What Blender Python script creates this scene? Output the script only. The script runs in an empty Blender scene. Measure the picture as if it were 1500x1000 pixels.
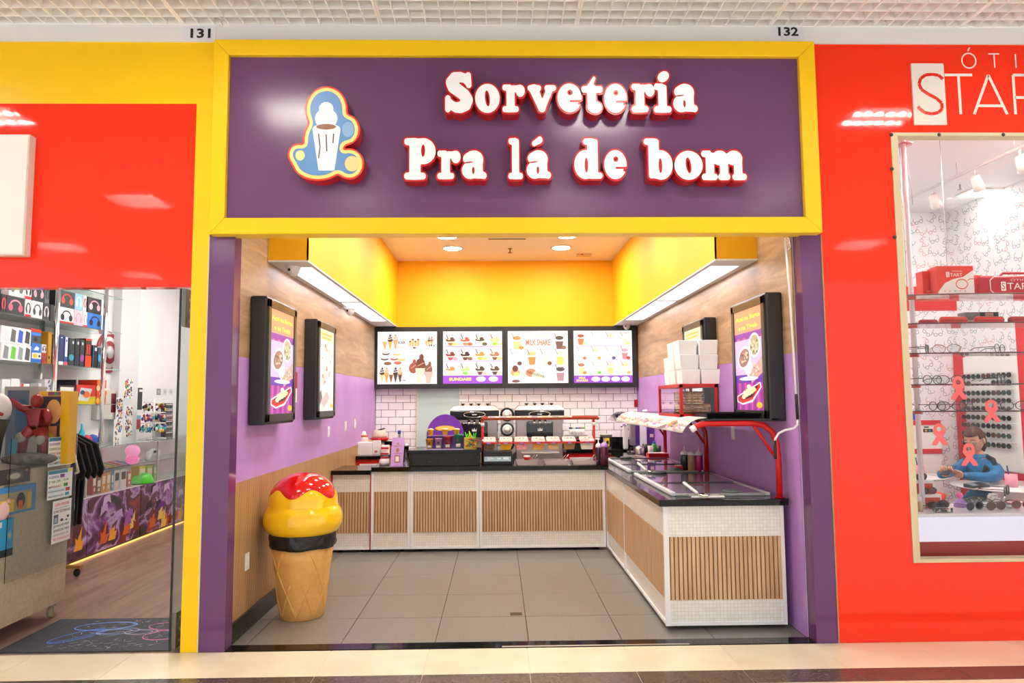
import bpy, bmesh, math, random
import numpy as np
from mathutils import Vector, Matrix
random.seed(7)
S = bpy.context.scene
C = S.collection
# ------------------------------------------------------------------ camera
FPX, YAW, PITCH, ROLL, CAMH = 1040.28, .0209027, .0832006, -.0073147, 1.537906
_f = np.array([math.sin(YAW)*math.cos(PITCH), math.cos(YAW)*math.cos(PITCH), math.sin(PITCH)])
_r = np.array([math.cos(YAW), -math.sin(YAW), 0.])
_u = np.cross(_r, _f)
CR = _r*math.cos(ROLL) + _u*math.sin(ROLL)
CU = -_r*math.sin(ROLL) + _u*math.cos(ROLL)
cd = bpy.data.cameras.new('camera'); cam = bpy.data.objects.new('camera', cd); C.objects.link(cam)
cd.sensor_fit = 'HORIZONTAL'; cd.sensor_width = 36; cd.lens = FPX/1500*36; cd.clip_start = .05; cd.clip_end = 200
cam.matrix_world = Matrix(((CR[0], CU[0], -_f[0], 0), (CR[1], CU[1], -_f[1], 0), (CR[2], CU[2], -_f[2], CAMH), (0, 0, 0, 1)))
S.camera = cam
# ------------------------------------------------------------------ world, exposure
w = bpy.data.worlds.new('mall'); S.world = w; w.use_nodes = True
bg = w.node_tree.nodes['Background']; bg.inputs[0].default_value = (.97, .985, 1, 1); bg.inputs[1].default_value = .75
S.view_settings.view_transform = 'Standard'; S.view_settings.look = 'None'; S.view_settings.gamma = 1
S.view_settings.use_curve_mapping = False
S.view_settings.exposure = 0.8
MALL_E, SHOP_E, TROUGH_E, SIDE_E = 17.5, 40., 3.2, 17.

# ------------------------------------------------------------------ pixel -> place helpers (1500x1000 frame)
def ray(px, py): return CR*(px-750)/FPX + CU*(500-py)/FPX + _f
def A(px, py, Y): d = ray(px, py); t = Y/d[1]; return Vector((d[0]*t, Y, CAMH+d[2]*t))      # on a plane Y
def G(px, py, Z): d = ray(px, py); t = (Z-CAMH)/d[2]; return Vector((d[0]*t, d[1]*t, Z))     # on a plane Z
def W(px, py, X): d = ray(px, py); t = X/d[0]; return Vector((X, d[1]*t, CAMH+d[2]*t))       # on a plane X

# ------------------------------------------------------------------ materials
def lin(c):
    if isinstance(c, str):
        c = c.lstrip('#'); c = [int(c[i:i+2], 16)/255 for i in (0, 2, 4)]
    return tuple(x/12.92 if x <= .04045 else ((x+.055)/1.055)**2.4 for x in c[:3]) + (1,)
_M = {}
def mat(col, rough=.5, metal=0., emit=0., name=None, trans=0., ior=1.45, alpha=1., spec=.5, coat=0., sub=None):
    k = (col, rough, metal, emit, trans, alpha, spec, coat, name)
    if k in _M: return _M[k]
    m = bpy.data.materials.new(name or 'plain_'+str(col).strip('#')); m.use_nodes = True
    b = m.node_tree.nodes['Principled BSDF']; c = lin(col)
    b.inputs['Base Color'].default_value = c; b.inputs['Roughness'].default_value = rough; b.inputs['Metallic'].default_value = metal
    b.inputs['IOR'].default_value = ior; b.inputs['Transmission Weight'].default_value = trans; b.inputs['Alpha'].default_value = alpha
    b.inputs['Specular IOR Level'].default_value = spec; b.inputs['Coat Weight'].default_value = coat; b.inputs['Coat Roughness'].default_value = .05
    if emit:
        b.inputs['Emission Color'].default_value = c; b.inputs['Emission Strength'].default_value = emit
        b.inputs['Base Color'].default_value = tuple(x*.3 for x in c[:3])+(1,)
    _M[k] = m; return m
def glow(col, e): return mat(col, .3, emit=e)
class NT:
    """small node-tree helper around a principled material"""
    def __init__(s, name, rough=.5, metal=0., coat=0., spec=.5):
        s.m = bpy.data.materials.new(name); s.m.use_nodes = True; s.t = s.m.node_tree; s.b = s.t.nodes['Principled BSDF']
        s.b.inputs['Roughness'].default_value = rough; s.b.inputs['Metallic'].default_value = metal; s.b.inputs['Coat Weight'].default_value = coat
        s.b.inputs['Coat Roughness'].default_value = .04; s.b.inputs['Specular IOR Level'].default_value = spec
    def n(s, typ, **kw):
        x = s.t.nodes.new(typ)
        for k, v in kw.items():
            if k.startswith('i_'):
                key = k[2:].replace('_', ' ')
                x.inputs[key].default_value = v
            else: setattr(x, k, v)
        return x
    def l(s, a, b): s.t.links.new(a, b)
    def coords(s, scale=(1, 1, 1), rot=(0, 0, 0)):
        g = s.n('ShaderNodeNewGeometry'); mp = s.n('ShaderNodeMapping'); mp.inputs['Scale'].default_value = scale; mp.inputs['Rotation'].default_value = rot
        s.l(g.outputs['Position'], mp.inputs['Vector']); return mp.outputs[0]
    def ramp(s, fac, stops):
        r = s.n('ShaderNodeValToRGB'); e = r.color_ramp.elements
        while len(e) < len(stops): e.new(.5)
        for i, (p, c) in enumerate(stops): e[i].position = p; e[i].color = lin(c)
        s.l(fac, r.inputs[0]); return r.outputs[0]
    def base(s, out): s.l(out, s.b.inputs['Base Color'])
    def bump(s, h, st=.3, d=.01):
        b = s.n('ShaderNodeBump'); b.inputs['Strength'].default_value = st; b.inputs['Distance'].default_value = d
        s.l(h, b.inputs['Height']); s.l(b.outputs[0], s.b.inputs['Normal'])
def noisy(name, c1, c2, scale=8, rough=.5, sc=(1, 1, 1), bump=0., detail=4, coat=0., spec=.5, lo=.35, hi=.65):
    x = NT(name, rough, coat=coat, spec=spec); n = x.n('ShaderNodeTexNoise', i_Scale=scale, i_Detail=detail); x.l(x.coords(sc), n.inputs['Vector'])
    x.base(x.ramp(n.outputs[0], [(lo, c1), (hi, c2)]))
    if bump: x.bump(n.outputs[0], bump, .004)
    return x.m
def wood(name, c1, c2, axis, rough=.45):
    """laminate with long grain along one world axis"""
    sc = {'x': (.6, 6, 6), 'y': (6, .6, 6), 'z': (6, 6, .6)}[axis]
    x = NT(name, rough); v = x.coords(sc)
    n = x.n('ShaderNodeTexNoise', i_Scale=1.6, i_Detail=8, i_Roughness=.62, i_Distortion=.9); x.l(v, n.inputs['Vector'])
    n2 = x.n('ShaderNodeTexNoise', i_Scale=22, i_Detail=3); x.l(v, n2.inputs['Vector'])
    mx = x.n('ShaderNodeMath', operation='MULTIPLY_ADD'); mx.inputs[1].default_value = .25; x.l(n2.outputs[0], mx.inputs[0]); x.l(n.outputs[0], mx.inputs[2])
    x.base(x.ramp(mx.outputs[0], [(.4, c1), (.8, c2)])); return x.m
def fluted(name, c1, c2, axis, pitch):
    """fine vertical fluting"""
    x = NT(name, .5); wv = x.n('ShaderNodeTexWave', wave_type='BANDS', bands_direction=axis.upper(), wave_profile='SIN')
    wv.inputs['Scale'].default_value = .314/pitch; wv.inputs['Distortion'].default_value = 0; x.l(x.coords(), wv.inputs['Vector'])
    n = x.n('ShaderNodeTexNoise', i_Scale=2.5, i_Detail=5); x.l(x.coords((4, 4, .4)), n.inputs['Vector'])
    mx = x.n('ShaderNodeMath', operation='MULTIPLY_ADD'); mx.inputs[1].default_value = .55; x.l(n.outputs[0], mx.inputs[0]); x.l(wv.outputs[1], mx.inputs[2])
    x.base(x.ramp(mx.outputs[0], [(.2, c1), (.75, c2)])); x.bump(wv.outputs[1], .5, .004); return x.m
def mosaic(name, horiz, tile=.024):
    x = NT(name, .25); g = x.n('ShaderNodeNewGeometry'); sp = x.n('ShaderNodeSeparateXYZ'); x.l(g.outputs['Position'], sp.inputs[0])
    cb = x.n('ShaderNodeCombineXYZ'); x.l(sp.outputs['X' if horiz == 'x' else 'Y'], cb.inputs[0]); x.l(sp.outputs['Z'], cb.inputs[1])
    br = x.n('ShaderNodeTexBrick', offset=0.); x.l(cb.outputs[0], br.inputs['Vector'])
    br.inputs['Color1'].default_value = lin('#f3f1ea'); br.inputs['Color2'].default_value = lin('#e9e6dc'); br.inputs['Mortar'].default_value = lin('#e0d9ca')
    br.inputs['Scale'].default_value = 1; br.inputs['Mortar Size'].default_value = .0016; br.inputs['Mortar Smooth'].default_value = .1
    br.inputs['Brick Width'].default_value = tile; br.inputs['Row Height'].default_value = tile; br.inputs['Bias'].default_value = -.3
    x.base(br.outputs[0]); x.bump(br.outputs[1], -.12, .002); return x.m

YELLOW = mat('#ffcf08', .32, name='yellow_laminate'); YWALL = mat('#f9b704', .6, name='yellow_paint')
RED = mat('#f8300f', .05, name='red_glossy_laminate'); DPURPLE = mat('#68406a', .2, name='purple_sign_panel')
JAMB = mat('#653a6a', .12, name='purple_jamb_paint'); LILAC = noisy('lilac_wall_paint', '#b888ce', '#c092d6', 3, .42)
WHITE = mat('#f2f0ec', .5, name='white_paint'); WGLOSS = mat('#f4f3f0', .2, name='white_gloss'); BLACK = mat('#141312', .35, name='black_plastic')
CHAR = mat('#2a2a2b', .4, name='charcoal_frame'); STEEL = mat('#c8c6c2', .28, metal=1., name='brushed_steel'); CHROME = mat('#e6e6e6', .08, metal=1., name='chrome')
CEILW = mat('#f2e6d2', .7, name='warm_white_ceiling'); REDP = mat('#c80f0c', .28, name='red_enamel'); DRED = mat('#b3100c', .3, name='letter_return_red')
GLASS = mat('#ffffff', .02, trans=1., name='clear_glass', ior=1.3); ACRYL = mat('#f6fbfa', .04, trans=1., name='clear_acrylic', ior=1.2)
LWOOD = wood('light_wood_laminate', '#86684a', '#bf9e78', 'y'); FLUT_L = fluted('fluted_wall_wood', '#5f4024', '#c49a68', 'y', .022)
SLAT = noisy('slat_oak', '#c49a70', '#dab68e', 3, .5, (14, 14, .8)); SLATD = mat('#7d5a3c', .7, name='slat_groove')
MOSX = mosaic('white_mosaic_front', 'x'); MOSY = mosaic('white_mosaic_side', 'y')
TILEG = noisy('grey_porcelain', '#75726a', '#86837a', 60, .28, lo=.3, hi=.7); TILEB = noisy('beige_porcelain', '#e9d9b8', '#f1e4c8', 3, .16); TILED = noisy('dark_porcelain', '#4a4038', '#5b5048', 50, .2)
def granite(name):
    x = NT(name, .08, spec=.3); v = x.n('ShaderNodeTexVoronoi', i_Scale=110.); x.l(x.coords(), v.inputs['Vector'])
    n = x.n('ShaderNodeTexNoise', i_Scale=70., i_Detail=6); x.l(x.coords(), n.inputs['Vector'])
    mx = x.n('ShaderNodeMath', operation='MULTIPLY'); x.l(v.outputs['Distance'], mx.inputs[0]); x.l(n.outputs[0], mx.inputs[1])
    x.base(x.ramp(mx.outputs[0], [(.12, '#0b0a0a'), (.45, '#12100f'), (.6, '#5d5547')])); return x.m
GRAN = granite('black_granite')
WOODF = wood('wood_plank_floor', '#6a5042', '#9e826e', 'y', .3)

# ------------------------------------------------------------------ mesh building
def wl(o):
    v = Vector((0, 0, 0))
    while o: v = v+o.location; o = o.parent
    return v
class MB:
    def __init__(s): s.v = []; s.f = []; s.mi = []; s.sm = []
    def add(s, vs, fs, m=0, sm=False):
        k = len(s.v); s.v += [tuple(p) for p in vs]
        for f in fs: s.f.append(tuple(i+k for i in f)); s.mi.append(m); s.sm.append(sm)
        return s
    def box(s, a, b, m=0):
        x0, x1 = sorted((a[0], b[0])); y0, y1 = sorted((a[1], b[1])); z0, z1 = sorted((a[2], b[2]))
        return s.add([(x0, y0, z0), (x1, y0, z0), (x1, y1, z0), (x0, y1, z0), (x0, y0, z1), (x1, y0, z1), (x1, y1, z1), (x0, y1, z1)],
                     [(3, 2, 1, 0), (4, 5, 6, 7), (0, 1, 5, 4), (1, 2, 6, 5), (2, 3, 7, 6), (3, 0, 4, 7)], m)
    def hexa(s, p, m=0):   # 8 points, bottom ring then top ring
        return s.add(p, [(3, 2, 1, 0), (4, 5, 6, 7), (0, 1, 5, 4), (1, 2, 6, 5), (2, 3, 7, 6), (3, 0, 4, 7)], m)
    def tube(s, pts, r, seg=10, m=0, caps=True, closed=False):
        pts = [Vector(p) for p in pts]; n = len(pts); rs = r if isinstance(r, (list, tuple)) else [r]*n
        vs = []; up = None
        for i, p in enumerate(pts):
            if closed: d = pts[(i+1) % n]-pts[i-1]
            else: d = pts[min(i+1, n-1)]-pts[max(i-1, 0)]
            d = d.normalized() if d.length > 1e-9 else Vector((0, 0, 1))
            if up is None:
                up = Vector((0, 0, 1)) if abs(d.z) < .9 else Vector((1, 0, 0))
            x = (up-d*up.dot(d)); x = x.normalized() if x.length > 1e-6 else d.orthogonal().normalized(); y = d.cross(x); up = x
            for k in range(seg):
                a = 2*math.pi*k/seg; vs.append(p+(x*math.cos(a)+y*math.sin(a))*rs[i])
        fs = []
        for i in range(n if closed else n-1):
            j = (i+1) % n
            for k in range(seg): fs.append((i*seg+k, i*seg+(k+1) % seg, j*seg+(k+1) % seg, j*seg+k))
        if caps and not closed: fs += [tuple(range(seg))[::-1], tuple(range((n-1)*seg, n*seg))]
        return s.add(vs, fs, m, True)
    def cyl(s, p0, p1, r, r1=None, seg=16, m=0): return s.tube([p0, p1], [r, r if r1 is None else r1], seg, m)
    def lathe(s, prof, c=(0, 0, 0), seg=24, m=0, caps=True):
        vs = []; n = len(prof)
        for (r, z) in prof:
            for k in range(seg): a = 2*math.pi*k/seg; vs.append((c[0]+r*math.cos(a), c[1]+r*math.sin(a), c[2]+z))
        fs = []
        for i in range(n-1):
            for k in range(seg): fs.append((i*seg+k, i*seg+(k+1) % seg, (i+1)*seg+(k+1) % seg, (i+1)*seg+k))
        if caps: fs += [tuple(range(seg))[::-1], tuple(range((n-1)*seg, n*seg))]
        return s.add(vs, fs, m, True)
    def ell(s, c, r, seg=14, rings=8, m=0, rot=None):
        vs = []; R = rot or Matrix.Identity(3)
        for i in range(rings+1):
            t = math.pi*i/rings
            for k in range(seg):
                a = 2*math.pi*k/seg; p = R @ Vector((r[0]*math.sin(t)*math.cos(a), r[1]*math.sin(t)*math.sin(a), -r[2]*math.cos(t)))
                vs.append(Vector(c)+p)
        fs = [(i*seg+k, i*seg+(k+1) % seg, (i+1)*seg+(k+1) % seg, (i+1)*seg+k) for i in range(rings) for k in range(seg)]
        return s.add(vs, fs, m, True)
    def prism(s, pts, h, m=0):  # outline of 3D points, extruded by vector h
        n = len(pts); h = Vector(h); pts = [Vector(p) for p in pts]
        vs = pts+[p+h for p in pts]
        fs = [tuple(range(n))[::-1], tuple(range(n, 2*n))]+[(i, (i+1) % n, n+(i+1) % n, n+i) for i in range(n)]
        return s.add(vs, fs, m)
    def build(s, name, mats, parent=None, bevel=0., seg=2, origin=None, fix=True):
        if not isinstance(mats, (list, tuple)): mats = [mats]
        off = wl(parent) if parent else Vector((0, 0, 0))
        if parent is None and origin is None and s.v:
            xs = np.array(s.v); origin = Vector(((xs[:, 0].min()+xs[:, 0].max())/2, (xs[:, 1].min()+xs[:, 1].max())/2, xs[:, 2].min()))
        if origin is not None: off = off+Vector(origin) if parent else Vector(origin)
        me = bpy.data.meshes.new(name); me.from_pydata([tuple(Vector(p)-off) for p in s.v], [], s.f)
        for m in mats: me.materials.append(m)
        me.polygons.foreach_set('material_index', s.mi); me.polygons.foreach_set('use_smooth', s.sm)
        if bevel or fix:
            bm = bmesh.new(); bm.from_mesh(me)
            if fix: bmesh.ops.recalc_face_normals(bm, faces=bm.faces[:])
            if bevel: bmesh.ops.bevel(bm, geom=[e for e in bm.edges if e.is_manifold and e.calc_face_angle(0) > .6], offset=bevel, segments=seg, profile=.5, affect='EDGES')
            bm.to_mesh(me); bm.free()
        me.update(); o = bpy.data.objects.new(name, me); C.objects.link(o)
        if parent: o.parent = parent
        elif origin is not None: o.location = origin
        return o
def tag(o, label, cat, group=None, kind=None):
    if label: o['label'] = label
    if cat: o['category'] = cat
    if group: o['group'] = group
    if kind: o['kind'] = kind
    return o
def struct(o, label=None):
    o['kind'] = 'structure'
    if label: o['label'] = label
    return o
def thing(name, label, cat, loc=(0, 0, 0), group=None):
    o = bpy.data.objects.new(name, None); C.objects.link(o); o.location = loc; o.empty_display_size = .05
    return tag(o, label, cat, group)
def copy_tree(o, parent=None):
    c = o.copy(); C.objects.link(c); c.parent = parent
    for ch in list(o.children): copy_tree(ch, c)
    return c
def B(name, a, b, mats, parent=None, bevel=0.):
    return MB().box(a, b).build(name, mats, parent, bevel)

# ------------------------------------------------------------------ flat print (lettering and pictures) as thin geometry on a panel
_TX = {}
def text_mesh(t, bold=0.):
    if (t, bold) in _TX: return _TX[(t, bold)]
    cu = bpy.data.curves.new('t', 'FONT'); cu.body = t; cu.size = 1; cu.offset = bold; cu.resolution_u = 2; cu.fill_mode = 'FRONT'
    ob = bpy.data.objects.new('t', cu); C.objects.link(ob); me = bpy.data.meshes.new_from_object(ob)
    vs = np.array([v.co[:2] for v in me.vertices]) if len(me.vertices) else np.zeros((1, 2)); fs = [tuple(p.vertices) for p in me.polygons]
    bpy.data.objects.remove(ob); bpy.data.curves.remove(cu); bpy.data.meshes.remove(me)
    mn, mx = vs.min(0), vs.max(0); _TX[(t, bold)] = (vs-mn, fs, mx-mn); return _TX[(t, bold)]
class PR:
    """prints shapes on a plane: origin O (lower left), unit axes U, V; emit>0 for backlit panels"""
    def __init__(s, O, U, V, emit=0., lift=.0012, rough=.5):
        s.O, s.U, s.V = Vector(O), Vector(U).normalized(), Vector(V).normalized(); s.N = s.U.cross(s.V); s.e = emit; s.k = 0; s.lift = lift; s.b = MB(); s.mats = []; s.rough = rough
    def mi(s, col):
        m = glow(col, s.e) if s.e else mat(col, s.rough)
        if m not in s.mats: s.mats.append(m)
        return s.mats.index(m)
    def P(s, u, v): return s.O+s.U*u+s.V*v+s.N*(s.lift+s.k*.00006)
    def poly(s, pts, col):
        s.k += 1; s.b.add([s.P(*p) for p in pts], [tuple(range(len(pts)))], s.mi(col)); return s
    def rect(s, u0, v0, u1, v1, col): return s.poly([(u0, v0), (u1, v0), (u1, v1), (u0, v1)], col)
    def ell(s, u, v, a, b, col, n=14, rot=0.):
        c, d = math.cos(rot), math.sin(rot)
        return s.poly([(u+a*math.cos(t)*c-b*math.sin(t)*d, v+a*math.cos(t)*d+b*math.sin(t)*c) for t in [2*math.pi*i/n for i in range(n)]], col)
    def stroke(s, pts, wd, col):
        m = s.mi(col); s.k += 1
        for (a, b) in zip(pts[:-1], pts[1:]):
            a, b = np.array(a, float), np.array(b, float); d = b-a; L = np.hypot(*d)
            if L < 1e-7: continue
            n = np.array([-d[1], d[0]])/L*wd/2
            s.b.add([s.P(*(a-n)), s.P(*(b-n)), s.P(*(b+n)), s.P(*(a+n))], [(0, 1, 2, 3)], m)
        return s
    def text(s, t, u, v, h, col, wmax=None, bold=0., center=False):
        vs, fs, ext = text_mesh(t, bold); k = h/max(ext[1], 1e-6); kx = k
        if wmax: kx = wmax/ext[0]
        if center: u -= ext[0]*kx/2
        s.k += 1; s.b.add([s.P(u+p[0]*kx, v+p[1]*k) for p in vs], fs, s.mi(col)); return s
    def build(s, name, parent): 
        return s.b.build(name, s.mats, parent, fix=False) if s.b.f else None

# ------------------------------------------------------------------ outlines from 2D distance fields (rounded letters, ribbons, plaques)
def field(F, x0, x1, y0, y1, n=64):
    st = max(x1-x0, y1-y0)/n; xs = np.arange(x0-st*5, x1+st*6, st); ys = np.arange(y0-st*5, y1+st*6, st)
    X, Y = np.meshgrid(xs, ys); V = F(X, Y); pts = []
    for ax in (0, 1):
        a = V[:-1] if ax == 0 else V[:, :-1]; b = V[1:] if ax == 0 else V[:, 1:]; m = (a < 0) != (b < 0); t = np.where(m, a/np.where(m, a-b, 1), 0)
        xa = X[:-1] if ax == 0 else X[:, :-1]; ya = Y[:-1] if ax == 0 else Y[:, :-1]
        pts.append(np.stack([(xa+(t*st if ax else 0))[m], (ya+(0 if ax else t*st))[m]], 1))
    pts = np.concatenate(pts); D = np.empty_like(V)
    for i in range(V.shape[0]):
        d = (X[i][:, None]-pts[:, 0])**2+(Y[i][:, None]-pts[:, 1])**2; D[i] = np.sqrt(d.min(1))
    return xs, ys, np.where(V < 0, -D, D)
def fill(fd, iso):
    xs, ys, D = fd; D = D-iso; vs = []; idx = {}; fs = []; ed = []
    def vid(key, p):
        if key not in idx: idx[key] = len(vs); vs.append(p)
        return idx[key]
    ny, nx = D.shape; ins = D < 0
    for j in range(ny-1):
        for i in range(nx-1):
            c = [(i, j), (i+1, j), (i+1, j+1), (i, j+1)]; s = [ins[q[1], q[0]] for q in c]
            if not any(s): continue
            poly = []; cr = []
            for k in range(4):
                a, b = c[k], c[(k+1) % 4]
                if s[k]: poly.append(vid(('c',)+a, (xs[a[0]], ys[a[1]])))
                if s[k] != s[(k+1) % 4]:
                    da, db = D[a[1], a[0]], D[b[1], b[0]]; t = da/(da-db); lo, hi = min(a, b), max(a, b)
                    q = vid(('e',)+lo+hi, (xs[a[0]]+(xs[b[0]]-xs[a[0]])*t, ys[a[1]]+(ys[b[1]]-ys[a[1]])*t)); poly.append(q); cr.append((q, s[k]))
            if len(poly) > 2: fs.append(tuple(poly))
            if len(cr) == 2: ed.append((cr[0][0], cr[1][0]) if cr[0][1] else (cr[1][0], cr[0][0]))
            elif len(cr) == 4:
                for k in range(4):
                    if cr[k][1]: ed.append((cr[k][0], cr[(k+1) % 4][0]))
    return np.array(vs), fs, ed
def outline_mesh(mb, fl, P, depth, m_face=0, m_side=0, back=False):
    """P maps 2D -> Vector on the front plane, depth is the extrusion vector towards the back"""
    vs, fs, ed = fl; front = [P(*p) for p in vs]; n = len(vs); k = len(mb.v)
    mb.add(front, fs, m_face)
    if depth is not None:
        d = Vector(depth); mb.add(front+[p+d for p in front], [(a, b, n+b, n+a) for a, b in ed], m_side)
        if back: mb.add([p+d for p in front], [f[::-1] for f in fs], m_side)
    return mb
def f_ell(cx, cy, a, b, rot=0.):
    c, s = math.cos(rot), math.sin(rot)
    return lambda X, Y: (np.sqrt((((X-cx)*c+(Y-cy)*s)/a)**2+((-(X-cx)*s+(Y-cy)*c)/b)**2)-1)*min(a, b)
def f_box(x0, x1, y0, y1, r=.08):
    cx, cy, hx, hy = (x0+x1)/2, (y0+y1)/2, (x1-x0)/2-r, (y1-y0)/2-r
    return lambda X, Y: np.hypot(np.maximum(abs(X-cx)-hx, 0), np.maximum(abs(Y-cy)-hy, 0))+np.minimum(np.maximum(abs(X-cx)-hx, abs(Y-cy)-hy), 0)-r
def f_cap(p, q, r, r2=None):
    r2 = r if r2 is None else r2
    def g(X, Y):
        dx, dy = q[0]-p[0], q[1]-p[1]; t = np.clip(((X-p[0])*dx+(Y-p[1])*dy)/(dx*dx+dy*dy), 0, 1); return np.hypot(X-p[0]-t*dx, Y-p[1]-t*dy)-(r+(r2-r)*t)
    return g
def f_path(pts, r):
    rs = r if isinstance(r, list) else [r]*len(pts)
    return f_uni(*[f_cap(pts[i], pts[i+1], rs[i], rs[i+1]) for i in range(len(pts)-1)])
def f_uni(*fs):
    def g(X, Y):
        v = fs[0](X, Y)
        for f in fs[1:]: v = np.minimum(v, f(X, Y))
        return v
    return g
def f_smu(k, *fs):
    def g(X, Y):
        v = fs[0](X, Y)
        for f in fs[1:]:
            b = f(X, Y); h = np.clip(.5+.5*(b-v)/k, 0, 1); v = b*(1-h)+v*h-k*h*(1-h)
        return v
    return g
def f_cut(a, *cs):
    def g(X, Y):
        v = a(X, Y)
        for c in cs: v = np.maximum(v, -c(X, Y))
        return v
    return g
# ================================================================== THE SETTING
XL, XR, YB, YF, ZC = -1.72, 1.99, 10.1, 4.58, 3.546
XLS, YLS = -4.60, 9.75           # left shop: side wall, back wall
XRS, YRS = 4.95, 7.6             # right shop: side wall, back wall
# --- parlour floor with its porcelain tiles
fl = struct(B('floor', (XL-.14, 4.58, -.06), (XR+.15, YB+.1, -.006), mat('#3c362e', .8)))
tx = [XL]+[-1.0085+.6*i for i in range(-1, 6) if XL < -1.0085+.6*i < XR]+[XR]
ty = [4.692]+[5.2304+.6*j for j in range(0, 9) if 5.2304+.6*j < YB]+[YB]
def tiles(parent, xs, ys, z0, z1, m, gap=.0025):
    cache = {}
    for i in range(len(xs)-1):
        for j in range(len(ys)-1):
            dx, dy = round(xs[i+1]-xs[i], 4), round(ys[j+1]-ys[j], 4)
            if dx < .02 or dy < .02: continue
            if (dx, dy) not in cache:
                o = MB().box((gap-dx/2, gap-dy/2, z0), (dx/2-gap, dy/2-gap, z1)).build('tile', m, origin=(0, 0, 0), bevel=.0012, seg=1); cache[(dx, dy)] = o
            else: o = cache[(dx, dy)].copy(); C.objects.link(o)
            o.location = Vector(((xs[i]+xs[i+1])/2, (ys[j]+ys[j+1])/2, 0))-wl(parent); o.parent = parent
tiles(fl, tx, ty, -.012, 0., TILEG)
B('granite_threshold', (XL+.02, 4.583, -.02), (XR, 4.69, .004), GRAN, fl)
B('steel_strip', (.02, 4.584, .003), (1.2, 4.6, .006), STEEL, fl)
g = G(756, 899, 0); dr = MB().box((g.x-.045, g.y-.035, 0), (g.x+.045, g.y+.035, .002))
for k in range(5): dr.box((g.x-.04, g.y-.03+.013*k, .002), (g.x+.04, g.y-.024+.013*k, .004))
tag(dr.build('floor_drain', mat('#6a5f50', .4, .6)), 'small square floor drain in the grey tiles before the threshold', 'drain')
# --- mall floor
fm = struct(B('floor_mall', (-9, -7, -.07), (10, YF, -.004), noisy('mall_floor_base', '#efe8dc', '#f6f0e6', 2, .2)))
mx_ = [.175+.607*k for k in range(-9, 8)]
tiles(fm, mx_, [4.165, 4.579], -.03, 0., TILEB, .0018); tiles(fm, mx_, [3.975, 4.165], -.03, 0., TILED, .0015)
tiles(fm, mx_, [3.375, 3.975], -.03, 0., TILEB, .0018)
# --- parlour walls: wood above, lilac, fluted wood below on the left
wlft = struct(B('wall_left', (XL-.12, 4.70, 0), (XL-.012, YB+.1, ZC+.05), WHITE))
B('wood_cladding', (XL-.012, 4.70, 1.845), (XL, YB, ZC), LWOOD, wlft)
B('lilac_panel', (XL-.012, 4.70, 1.012), (XL-.002, YB, 1.845), LILAC, wlft)
B('fluted_cladding', (XL-.012, 4.70, 0), (XL, YB, 1.012), FLUT_L, wlft)
wr = struct(B('wall_right', (XR+.012, 4.70, 0), (XR+.12, YB+.1, ZC+.05), WHITE))
B('wood_cladding', (XR, 4.70, 1.845), (XR+.012, YB, ZC), LWOOD, wr)
B('lilac_panel', (XR+.002, 4.70, 0), (XR+.012, YB, 1.845), LILAC, wr)
struct(B('baseboard_left', (XL, 4.70, 0), (XL+.02, 7.45, .125), mat('#1a1817', .3), bevel=.004))
wb = struct(B('wall_back', (XL-.1, YB+.012, 0), (XR+.1, YB+.14, ZC+.05), mat('#8f8d8a', .8)))
B('yellow_panel', (XL, YB, 2.45), (XR, YB+.012, ZC), YWALL, wb)
# subway tiles on the back wall
SUB = NT('white_subway_glaze', .12); SUB.base(SUB.ramp((lambda n: (SUB.l(SUB.coords(), n.inputs['Vector']), n.outputs[0])[1])(SUB.n('ShaderNodeTexNoise', i_Scale=3.)), [(.3, '#f4f2f0'), (.7, '#fdfcfb')]))
rowh = .1028; tw = .2055; zt = A(560, 579.2, YB).z+.1028; g0 = A(558.4, 585, YB).x
proto = {}
for r in range(9):
    z1 = zt-rowh*r; x = g0-tw*2+(0 if r % 2 else tw/2)
    while x < XR:
        a, b = max(x+.0035, XL+.002), min(x+tw-.0035, XR-.002); x += tw
        if b-a < .02: continue
        k = round(b-a, 3)
        if k not in proto:
            o = MB().box((-k/2, -.011, -rowh+.0065), (k/2, .004, 0)).build('tile', SUB.m, origin=(0, 0, 0), bevel=.003, seg=1); proto[k] = o
        else: o = proto[k].copy(); C.objects.link(o)
        o.location = Vector(((a+b)/2, YB+.01, z1))-wl(wb); o.parent = wb
B('grout', (XL, YB+.006, .7), (XR, YB+.0125, 1.75), mat('#6f6b66', .9), wb)
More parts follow.
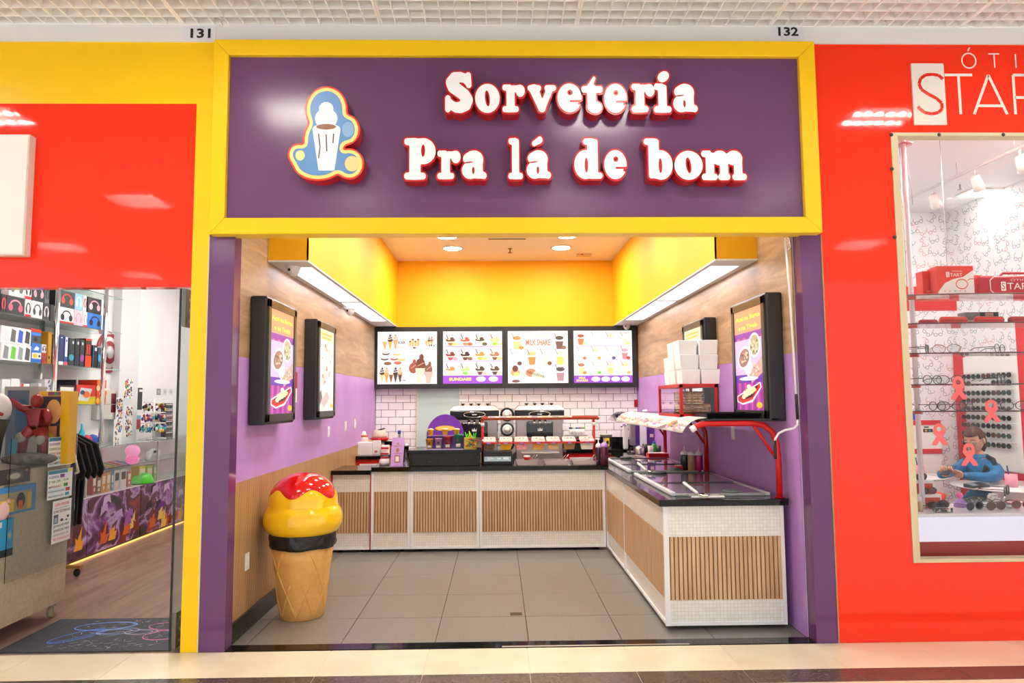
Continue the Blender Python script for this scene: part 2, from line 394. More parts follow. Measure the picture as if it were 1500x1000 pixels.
# ceiling and bulkheads
struct(B('ceiling', (XL-.1, 4.72, ZC), (XR+.1, YB+.1, ZC+.06), CEILW))
ZBK, YBK = 2.592, 5.31
def bulkhead(nm, xw, xi, rx0, rx1):
    o = struct(MB().box((xw, YBK, ZBK+.012), (xi, YBK+.012, ZC)).box((xi-.012 if xi > xw else xi, YBK, ZBK+.012), (xi if xi > xw else xi+.012, YB, ZC)).build(nm, YWALL))
    y0, ym, ym2, y1 = 5.54, 7.47, 7.54, 9.32; wm = mat('#e9e6e4', .6)
    bt = MB()
    for (a, b, c, d) in [(xw, rx0, YBK, YB), (rx1, xi, YBK, YB), (rx0, rx1, YBK, y0), (rx0, rx1, ym, ym2), (rx0, rx1, y1, YB)]: bt.box((a, c, ZBK), (b, d, ZBK+.012))
    bt.build('soffit_board', wm, o)
    s = 1 if xi > xw else -1
    for (a, b) in ((y0, ym), (ym2, y1)):
        t = MB(); z1 = ZBK+.16
        lo, hi = min(rx0, rx1), max(rx0, rx1)
        t.box((lo-.01, a, ZBK+.012), (lo, b, z1)).box((hi, a, ZBK+.012), (hi+.01, b, z1)).box((lo, a-.01, ZBK+.012), (hi, a, z1)).box((lo, b, ZBK+.012), (hi, b+.01, z1)).box((lo-.01, a-.01, z1), (hi+.01, b+.01, z1+.01))
        t.build('light_recess', WHITE, o)
        xt = rx1-s*.035   # tube against the room side of the recess
        MB().cyl((xt, a+.06, ZBK+.10), (xt, b-.06, ZBK+.10), .013, seg=8).build('fluorescent_tube', glow('#f1f0ff', TROUGH_E*4), o)
    return o
bulkhead('trim_1', XL, -1.42, XL+.06, -1.455); bulkhead('trim_2', XR, 1.665, XR-.06, 1.70)
# --- storefront: jambs, header, yellow and red cladding
def slab(nm, x0, x1, z0, z1, m, y0=YF, y1=4.70): return struct(B(nm, (x0, y0, z0), (x1, y1, z1), m))
slab('trim_3', -1.865, -1.70, 0, 2.66, JAMB); slab('trim_4', 2.005, 2.143, 0, 2.66, JAMB)
slab('trim_5', -1.70, 2.005, 2.635, 2.70, JAMB, 4.52, 4.70)
struct(B('wall_front', (-1.865, 4.62, 2.66), (2.143, 4.74, 4.3), mat('#d8d2c8', .7)))
slab('trim_6', -1.973, -1.865, 0, 3.93, YELLOW, YF, 4.70)
slab('wall_front_left', -5.2, -1.973, 2.285, 3.504, RED, YF, 4.68); slab('trim_7', -5.2, -1.973, 3.504, 3.93, YELLOW, YF, 4.70)
slab('wall_front_right', 2.143, 2.645, 0, 3.93, RED, YF, 4.68)
wfr = slab('wall_front_right_top', 2.645, 5.2, 3.31, 3.93, RED, YF, 4.68); slab('wall_front_right_base', 2.645, 5.2, 0, .49, RED, YF, 4.68)
struct(B('trim_8', (-9, 4.565, 3.925), (10, 4.70, 4.30), mat('#eceae8', .5)))
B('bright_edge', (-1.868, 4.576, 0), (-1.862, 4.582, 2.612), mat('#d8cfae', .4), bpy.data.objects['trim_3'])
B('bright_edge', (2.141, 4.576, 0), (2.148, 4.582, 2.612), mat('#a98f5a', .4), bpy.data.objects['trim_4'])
# --- mall ceiling: egg-crate panels under a slab, luminaires
cm = struct(B('ceiling_mall', (-9, -7, 4.185), (10, 4.6, 4.24), mat('#f0f0f0', .8)))
GR = mat('#fdfaf7', .5, name='grille_cream'); PW = 1.306; NC = 13; cw = PW/NC
pan = MB()
for i in range(NC+1):
    t = .014 if i in (0, NC) else .0075; x = min(max(i*cw, t/2+.001), PW-t/2-.001)
    pan.box((x-t/2, 0, 0), (x+t/2, PW-.004, .06))
    pan.box((0, x-t/2, .0012), (PW-.004, x+t/2, .0588))
p0 = pan.build('grille_panel', GR, origin=(0, 0, 0), fix=False); first = True
for i in range(-6, 6):
    for j in range(8):
        o = p0 if first else p0.copy()
        if not first: C.objects.link(o)
        first = False; o.parent = cm; o.location = Vector((.542+PW*i, 4.572-PW*(j+1), 4.04))-wl(cm)
def luminaire(x, y, label):
    t = thing('ceiling_light', label, 'light', (x, y, 4.03), 'square mall ceiling lights')
    h = MB(); a = .315
    h.box((x-a, y-a, 4.10), (x+a, y+a, 4.12))
    for s in (-1, 1): h.box((x+s*a, y-a, 4.03), (x+s*(a-.012), y+a, 4.10)); h.box((x-a, y+s*a, 4.03), (x+a, y+s*(a-.012), 4.10))
    h.build('housing', mat('#fbf7ef', .5), t)
    for k in (-1, 0, 1): MB().cyl((x-.29, y+k*.19, 4.07), (x+.29, y+k*.19, 4.07), .018, seg=8).build('tube', glow('#fff8f0', MALL_E*4), t)
ords = ['first', 'second', 'third', 'fourth']
for i, x in enumerate((-6.95, -4.42, -1.70, .9, 3.42, 5.95)):
    for j, y in enumerate((3.07, .42, -2.2, -4.8)):
        luminaire(x, y, 'square mall ceiling light, %s row from the shops, %s from the left' % (ords[j], ['first', 'second', 'third', 'fourth', 'fifth', 'sixth'][i]))
# parlour downlights
for i, (px, py, wd) in enumerate([(663, 363, 'rear left'), (822, 362, 'rear right'), (655, 346, 'front left'), (831, 345, 'front right')]):
    p = G(px, py, ZC); t = thing('downlight', 'round recessed downlight in the parlour ceiling, %s of four' % wd, 'light', (p.x, p.y, ZC-.012), 'parlour ceiling downlights')
    MB().lathe([(.115, 0), (.135, 0), (.135, .012), (.115, .012)], (p.x, p.y, ZC-.012), 28, caps=False).build('ring', WGLOSS, t)
    MB().lathe([(.0005, .004), (.116, .004), (.116, .01), (.0005, .01)], (p.x, p.y, ZC-.012), 28).build('diffuser', glow('#fffbf4', SHOP_E*2.6), t)
for i, (x, y) in enumerate([(-.62, 6.9), (.86, 6.9), (-.62, 5.35), (.86, 5.35)]):  # extra downlights added out of view to brighten the parlour floor and walls
    t = thing('downlight', 'added round downlight unseen behind the sign, %s one' % ('left', 'right', 'front left', 'front right')[i], 'light', (x, y, ZC-.012), 'parlour ceiling downlights')
    MB().lathe([(.115, 0), (.135, 0), (.135, .012), (.115, .012)], (x, y, ZC-.012), 28, caps=False).build('ring', WGLOSS, t)
    MB().lathe([(.0005, .004), (.116, .004), (.116, .01), (.0005, .01)], (x, y, ZC-.012), 28).build('diffuser', glow('#fffbf4', SHOP_E*2.6), t)
# sprinkler, air grille, exit sensor on the ceiling
p = G(747, 364, ZC); t = thing('sprinkler', 'small brass sprinkler hanging from the parlour ceiling', 'sprinkler', (p.x, p.y, ZC-.07))
MB().cyl((p.x, p.y, ZC), (p.x, p.y, ZC-.05), .008, seg=8).build('stem', mat('#8c6a32', .3, .9), t); MB().cyl((p.x, p.y, ZC-.055), (p.x, p.y, ZC-.06), .028, seg=12).build('deflector', mat('#8c6a32', .3, .9), t)
MB().cyl((p.x, p.y, ZC), (p.x, p.y, ZC-.006), .03, seg=14).build('rose', mat('#8c6a32', .3, .9), t)
a = G(713, 349, ZC); b = G(773, 347, ZC); t = thing('air_grille', 'long dark air slot in the parlour ceiling between the front downlights', 'vent', (a.x, a.y, ZC-.008))
B('frame', (a.x, a.y-.05, ZC-.008), (b.x, a.y+.1, ZC-.001), CEILW, t); B('slot', (a.x+.02, a.y-.02, ZC-.0095), (b.x-.02, a.y+.03, ZC-.0075), mat('#57412a', .6), t)
a = G(845, 372, ZC); t = thing('smoke_detector', 'small pale box with a red lamp on the parlour ceiling at the right', 'detector', (a.x, a.y, ZC-.03))
B('case', (a.x-.0, a.y-.05, ZC-.03), (a.x+.2, a.y+.05, ZC), mat('#d9bd96', .5), t); B('lamp', (a.x+.05, a.y-.052, ZC-.022), (a.x+.08, a.y-.049, ZC-.008), mat('#c0392b', .4), t)
# ================================================================== SIGN
sg = thing('shop_sign', 'large purple shop sign in a yellow frame above the parlour opening', 'sign', (.14, 4.53, 2.612))
fx0, fx1, fz0, fz1, ix0, ix1, iz0, iz1 = -1.838, 2.119, 2.612, 3.905, -1.741, 2.012, 2.717, 3.80
def rail(o4):
    m = MB(); ya, yb = 4.498, 4.62
    m.hexa([(p[0], y, p[1]) for y in (ya, yb) for p in o4]); m.build('frame_rail', YELLOW, sg, bevel=.0025, seg=1)
gp = .0015
rail([(fx0, fz1), (fx1, fz1), (ix1, iz1), (ix0, iz1)]); rail([(fx0, fz0), (ix0, iz0), (ix1, iz0), (fx1, fz0)])
rail([(fx0, fz0+gp), (fx0, fz1-gp), (ix0, iz1-gp), (ix0, iz0+gp)]); rail([(fx1, fz0+gp), (ix1, iz0+gp), (ix1, iz1-gp), (fx1, fz1-gp)])
B('panel', (fx0+.05, 4.532, fz0+.05), (fx1-.05, 4.62, fz1-.05), DPURPLE, sg)
# letters: rounded heavy slab letters, red returns and rim, white face
def foot(x0, x1, y0=0., h=.2): return f_box(x0, x1, y0, y0+h, .095)
GL = {
 'o': (f_cut(f_ell(.5, .5, .5, .52), f_ell(.5, .5, .105, .3, .12)), 1, 1.02),
 'e': (f_cut(f_ell(.5, .5, .5, .52), f_ell(.52, .7, .12, .11), f_box(.5, 1.2, .335, .43, .03), f_ell(.98, .34, .16, .07, .5)), 1, 1.02),
 'a': (f_cut(f_smu(.08, f_ell(.34, .3, .34, .3), f_box(.5, .86, .02, .78, .12), f_ell(.5, .73, .37, .27), f_ell(.22, .72, .17, .16), f_ell(.9, .12, .12, .12)), f_ell(.27, .585, .24, .035, .1), f_ell(.47, .3, .06, .14)), 1, 1),
 'r': (f_smu(.06, f_box(.18, .54, .02, .92, .05), foot(0, .72), foot(0, .42, .78), f_ell(.8, .76, .2, .21), f_box(.42, .85, .74, .95, .08)), 1, 1),
 'v': (f_smu(.05, f_cap((.24, .86), (.54, .16), .17, .13), f_cap((.86, .86), (.55, .16), .12, .12), foot(0, .52, .8), foot(.66, 1.1, .8)), 1.1, 1),
 't': (f_smu(.06, f_box(.26, .62, .1, 1.0, .1), f_box(.0, .92, .73, .95, .09), f_cap((.36, .92), (.56, 1.24), .1, .06), f_ell(.58, .2, .3, .2)), .92, 1.3),
 'i': (f_uni(f_smu(.06, f_box(.2, .56, .02, .92, .05), foot(0, .76), foot(.02, .45, .77)), f_ell(.44, 1.21, .25, .17, .3)), .76, 1.38),
 'l': (f_smu(.06, f_box(.2, .56, .02, 1.38, .08), foot(0, .76), foot(.02, .45, 1.2)), .76, 1.4),
 'd': (f_cut(f_smu(.05, f_ell(.42, .49, .42, .5), f_box(.5, .88, .05, 1.38, .08), foot(.34, .75, 1.2), foot(.55, 1.05)), f_ell(.45, .47, .075, .27)), 1.05, 1.4),
 'b': (f_cut(f_smu(.05, f_ell(.63, .49, .42, .5), f_box(.17, .55, .04, 1.38, .08), foot(.0, .45, 1.2)), f_ell(.6, .47, .075, .27)), 1.05, 1.4),
 'm': (f_smu(.05, f_box(.18, .52, .02, .9, .05), f_box(.78, 1.12, .02, .8, .05), f_box(1.38, 1.72, .02, .8, .05), foot(0, .66), foot(.7, 1.2), foot(1.3, 1.9), foot(0, .42, .78), f_ell(.78, .74, .34, .24), f_ell(1.38, .74, .34, .24)), 1.9, 1),
 'P': (f_cut(f_smu(.06, f_box(.2, .62, .02, 1.38, .08), foot(0, .82, 0, .22), foot(0, .5, 1.18, .22), f_ell(.72, .96, .48, .44)), f_ell(.72, .98, .085, .22)), 1.2, 1.4),
 'S': (f_uni(f_path([(.84, 1.08), (.74, 1.2), (.56, 1.24), (.36, 1.2), (.25, 1.05), (.31, .9), (.5, .77), (.72, .62), (.83, .44), (.77, .28), (.6, .19), (.42, .18), (.26, .25), (.16, .36)], [.12, .15, .17, .2, .22, .22, .21, .21, .22, .21, .19, .17, .15, .12]), f_cap((.9, .96), (.88, 1.3), .1), f_cap((.1, .5), (.1, .12), .1)), 1, 1.4),
 '´': (f_cap((.1, .05), (.42, .2), .11, .15), .6, .4)}
FD = {}
def letter(ch, x0, y0, x1, y1, parent=None, label=None):
    """pixel box of the rimmed face in the photograph -> letter standing off the sign panel"""
    Y = 4.435; rim = .0105; a, b = A(x0, y1, Y), A(x1, y0, Y); F, gw, gh = GL[ch]
    if ch not in FD: FD[ch] = field(F, -.05, gw+.05, -.05, gh+.08, 58 if ch != 'm' else 84)
    xs, ys, D = FD[ch]; i0 = .014; m = D < i0; X, Yg = np.meshgrid(xs, ys); bx0, bx1, by0, by1 = X[m].min(), X[m].max(), Yg[m].min(), Yg[m].max()
    sx = (b.x-a.x-2*rim)/(bx1-bx0); sz = (b.z-a.z-2*rim)/(by1-by0); k = 2/(sx+sz)
    P = lambda y: (lambda u, v: Vector((a.x+rim+(u-bx0)*sx, y, a.z+rim+(v-by0)*sz)))
    t = parent or thing('sign_letter', label, 'letter', ((a.x+b.x)/2, 4.532, a.z), 'raised white letters on the purple sign')
    body = outline_mesh(MB(), fill(FD[ch], i0+rim*k), P(Y), (0, 4.5315-Y, 0)).build('return', DRED, t, fix=False)
    face = outline_mesh(MB(), fill(FD[ch], i0-.001*k), P(Y-.004), (0, .005, 0)).build('face', mat('#ffffff', .35, name='white_letter_acrylic'), t, fix=False)
    return t
for ch, x0, y0, x1, y1, d in [('S', 650, 104, 695, 167.5, 'S starting Sorveteria'), ('o', 693.5, 121, 734, 168, 'o in Sorveteria'), ('r', 733.5, 122, 771, 167, 'first r in Sorveteria'), ('v', 770.5, 122, 817, 167, 'v in Sorveteria'),
     ('e', 814.5, 120.5, 853.5, 167, 'first e in Sorveteria'), ('t', 850, 110, 884, 168, 't in Sorveteria'), ('e', 883, 121, 919.5, 168, 'second e in Sorveteria'), ('r', 923, 121, 960.5, 167, 'second r in Sorveteria'), ('i', 956, 103, 984, 167, 'i in Sorveteria'), ('a', 984, 121, 1023, 167, 'a ending Sorveteria'),
     ('P', 590, 200.5, 640, 265, 'capital P of the second line'), ('r', 638, 218.5, 677, 265, 'r after the capital P'), ('a', 674, 218.5, 715, 265, 'a before the first gap of the second line'), ('l', 742.5, 200.5, 768, 264.5, 'tall l of the second line'),
     ('á', 769, 218, 809, 264.5, 'accented a of the second line'), ('d', 839.5, 201, 884, 265, 'd of the second line'), ('e', 883, 218, 919.5, 265, 'e of the second line'), ('b', 942, 201, 986.5, 266, 'b of the second line'), ('o', 986, 219, 1030.5, 266, 'o of the second line'), ('m', 1026, 219, 1094.5, 266, 'm ending the second line')]:
    lab = 'raised white letter with red edge, the '+d
    if ch == 'á':
        t = letter('a', x0, y0, x1, y1, None, lab); letter('´', 777, 197.5, 797, 216.5, t)
    else: letter(ch, x0, y0, x1, y1, None, lab)
# lobed plaque left of the lettering: red return, yellow border, blue and white field with an ice cream cup
Y = 4.43; pk = lambda x, y: (A(x, y, Y).x, A(x, y, Y).z)
cs = [(478, 160, 30, 34), (475, 205, 30, 36), (466, 240, 36, 24), (508, 190, 18, 22), (512, 240, 20, 22), (437, 226, 14, 15)]
mpx = 4.43/FPX
F = f_smu(.03, *[f_ell(*pk(x, y), a*mpx, b*mpx) for x, y, a, b in cs]); (xa, za), (xb, zb) = pk(415, 275), pk(540, 115); fd = field(F, xa, xb, za, zb, 70)
pl = thing('sign_plaque', 'lobed raised plaque with red edge and yellow border left of the sign letters', 'plaque', (pk(478, 268)[0], 4.532, pk(478, 268)[1]))
PP = lambda y: (lambda u, v: Vector((u, y, v)))
outline_mesh(MB(), fill(fd, .008), PP(Y), (0, 4.5315-Y, 0), 0, 1).build('return', [mat('#f03a10', .3), DRED], pl, fix=False)
outline_mesh(MB(), fill(fd, -.004), PP(Y-.002), (0, .003, 0)).build('border', mat('#f8e888', .35), pl, fix=False)
outline_mesh(MB(), fill(fd, -.026), PP(Y-.004), (0, .003, 0)).build('field', mat('#5f92c8', .35), pl, fix=False)
pr = PR((0, Y-.004, 0), (1, 0, 0), (0, 0, 1), lift=.001, rough=.35)
def pp(*l): return [pk(*q) for q in l]
pr.poly(pp((458, 190), (499, 190), (490, 250), (467, 250)), '#ffffff'); pr.ell(*pk(478, 174), 17*mpx, 16*mpx, '#f4f6f8'); pr.ell(*pk(478, 160), 11*mpx, 11*mpx, '#f4f6f8'); pr.ell(*pk(478.5, 189), 21*mpx, 8*mpx, '#fbfbfb'); pr.ell(*pk(478, 186), 15*mpx, 4.4*mpx, '#8a5a3a')
for q in ([(467, 196), (469, 216), (467, 232)], [(478, 197), (479, 222)], [(489, 196), (488, 210)]): pr.stroke(pp(*q), .008, '#4a2a1c')
pr.ell(*pk(440, 228), 7*mpx, 8*mpx, '#f6e7a0'); pr.ell(*pk(516, 240), 11*mpx, 12*mpx, '#f6dc98'); pr.ell(*pk(510, 190), 9*mpx, 12*mpx, '#8fb6de'); pr.build('printed_cup', pl)
# unit numbers on the beam, white sign box, optician lettering
def sticker(txt, px0, px1, py0, py1, label):
    a, b = A(px0, py1, 4.5645), A(px1, py0, 4.5645); t = thing('unit_number', label, 'sign', ((a.x+b.x)/2, 4.5645, a.z))
    B('backing', (a.x-.05, 4.563, a.z-.02), (b.x+.035, 4.565, b.z+.015), mat('#e6e6ee', .5), t)
    PR((a.x, 4.563, a.z), (1, 0, 0), (0, 0, 1)).text(txt, 0, 0, b.z-a.z, '#151515', b.x-a.x, .03).build('digits', t)
sticker('131', 279, 309, 42, 56, 'pale number sticker on the beam at the left end of the shop sign'); sticker('132', 1140, 1169, 40, 53, 'pale number sticker on the beam above the right corner of the yellow frame')
a = A(53, 197, 4.52); b = A(46, 374, 4.52); t = thing('sign_box', 'blank white light box sign on the red wall of the left shop', 'sign', (-3.3, 4.55, b.z))
B('case', (-3.75, 4.515, b.z), (-3.005, 4.579, a.z), mat('#e9dcd4', .4), t, .004); B('face', (-3.745, 4.509, b.z+.008), (-3.012, 4.516, a.z-.006), mat('#f3efe6', .4), t)
op = thing('shop_lettering', 'white optician lettering with a boxed S on the red wall', 'sign', (3.2, YF, 3.36))
a, b = A(1333, 94, YF), A(1386, 184, YF); B('letter_box', (2.806, YF-.012, 3.362), (3.027, YF, 3.788), mat('#eee8dc', .4), op)
pr = PR((0, YF-.012, 0), (1, 0, 0), (0, 0, 1), rough=.2)
def pt(*l): return [(A(x, y, YF).x, A(x, y, YF).z) for x, y in l]
pr.stroke(pt((1379.5, 117), (1373, 111.5), (1364, 110), (1354, 111), (1347, 116), (1344.5, 124), (1348, 132), (1358, 139), (1370, 145), (1377.5, 152), (1378.5, 160), (1373, 166), (1363, 168), (1353, 166), (1345, 160), (1343, 157)), .022, '#e2260c'); pr.build('boxed_letter', op)
pr = PR((0, YF-.002, 0), (1, 0, 0), (0, 0, 1), rough=.35); wc = '#f3ece0'; wd = .019
pr.stroke([(3.035, 3.712), (3.225, 3.712)], wd, wc).stroke([(3.13, 3.712), (3.13, 3.438)], wd, wc)
pr.stroke([(3.222, 3.438), (3.335, 3.712), (3.448, 3.438)], wd, wc).stroke([(3.25, 3.497), (3.42, 3.497)], wd, wc)
pr.stroke([(3.505, 3.438), (3.505, 3.712), (3.62, 3.712), (3.66, 3.68), (3.67, 3.64), (3.65, 3.58), (3.6, 3.555), (3.505, 3.555)], wd, wc).stroke([(3.6, 3.555), (3.68, 3.438)], wd, wc)
pr.stroke([(3.72, 3.712), (3.91, 3.712)], wd, wc).stroke([(3.815, 3.712), (3.815, 3.438)], wd, wc)
tw_ = .009; oc = [(3.208+.048*math.cos(q), 3.812+.052*math.sin(q)) for q in np.linspace(0, 2*math.pi, 25)]
pr.stroke(oc, tw_, wc).stroke([(3.205, 3.88), (3.218, 3.905)], tw_, wc).stroke([(3.345, 3.86), (3.42, 3.86)], tw_, wc).stroke([(3.383, 3.86), (3.383, 3.762)], tw_, wc).stroke([(3.53, 3.86), (3.53, 3.762)], tw_, wc)
pr.stroke([(3.72, 3.85), (3.68, 3.865), (3.64, 3.84), (3.63, 3.81), (3.645, 3.775), (3.68, 3.76), (3.72, 3.775)], tw_, wc).stroke([(3.80, 3.762), (3.845, 3.862), (3.89, 3.762)], tw_, wc); pr.build('lettering', op)
# hooks on the beam and under the header
for (x, y, z, lab) in [(A(324, 40, 4.47).x, 4.47, 4.035, 'small steel hook under the ceiling grille beside the number 131'), (A(345, 350, 4.66).x, 4.66, 2.635, 'small steel hook under the left end of the sign'), (A(1155, 350, 4.66).x, 4.66, 2.635, 'small steel hook holding the crank rod under the sign')]:
    t = thing('ceiling_hook', lab, 'hook', (x, y, z-.07)); MB().tube([(x, y, z), (x, y, z-.03), (x+.01, y, z-.045), (x+.005, y, z-.06), (x-.01, y, z-.055)], .004, 6).build('hook', CHROME, t); MB().cyl((x, y, z), (x, y, z-.008), .012, seg=10).build('plate', STEEL, t)
# ================================================================== PARLOUR: counters
def slats(x0, x1, z0, z1, y, parent, facing, pitch=.0285):
    """ribbed oak slats joined into one part (too fine to pick apart), over a dark groove board"""
    n = max(1, round((x1-x0)/pitch)); p = (x1-x0)/n; m = MB(); d = .008
    if facing == 'y':
        B('groove_board', (x0, y-.001, z0), (x1, y+.006, z1), SLATD, parent)
        for i in range(n): m.box((x0+p*i+p*.14, y-d, z0), (x0+p*(i+1)-p*.14, y, z1))
    else:
        B('groove_board', (y-.001, x0, z0), (y+.006, x1, z1), SLATD, parent)
        for i in range(n): m.box((y-d, x0+p*i+p*.14, z0), (y, x0+p*(i+1)-p*.14, z1))
    o = m.build('slat_cladding', SLAT, parent, fix=False); o['kind'] = 'stuff'; return o
PWH = mat('#f1f1f1', .3, name='white_aluminium')
def unit_front(nm, x0, x1, label, z0=.03, zt=.815, posts=(True, True), y=7.46, depth=.55):
    t = thing(nm, label, 'counter', ((x0+x1)/2, y+depth/2, 0), 'counter units of the parlour')
    B('body', (x0+.004, y+.006, z0), (x1-.004, y+depth, zt), mat('#e4e0d8', .5), t)
    B('upper_panel', (x0, y, .612), (x1, y+.006, zt), MOSX, t); B('lower_panel', (x0, y, z0+.02), (x1, y+.006, .197), MOSX, t)
    slats(x0+.012, x1-.012, .197, .612, y, t, 'y')
    B('bottom_rail', (x0, y-.008, z0), (x1, y, z0+.022), PWH, t)
    for k, s in enumerate(posts):
        if s:
            xx = x0 if k == 0 else x1-.026; B('corner_post', (xx, y-.013, z0), (xx+.026, y, zt), PWH, t, .002)
    for xx in (x0+.09, x1-.09): MB().cyl((xx, y+.06, 0), (xx, y+.06, z0), .018, seg=10).build('foot', BLACK, t)
    return t
fu = unit_front('counter_flap', XL+.005, -1.316, 'low slatted counter flap at the left wall beside the ice cream bin', zt=.79, posts=(False, False))
B('red_edge', (-1.318, 7.447, .03), (-1.310, 7.47, .80), REDP, fu); B('red_edge', (XL+.003, 7.447, .03), (XL+.016, 7.47, .80), REDP, fu)
B('flap_top', (XL+.004, 7.42, .79), (-1.312, 8.0, .835), GRAN, fu, .003)
unit_front('counter_unit', -1.308, -.905, 'narrow slatted counter front nearest the low flap')
unit_front('counter_unit', -.903, -.195, 'slatted counter front under the raised granite block')
unit_front('counter_unit', -.193, 1.112, 'widest slatted counter front under the topping rack')
# right counter (freezer)
def side_unit(y0, y1, label, end=False):
    x = 1.13; t = thing('freezer_counter', label, 'counter', (1.53, (y0+y1)/2, 0), 'counter units of the parlour'); z0, zt = .03, .815
    B('body', (x+.006, y0+.008, z0), (1.935, y1-.002, zt), mat('#e4e0d8', .5), t)
    B('upper_panel', (x, y0+.004, .612), (x+.006, y1, zt), MOSY, t); B('lower_panel', (x, y0+.004, z0+.02), (x+.006, y1, .197), MOSY, t)
    slats(y0+.02, y1-.012, .197, .612, x, t, 'x')
    B('bottom_rail', (x-.008, y0, z0), (x, y1, z0+.022), PWH, t); B('joint_post', (x-.011, y1-.012, z0), (x, y1+.012, zt), PWH, t)
    for yy in (y0+.1, y1-.1):
        for xx in (x+.07, 1.86): MB().cyl((xx, yy, 0), (xx, yy, z0), .018, seg=10).build('foot', BLACK, t)
    if end:
        B('end_panel', (x+.02, y0, .612), (1.925, y0+.008, zt), MOSX, t); B('end_panel', (x+.02, y0, z0+.02), (1.925, y0+.008, .197), MOSX, t)
        slats(x+.026, 1.918, .197, .612, y0, t, 'y', .0288)
        B('corner_post', (x-.013, y0-.013, z0), (x+.022, y0+.01, zt), PWH, t, .002); B('corner_post', (1.912, y0-.013, z0), (1.938, y0+.01, zt), PWH, t, .002)
        B('bottom_rail', (x+.022, y0-.008, z0), (1.912, y0, z0+.022), PWH, t)
    return t
side_unit(4.875, 6.42, 'slatted freezer counter with its end facing the mall', True); side_unit(6.432, 7.44, 'short slatted freezer counter in the corner of the two counters')
L = [(-1.305, 7.425), (1.085, 7.425), (1.085, 4.835), (1.965, 4.835), (1.965, 9.3), (1.4, 9.3), (1.4, 8.06), (-1.305, 8.06)]
tag(MB().prism([(x, y, .82) for x, y in L], (0, 0, .045)).build('worktop', GRAN, bevel=.003), 'L-shaped black granite worktop over the slatted counters', 'worktop')
ZW = .865
# freezer lids
def lid(y0, y1, label):
    t = thing('glass_freezer', label, 'freezer lid', (1.56, (y0+y1)/2, ZW), 'glass freezer lids on the worktop'); x0, x1 = 1.205, 1.905; gm = mat('#a9adab', .35); pm = mat('#dfe3e2', .3)
    B('liner', (x0+.03, y0+.03, ZW+.0005), (x1-.03, y1-.03, ZW+.004), mat('#6d6a70', .5), t)
    B('rail', (x0, y0, ZW), (x0+.035, y1, ZW+.03), pm, t, .008); B('rail', (x1-.035, y0, ZW), (x1, y1, ZW+.022), pm, t, .006)
    B('end_bar', (x0+.035, y0, ZW), (x1-.035, y0+.04, ZW+.016), gm, t, .004); B('end_bar', (x0+.035, y1-.05, ZW), (x1-.035, y1, ZW+.03), mat('#55585a', .4), t, .004)
    m = (y0+y1)/2
    B('glass_pane', (x0+.034, y0+.038, ZW+.012), (x1-.034, m+.02, ZW+.016), mat('#cfc6d2', .03, trans=.75, ior=1.5), t); B('glass_pane', (x0+.034, m-.02, ZW+.02), (x1-.034, y1-.045, ZW+.024), mat('#cfc6d2', .03, trans=.75, ior=1.5), t)
    for (yy, zz) in ((y0+.075, ZW+.016), (y1-.06, ZW+.03)):
        xx = 1.66 if yy < m else 1.42
        MB().lathe([(.001, 0), (.06, 0), (.066, .006), (.06, .016), (.04, .02), (.001, .02)], (xx, yy, zz), 18).build('handle', mat('#6f7478', .4), t)
    return t
lid(5.0, 6.36, 'glass sliding freezer lid nearest the mall end of the right counter'); lid(6.62, 7.98, 'glass sliding freezer lid in the far corner of the counters')
def scoop(h0, h1, h2, label):
    """three pixel points: handle end, handle foot, bowl"""
    a_, b_, p = G(*h0, ZW+.085), G(*h1, ZW+.045), G(*h2, ZW+.036); t = thing('ice_cream_scoop', label, 'scoop', p)
    MB().tube([a_, b_], [.012, .01], 8).build('handle', mat('#f2efec', .2), t); MB().tube([b_, p], .005, 6).build('shaft', CHROME, t)
    MB().lathe([(.001, 0), (.022, .002), (.034, .012), (.038, .026), (.035, .025), (.022, .009), (.001, .007)], p+Vector((.02, -.005, -.012)), 16).build('bowl', CHROME, t)
scoop((1002, 707), (1021, 721.5), (1027, 726), 'white-handled ice cream scoop lying on the near freezer lid')
scoop((934.5, 678), (946, 688), (950, 691), 'white-handled ice cream scoop lying by the far freezer lid')
a = G(1038, 727, ZW+.02); t = thing('steel_dish', 'flat steel dish under the near ice cream scoop', 'dish', (a.x, a.y, ZW+.0185)); x0, x1 = a.x-.13, a.x+.1
MB().box((x0, a.y-.035, ZW+.0185), (x1, a.y+.06, ZW+.022)).build('plate', STEEL, t); m = MB()
for (p_, q_) in [((x0, a.y-.035), (x1, a.y-.031)), ((x0, a.y+.056), (x1, a.y+.06)), ((x0, a.y-.035), (x0+.004, a.y+.06)), ((x1-.004, a.y-.035), (x1, a.y+.06))]: m.box((p_[0], p_[1], ZW+.022), (q_[0], q_[1], ZW+.03))
m.build('rim', mat('#d8d2ca', .25, .8), t)
# squeeze bottles
def squeeze(p, col, label, h=.2, r=.032, cap='#efe9e6'):
    t = thing('squeeze_bottle', label, 'bottle', p, 'sauce squeeze bottles'); x, y, z = p
    MB().lathe([(r*.9, 0), (r, .006), (r, h*.62), (r*.95, h*.66), (.001, h*.66)], p, 16).build('bottle', mat(col, .25, coat=.3), t)
    MB().lathe([(r, h*.66), (r*1.03, h*.68), (r*1.03, h*.74), (r*.6, h*.8), (.006, h*.84), (.003, h), (.001, h)], p, 16).build('nozzle_cap', mat(cap, .3), t)
for px, py, c, l in [(1003, 690, '#20302c', 'dark green sauce bottle on the right counter behind the freezer lid'), (1013.5, 691, '#b88a60', 'caramel brown sauce bottle on the right counter'), (1024, 691, '#c01f6a', 'magenta sauce bottle on the right counter beside the red post')]:
    g = G(px, py, ZW); squeeze((g.x, g.y, ZW), c, l, .235, .036)
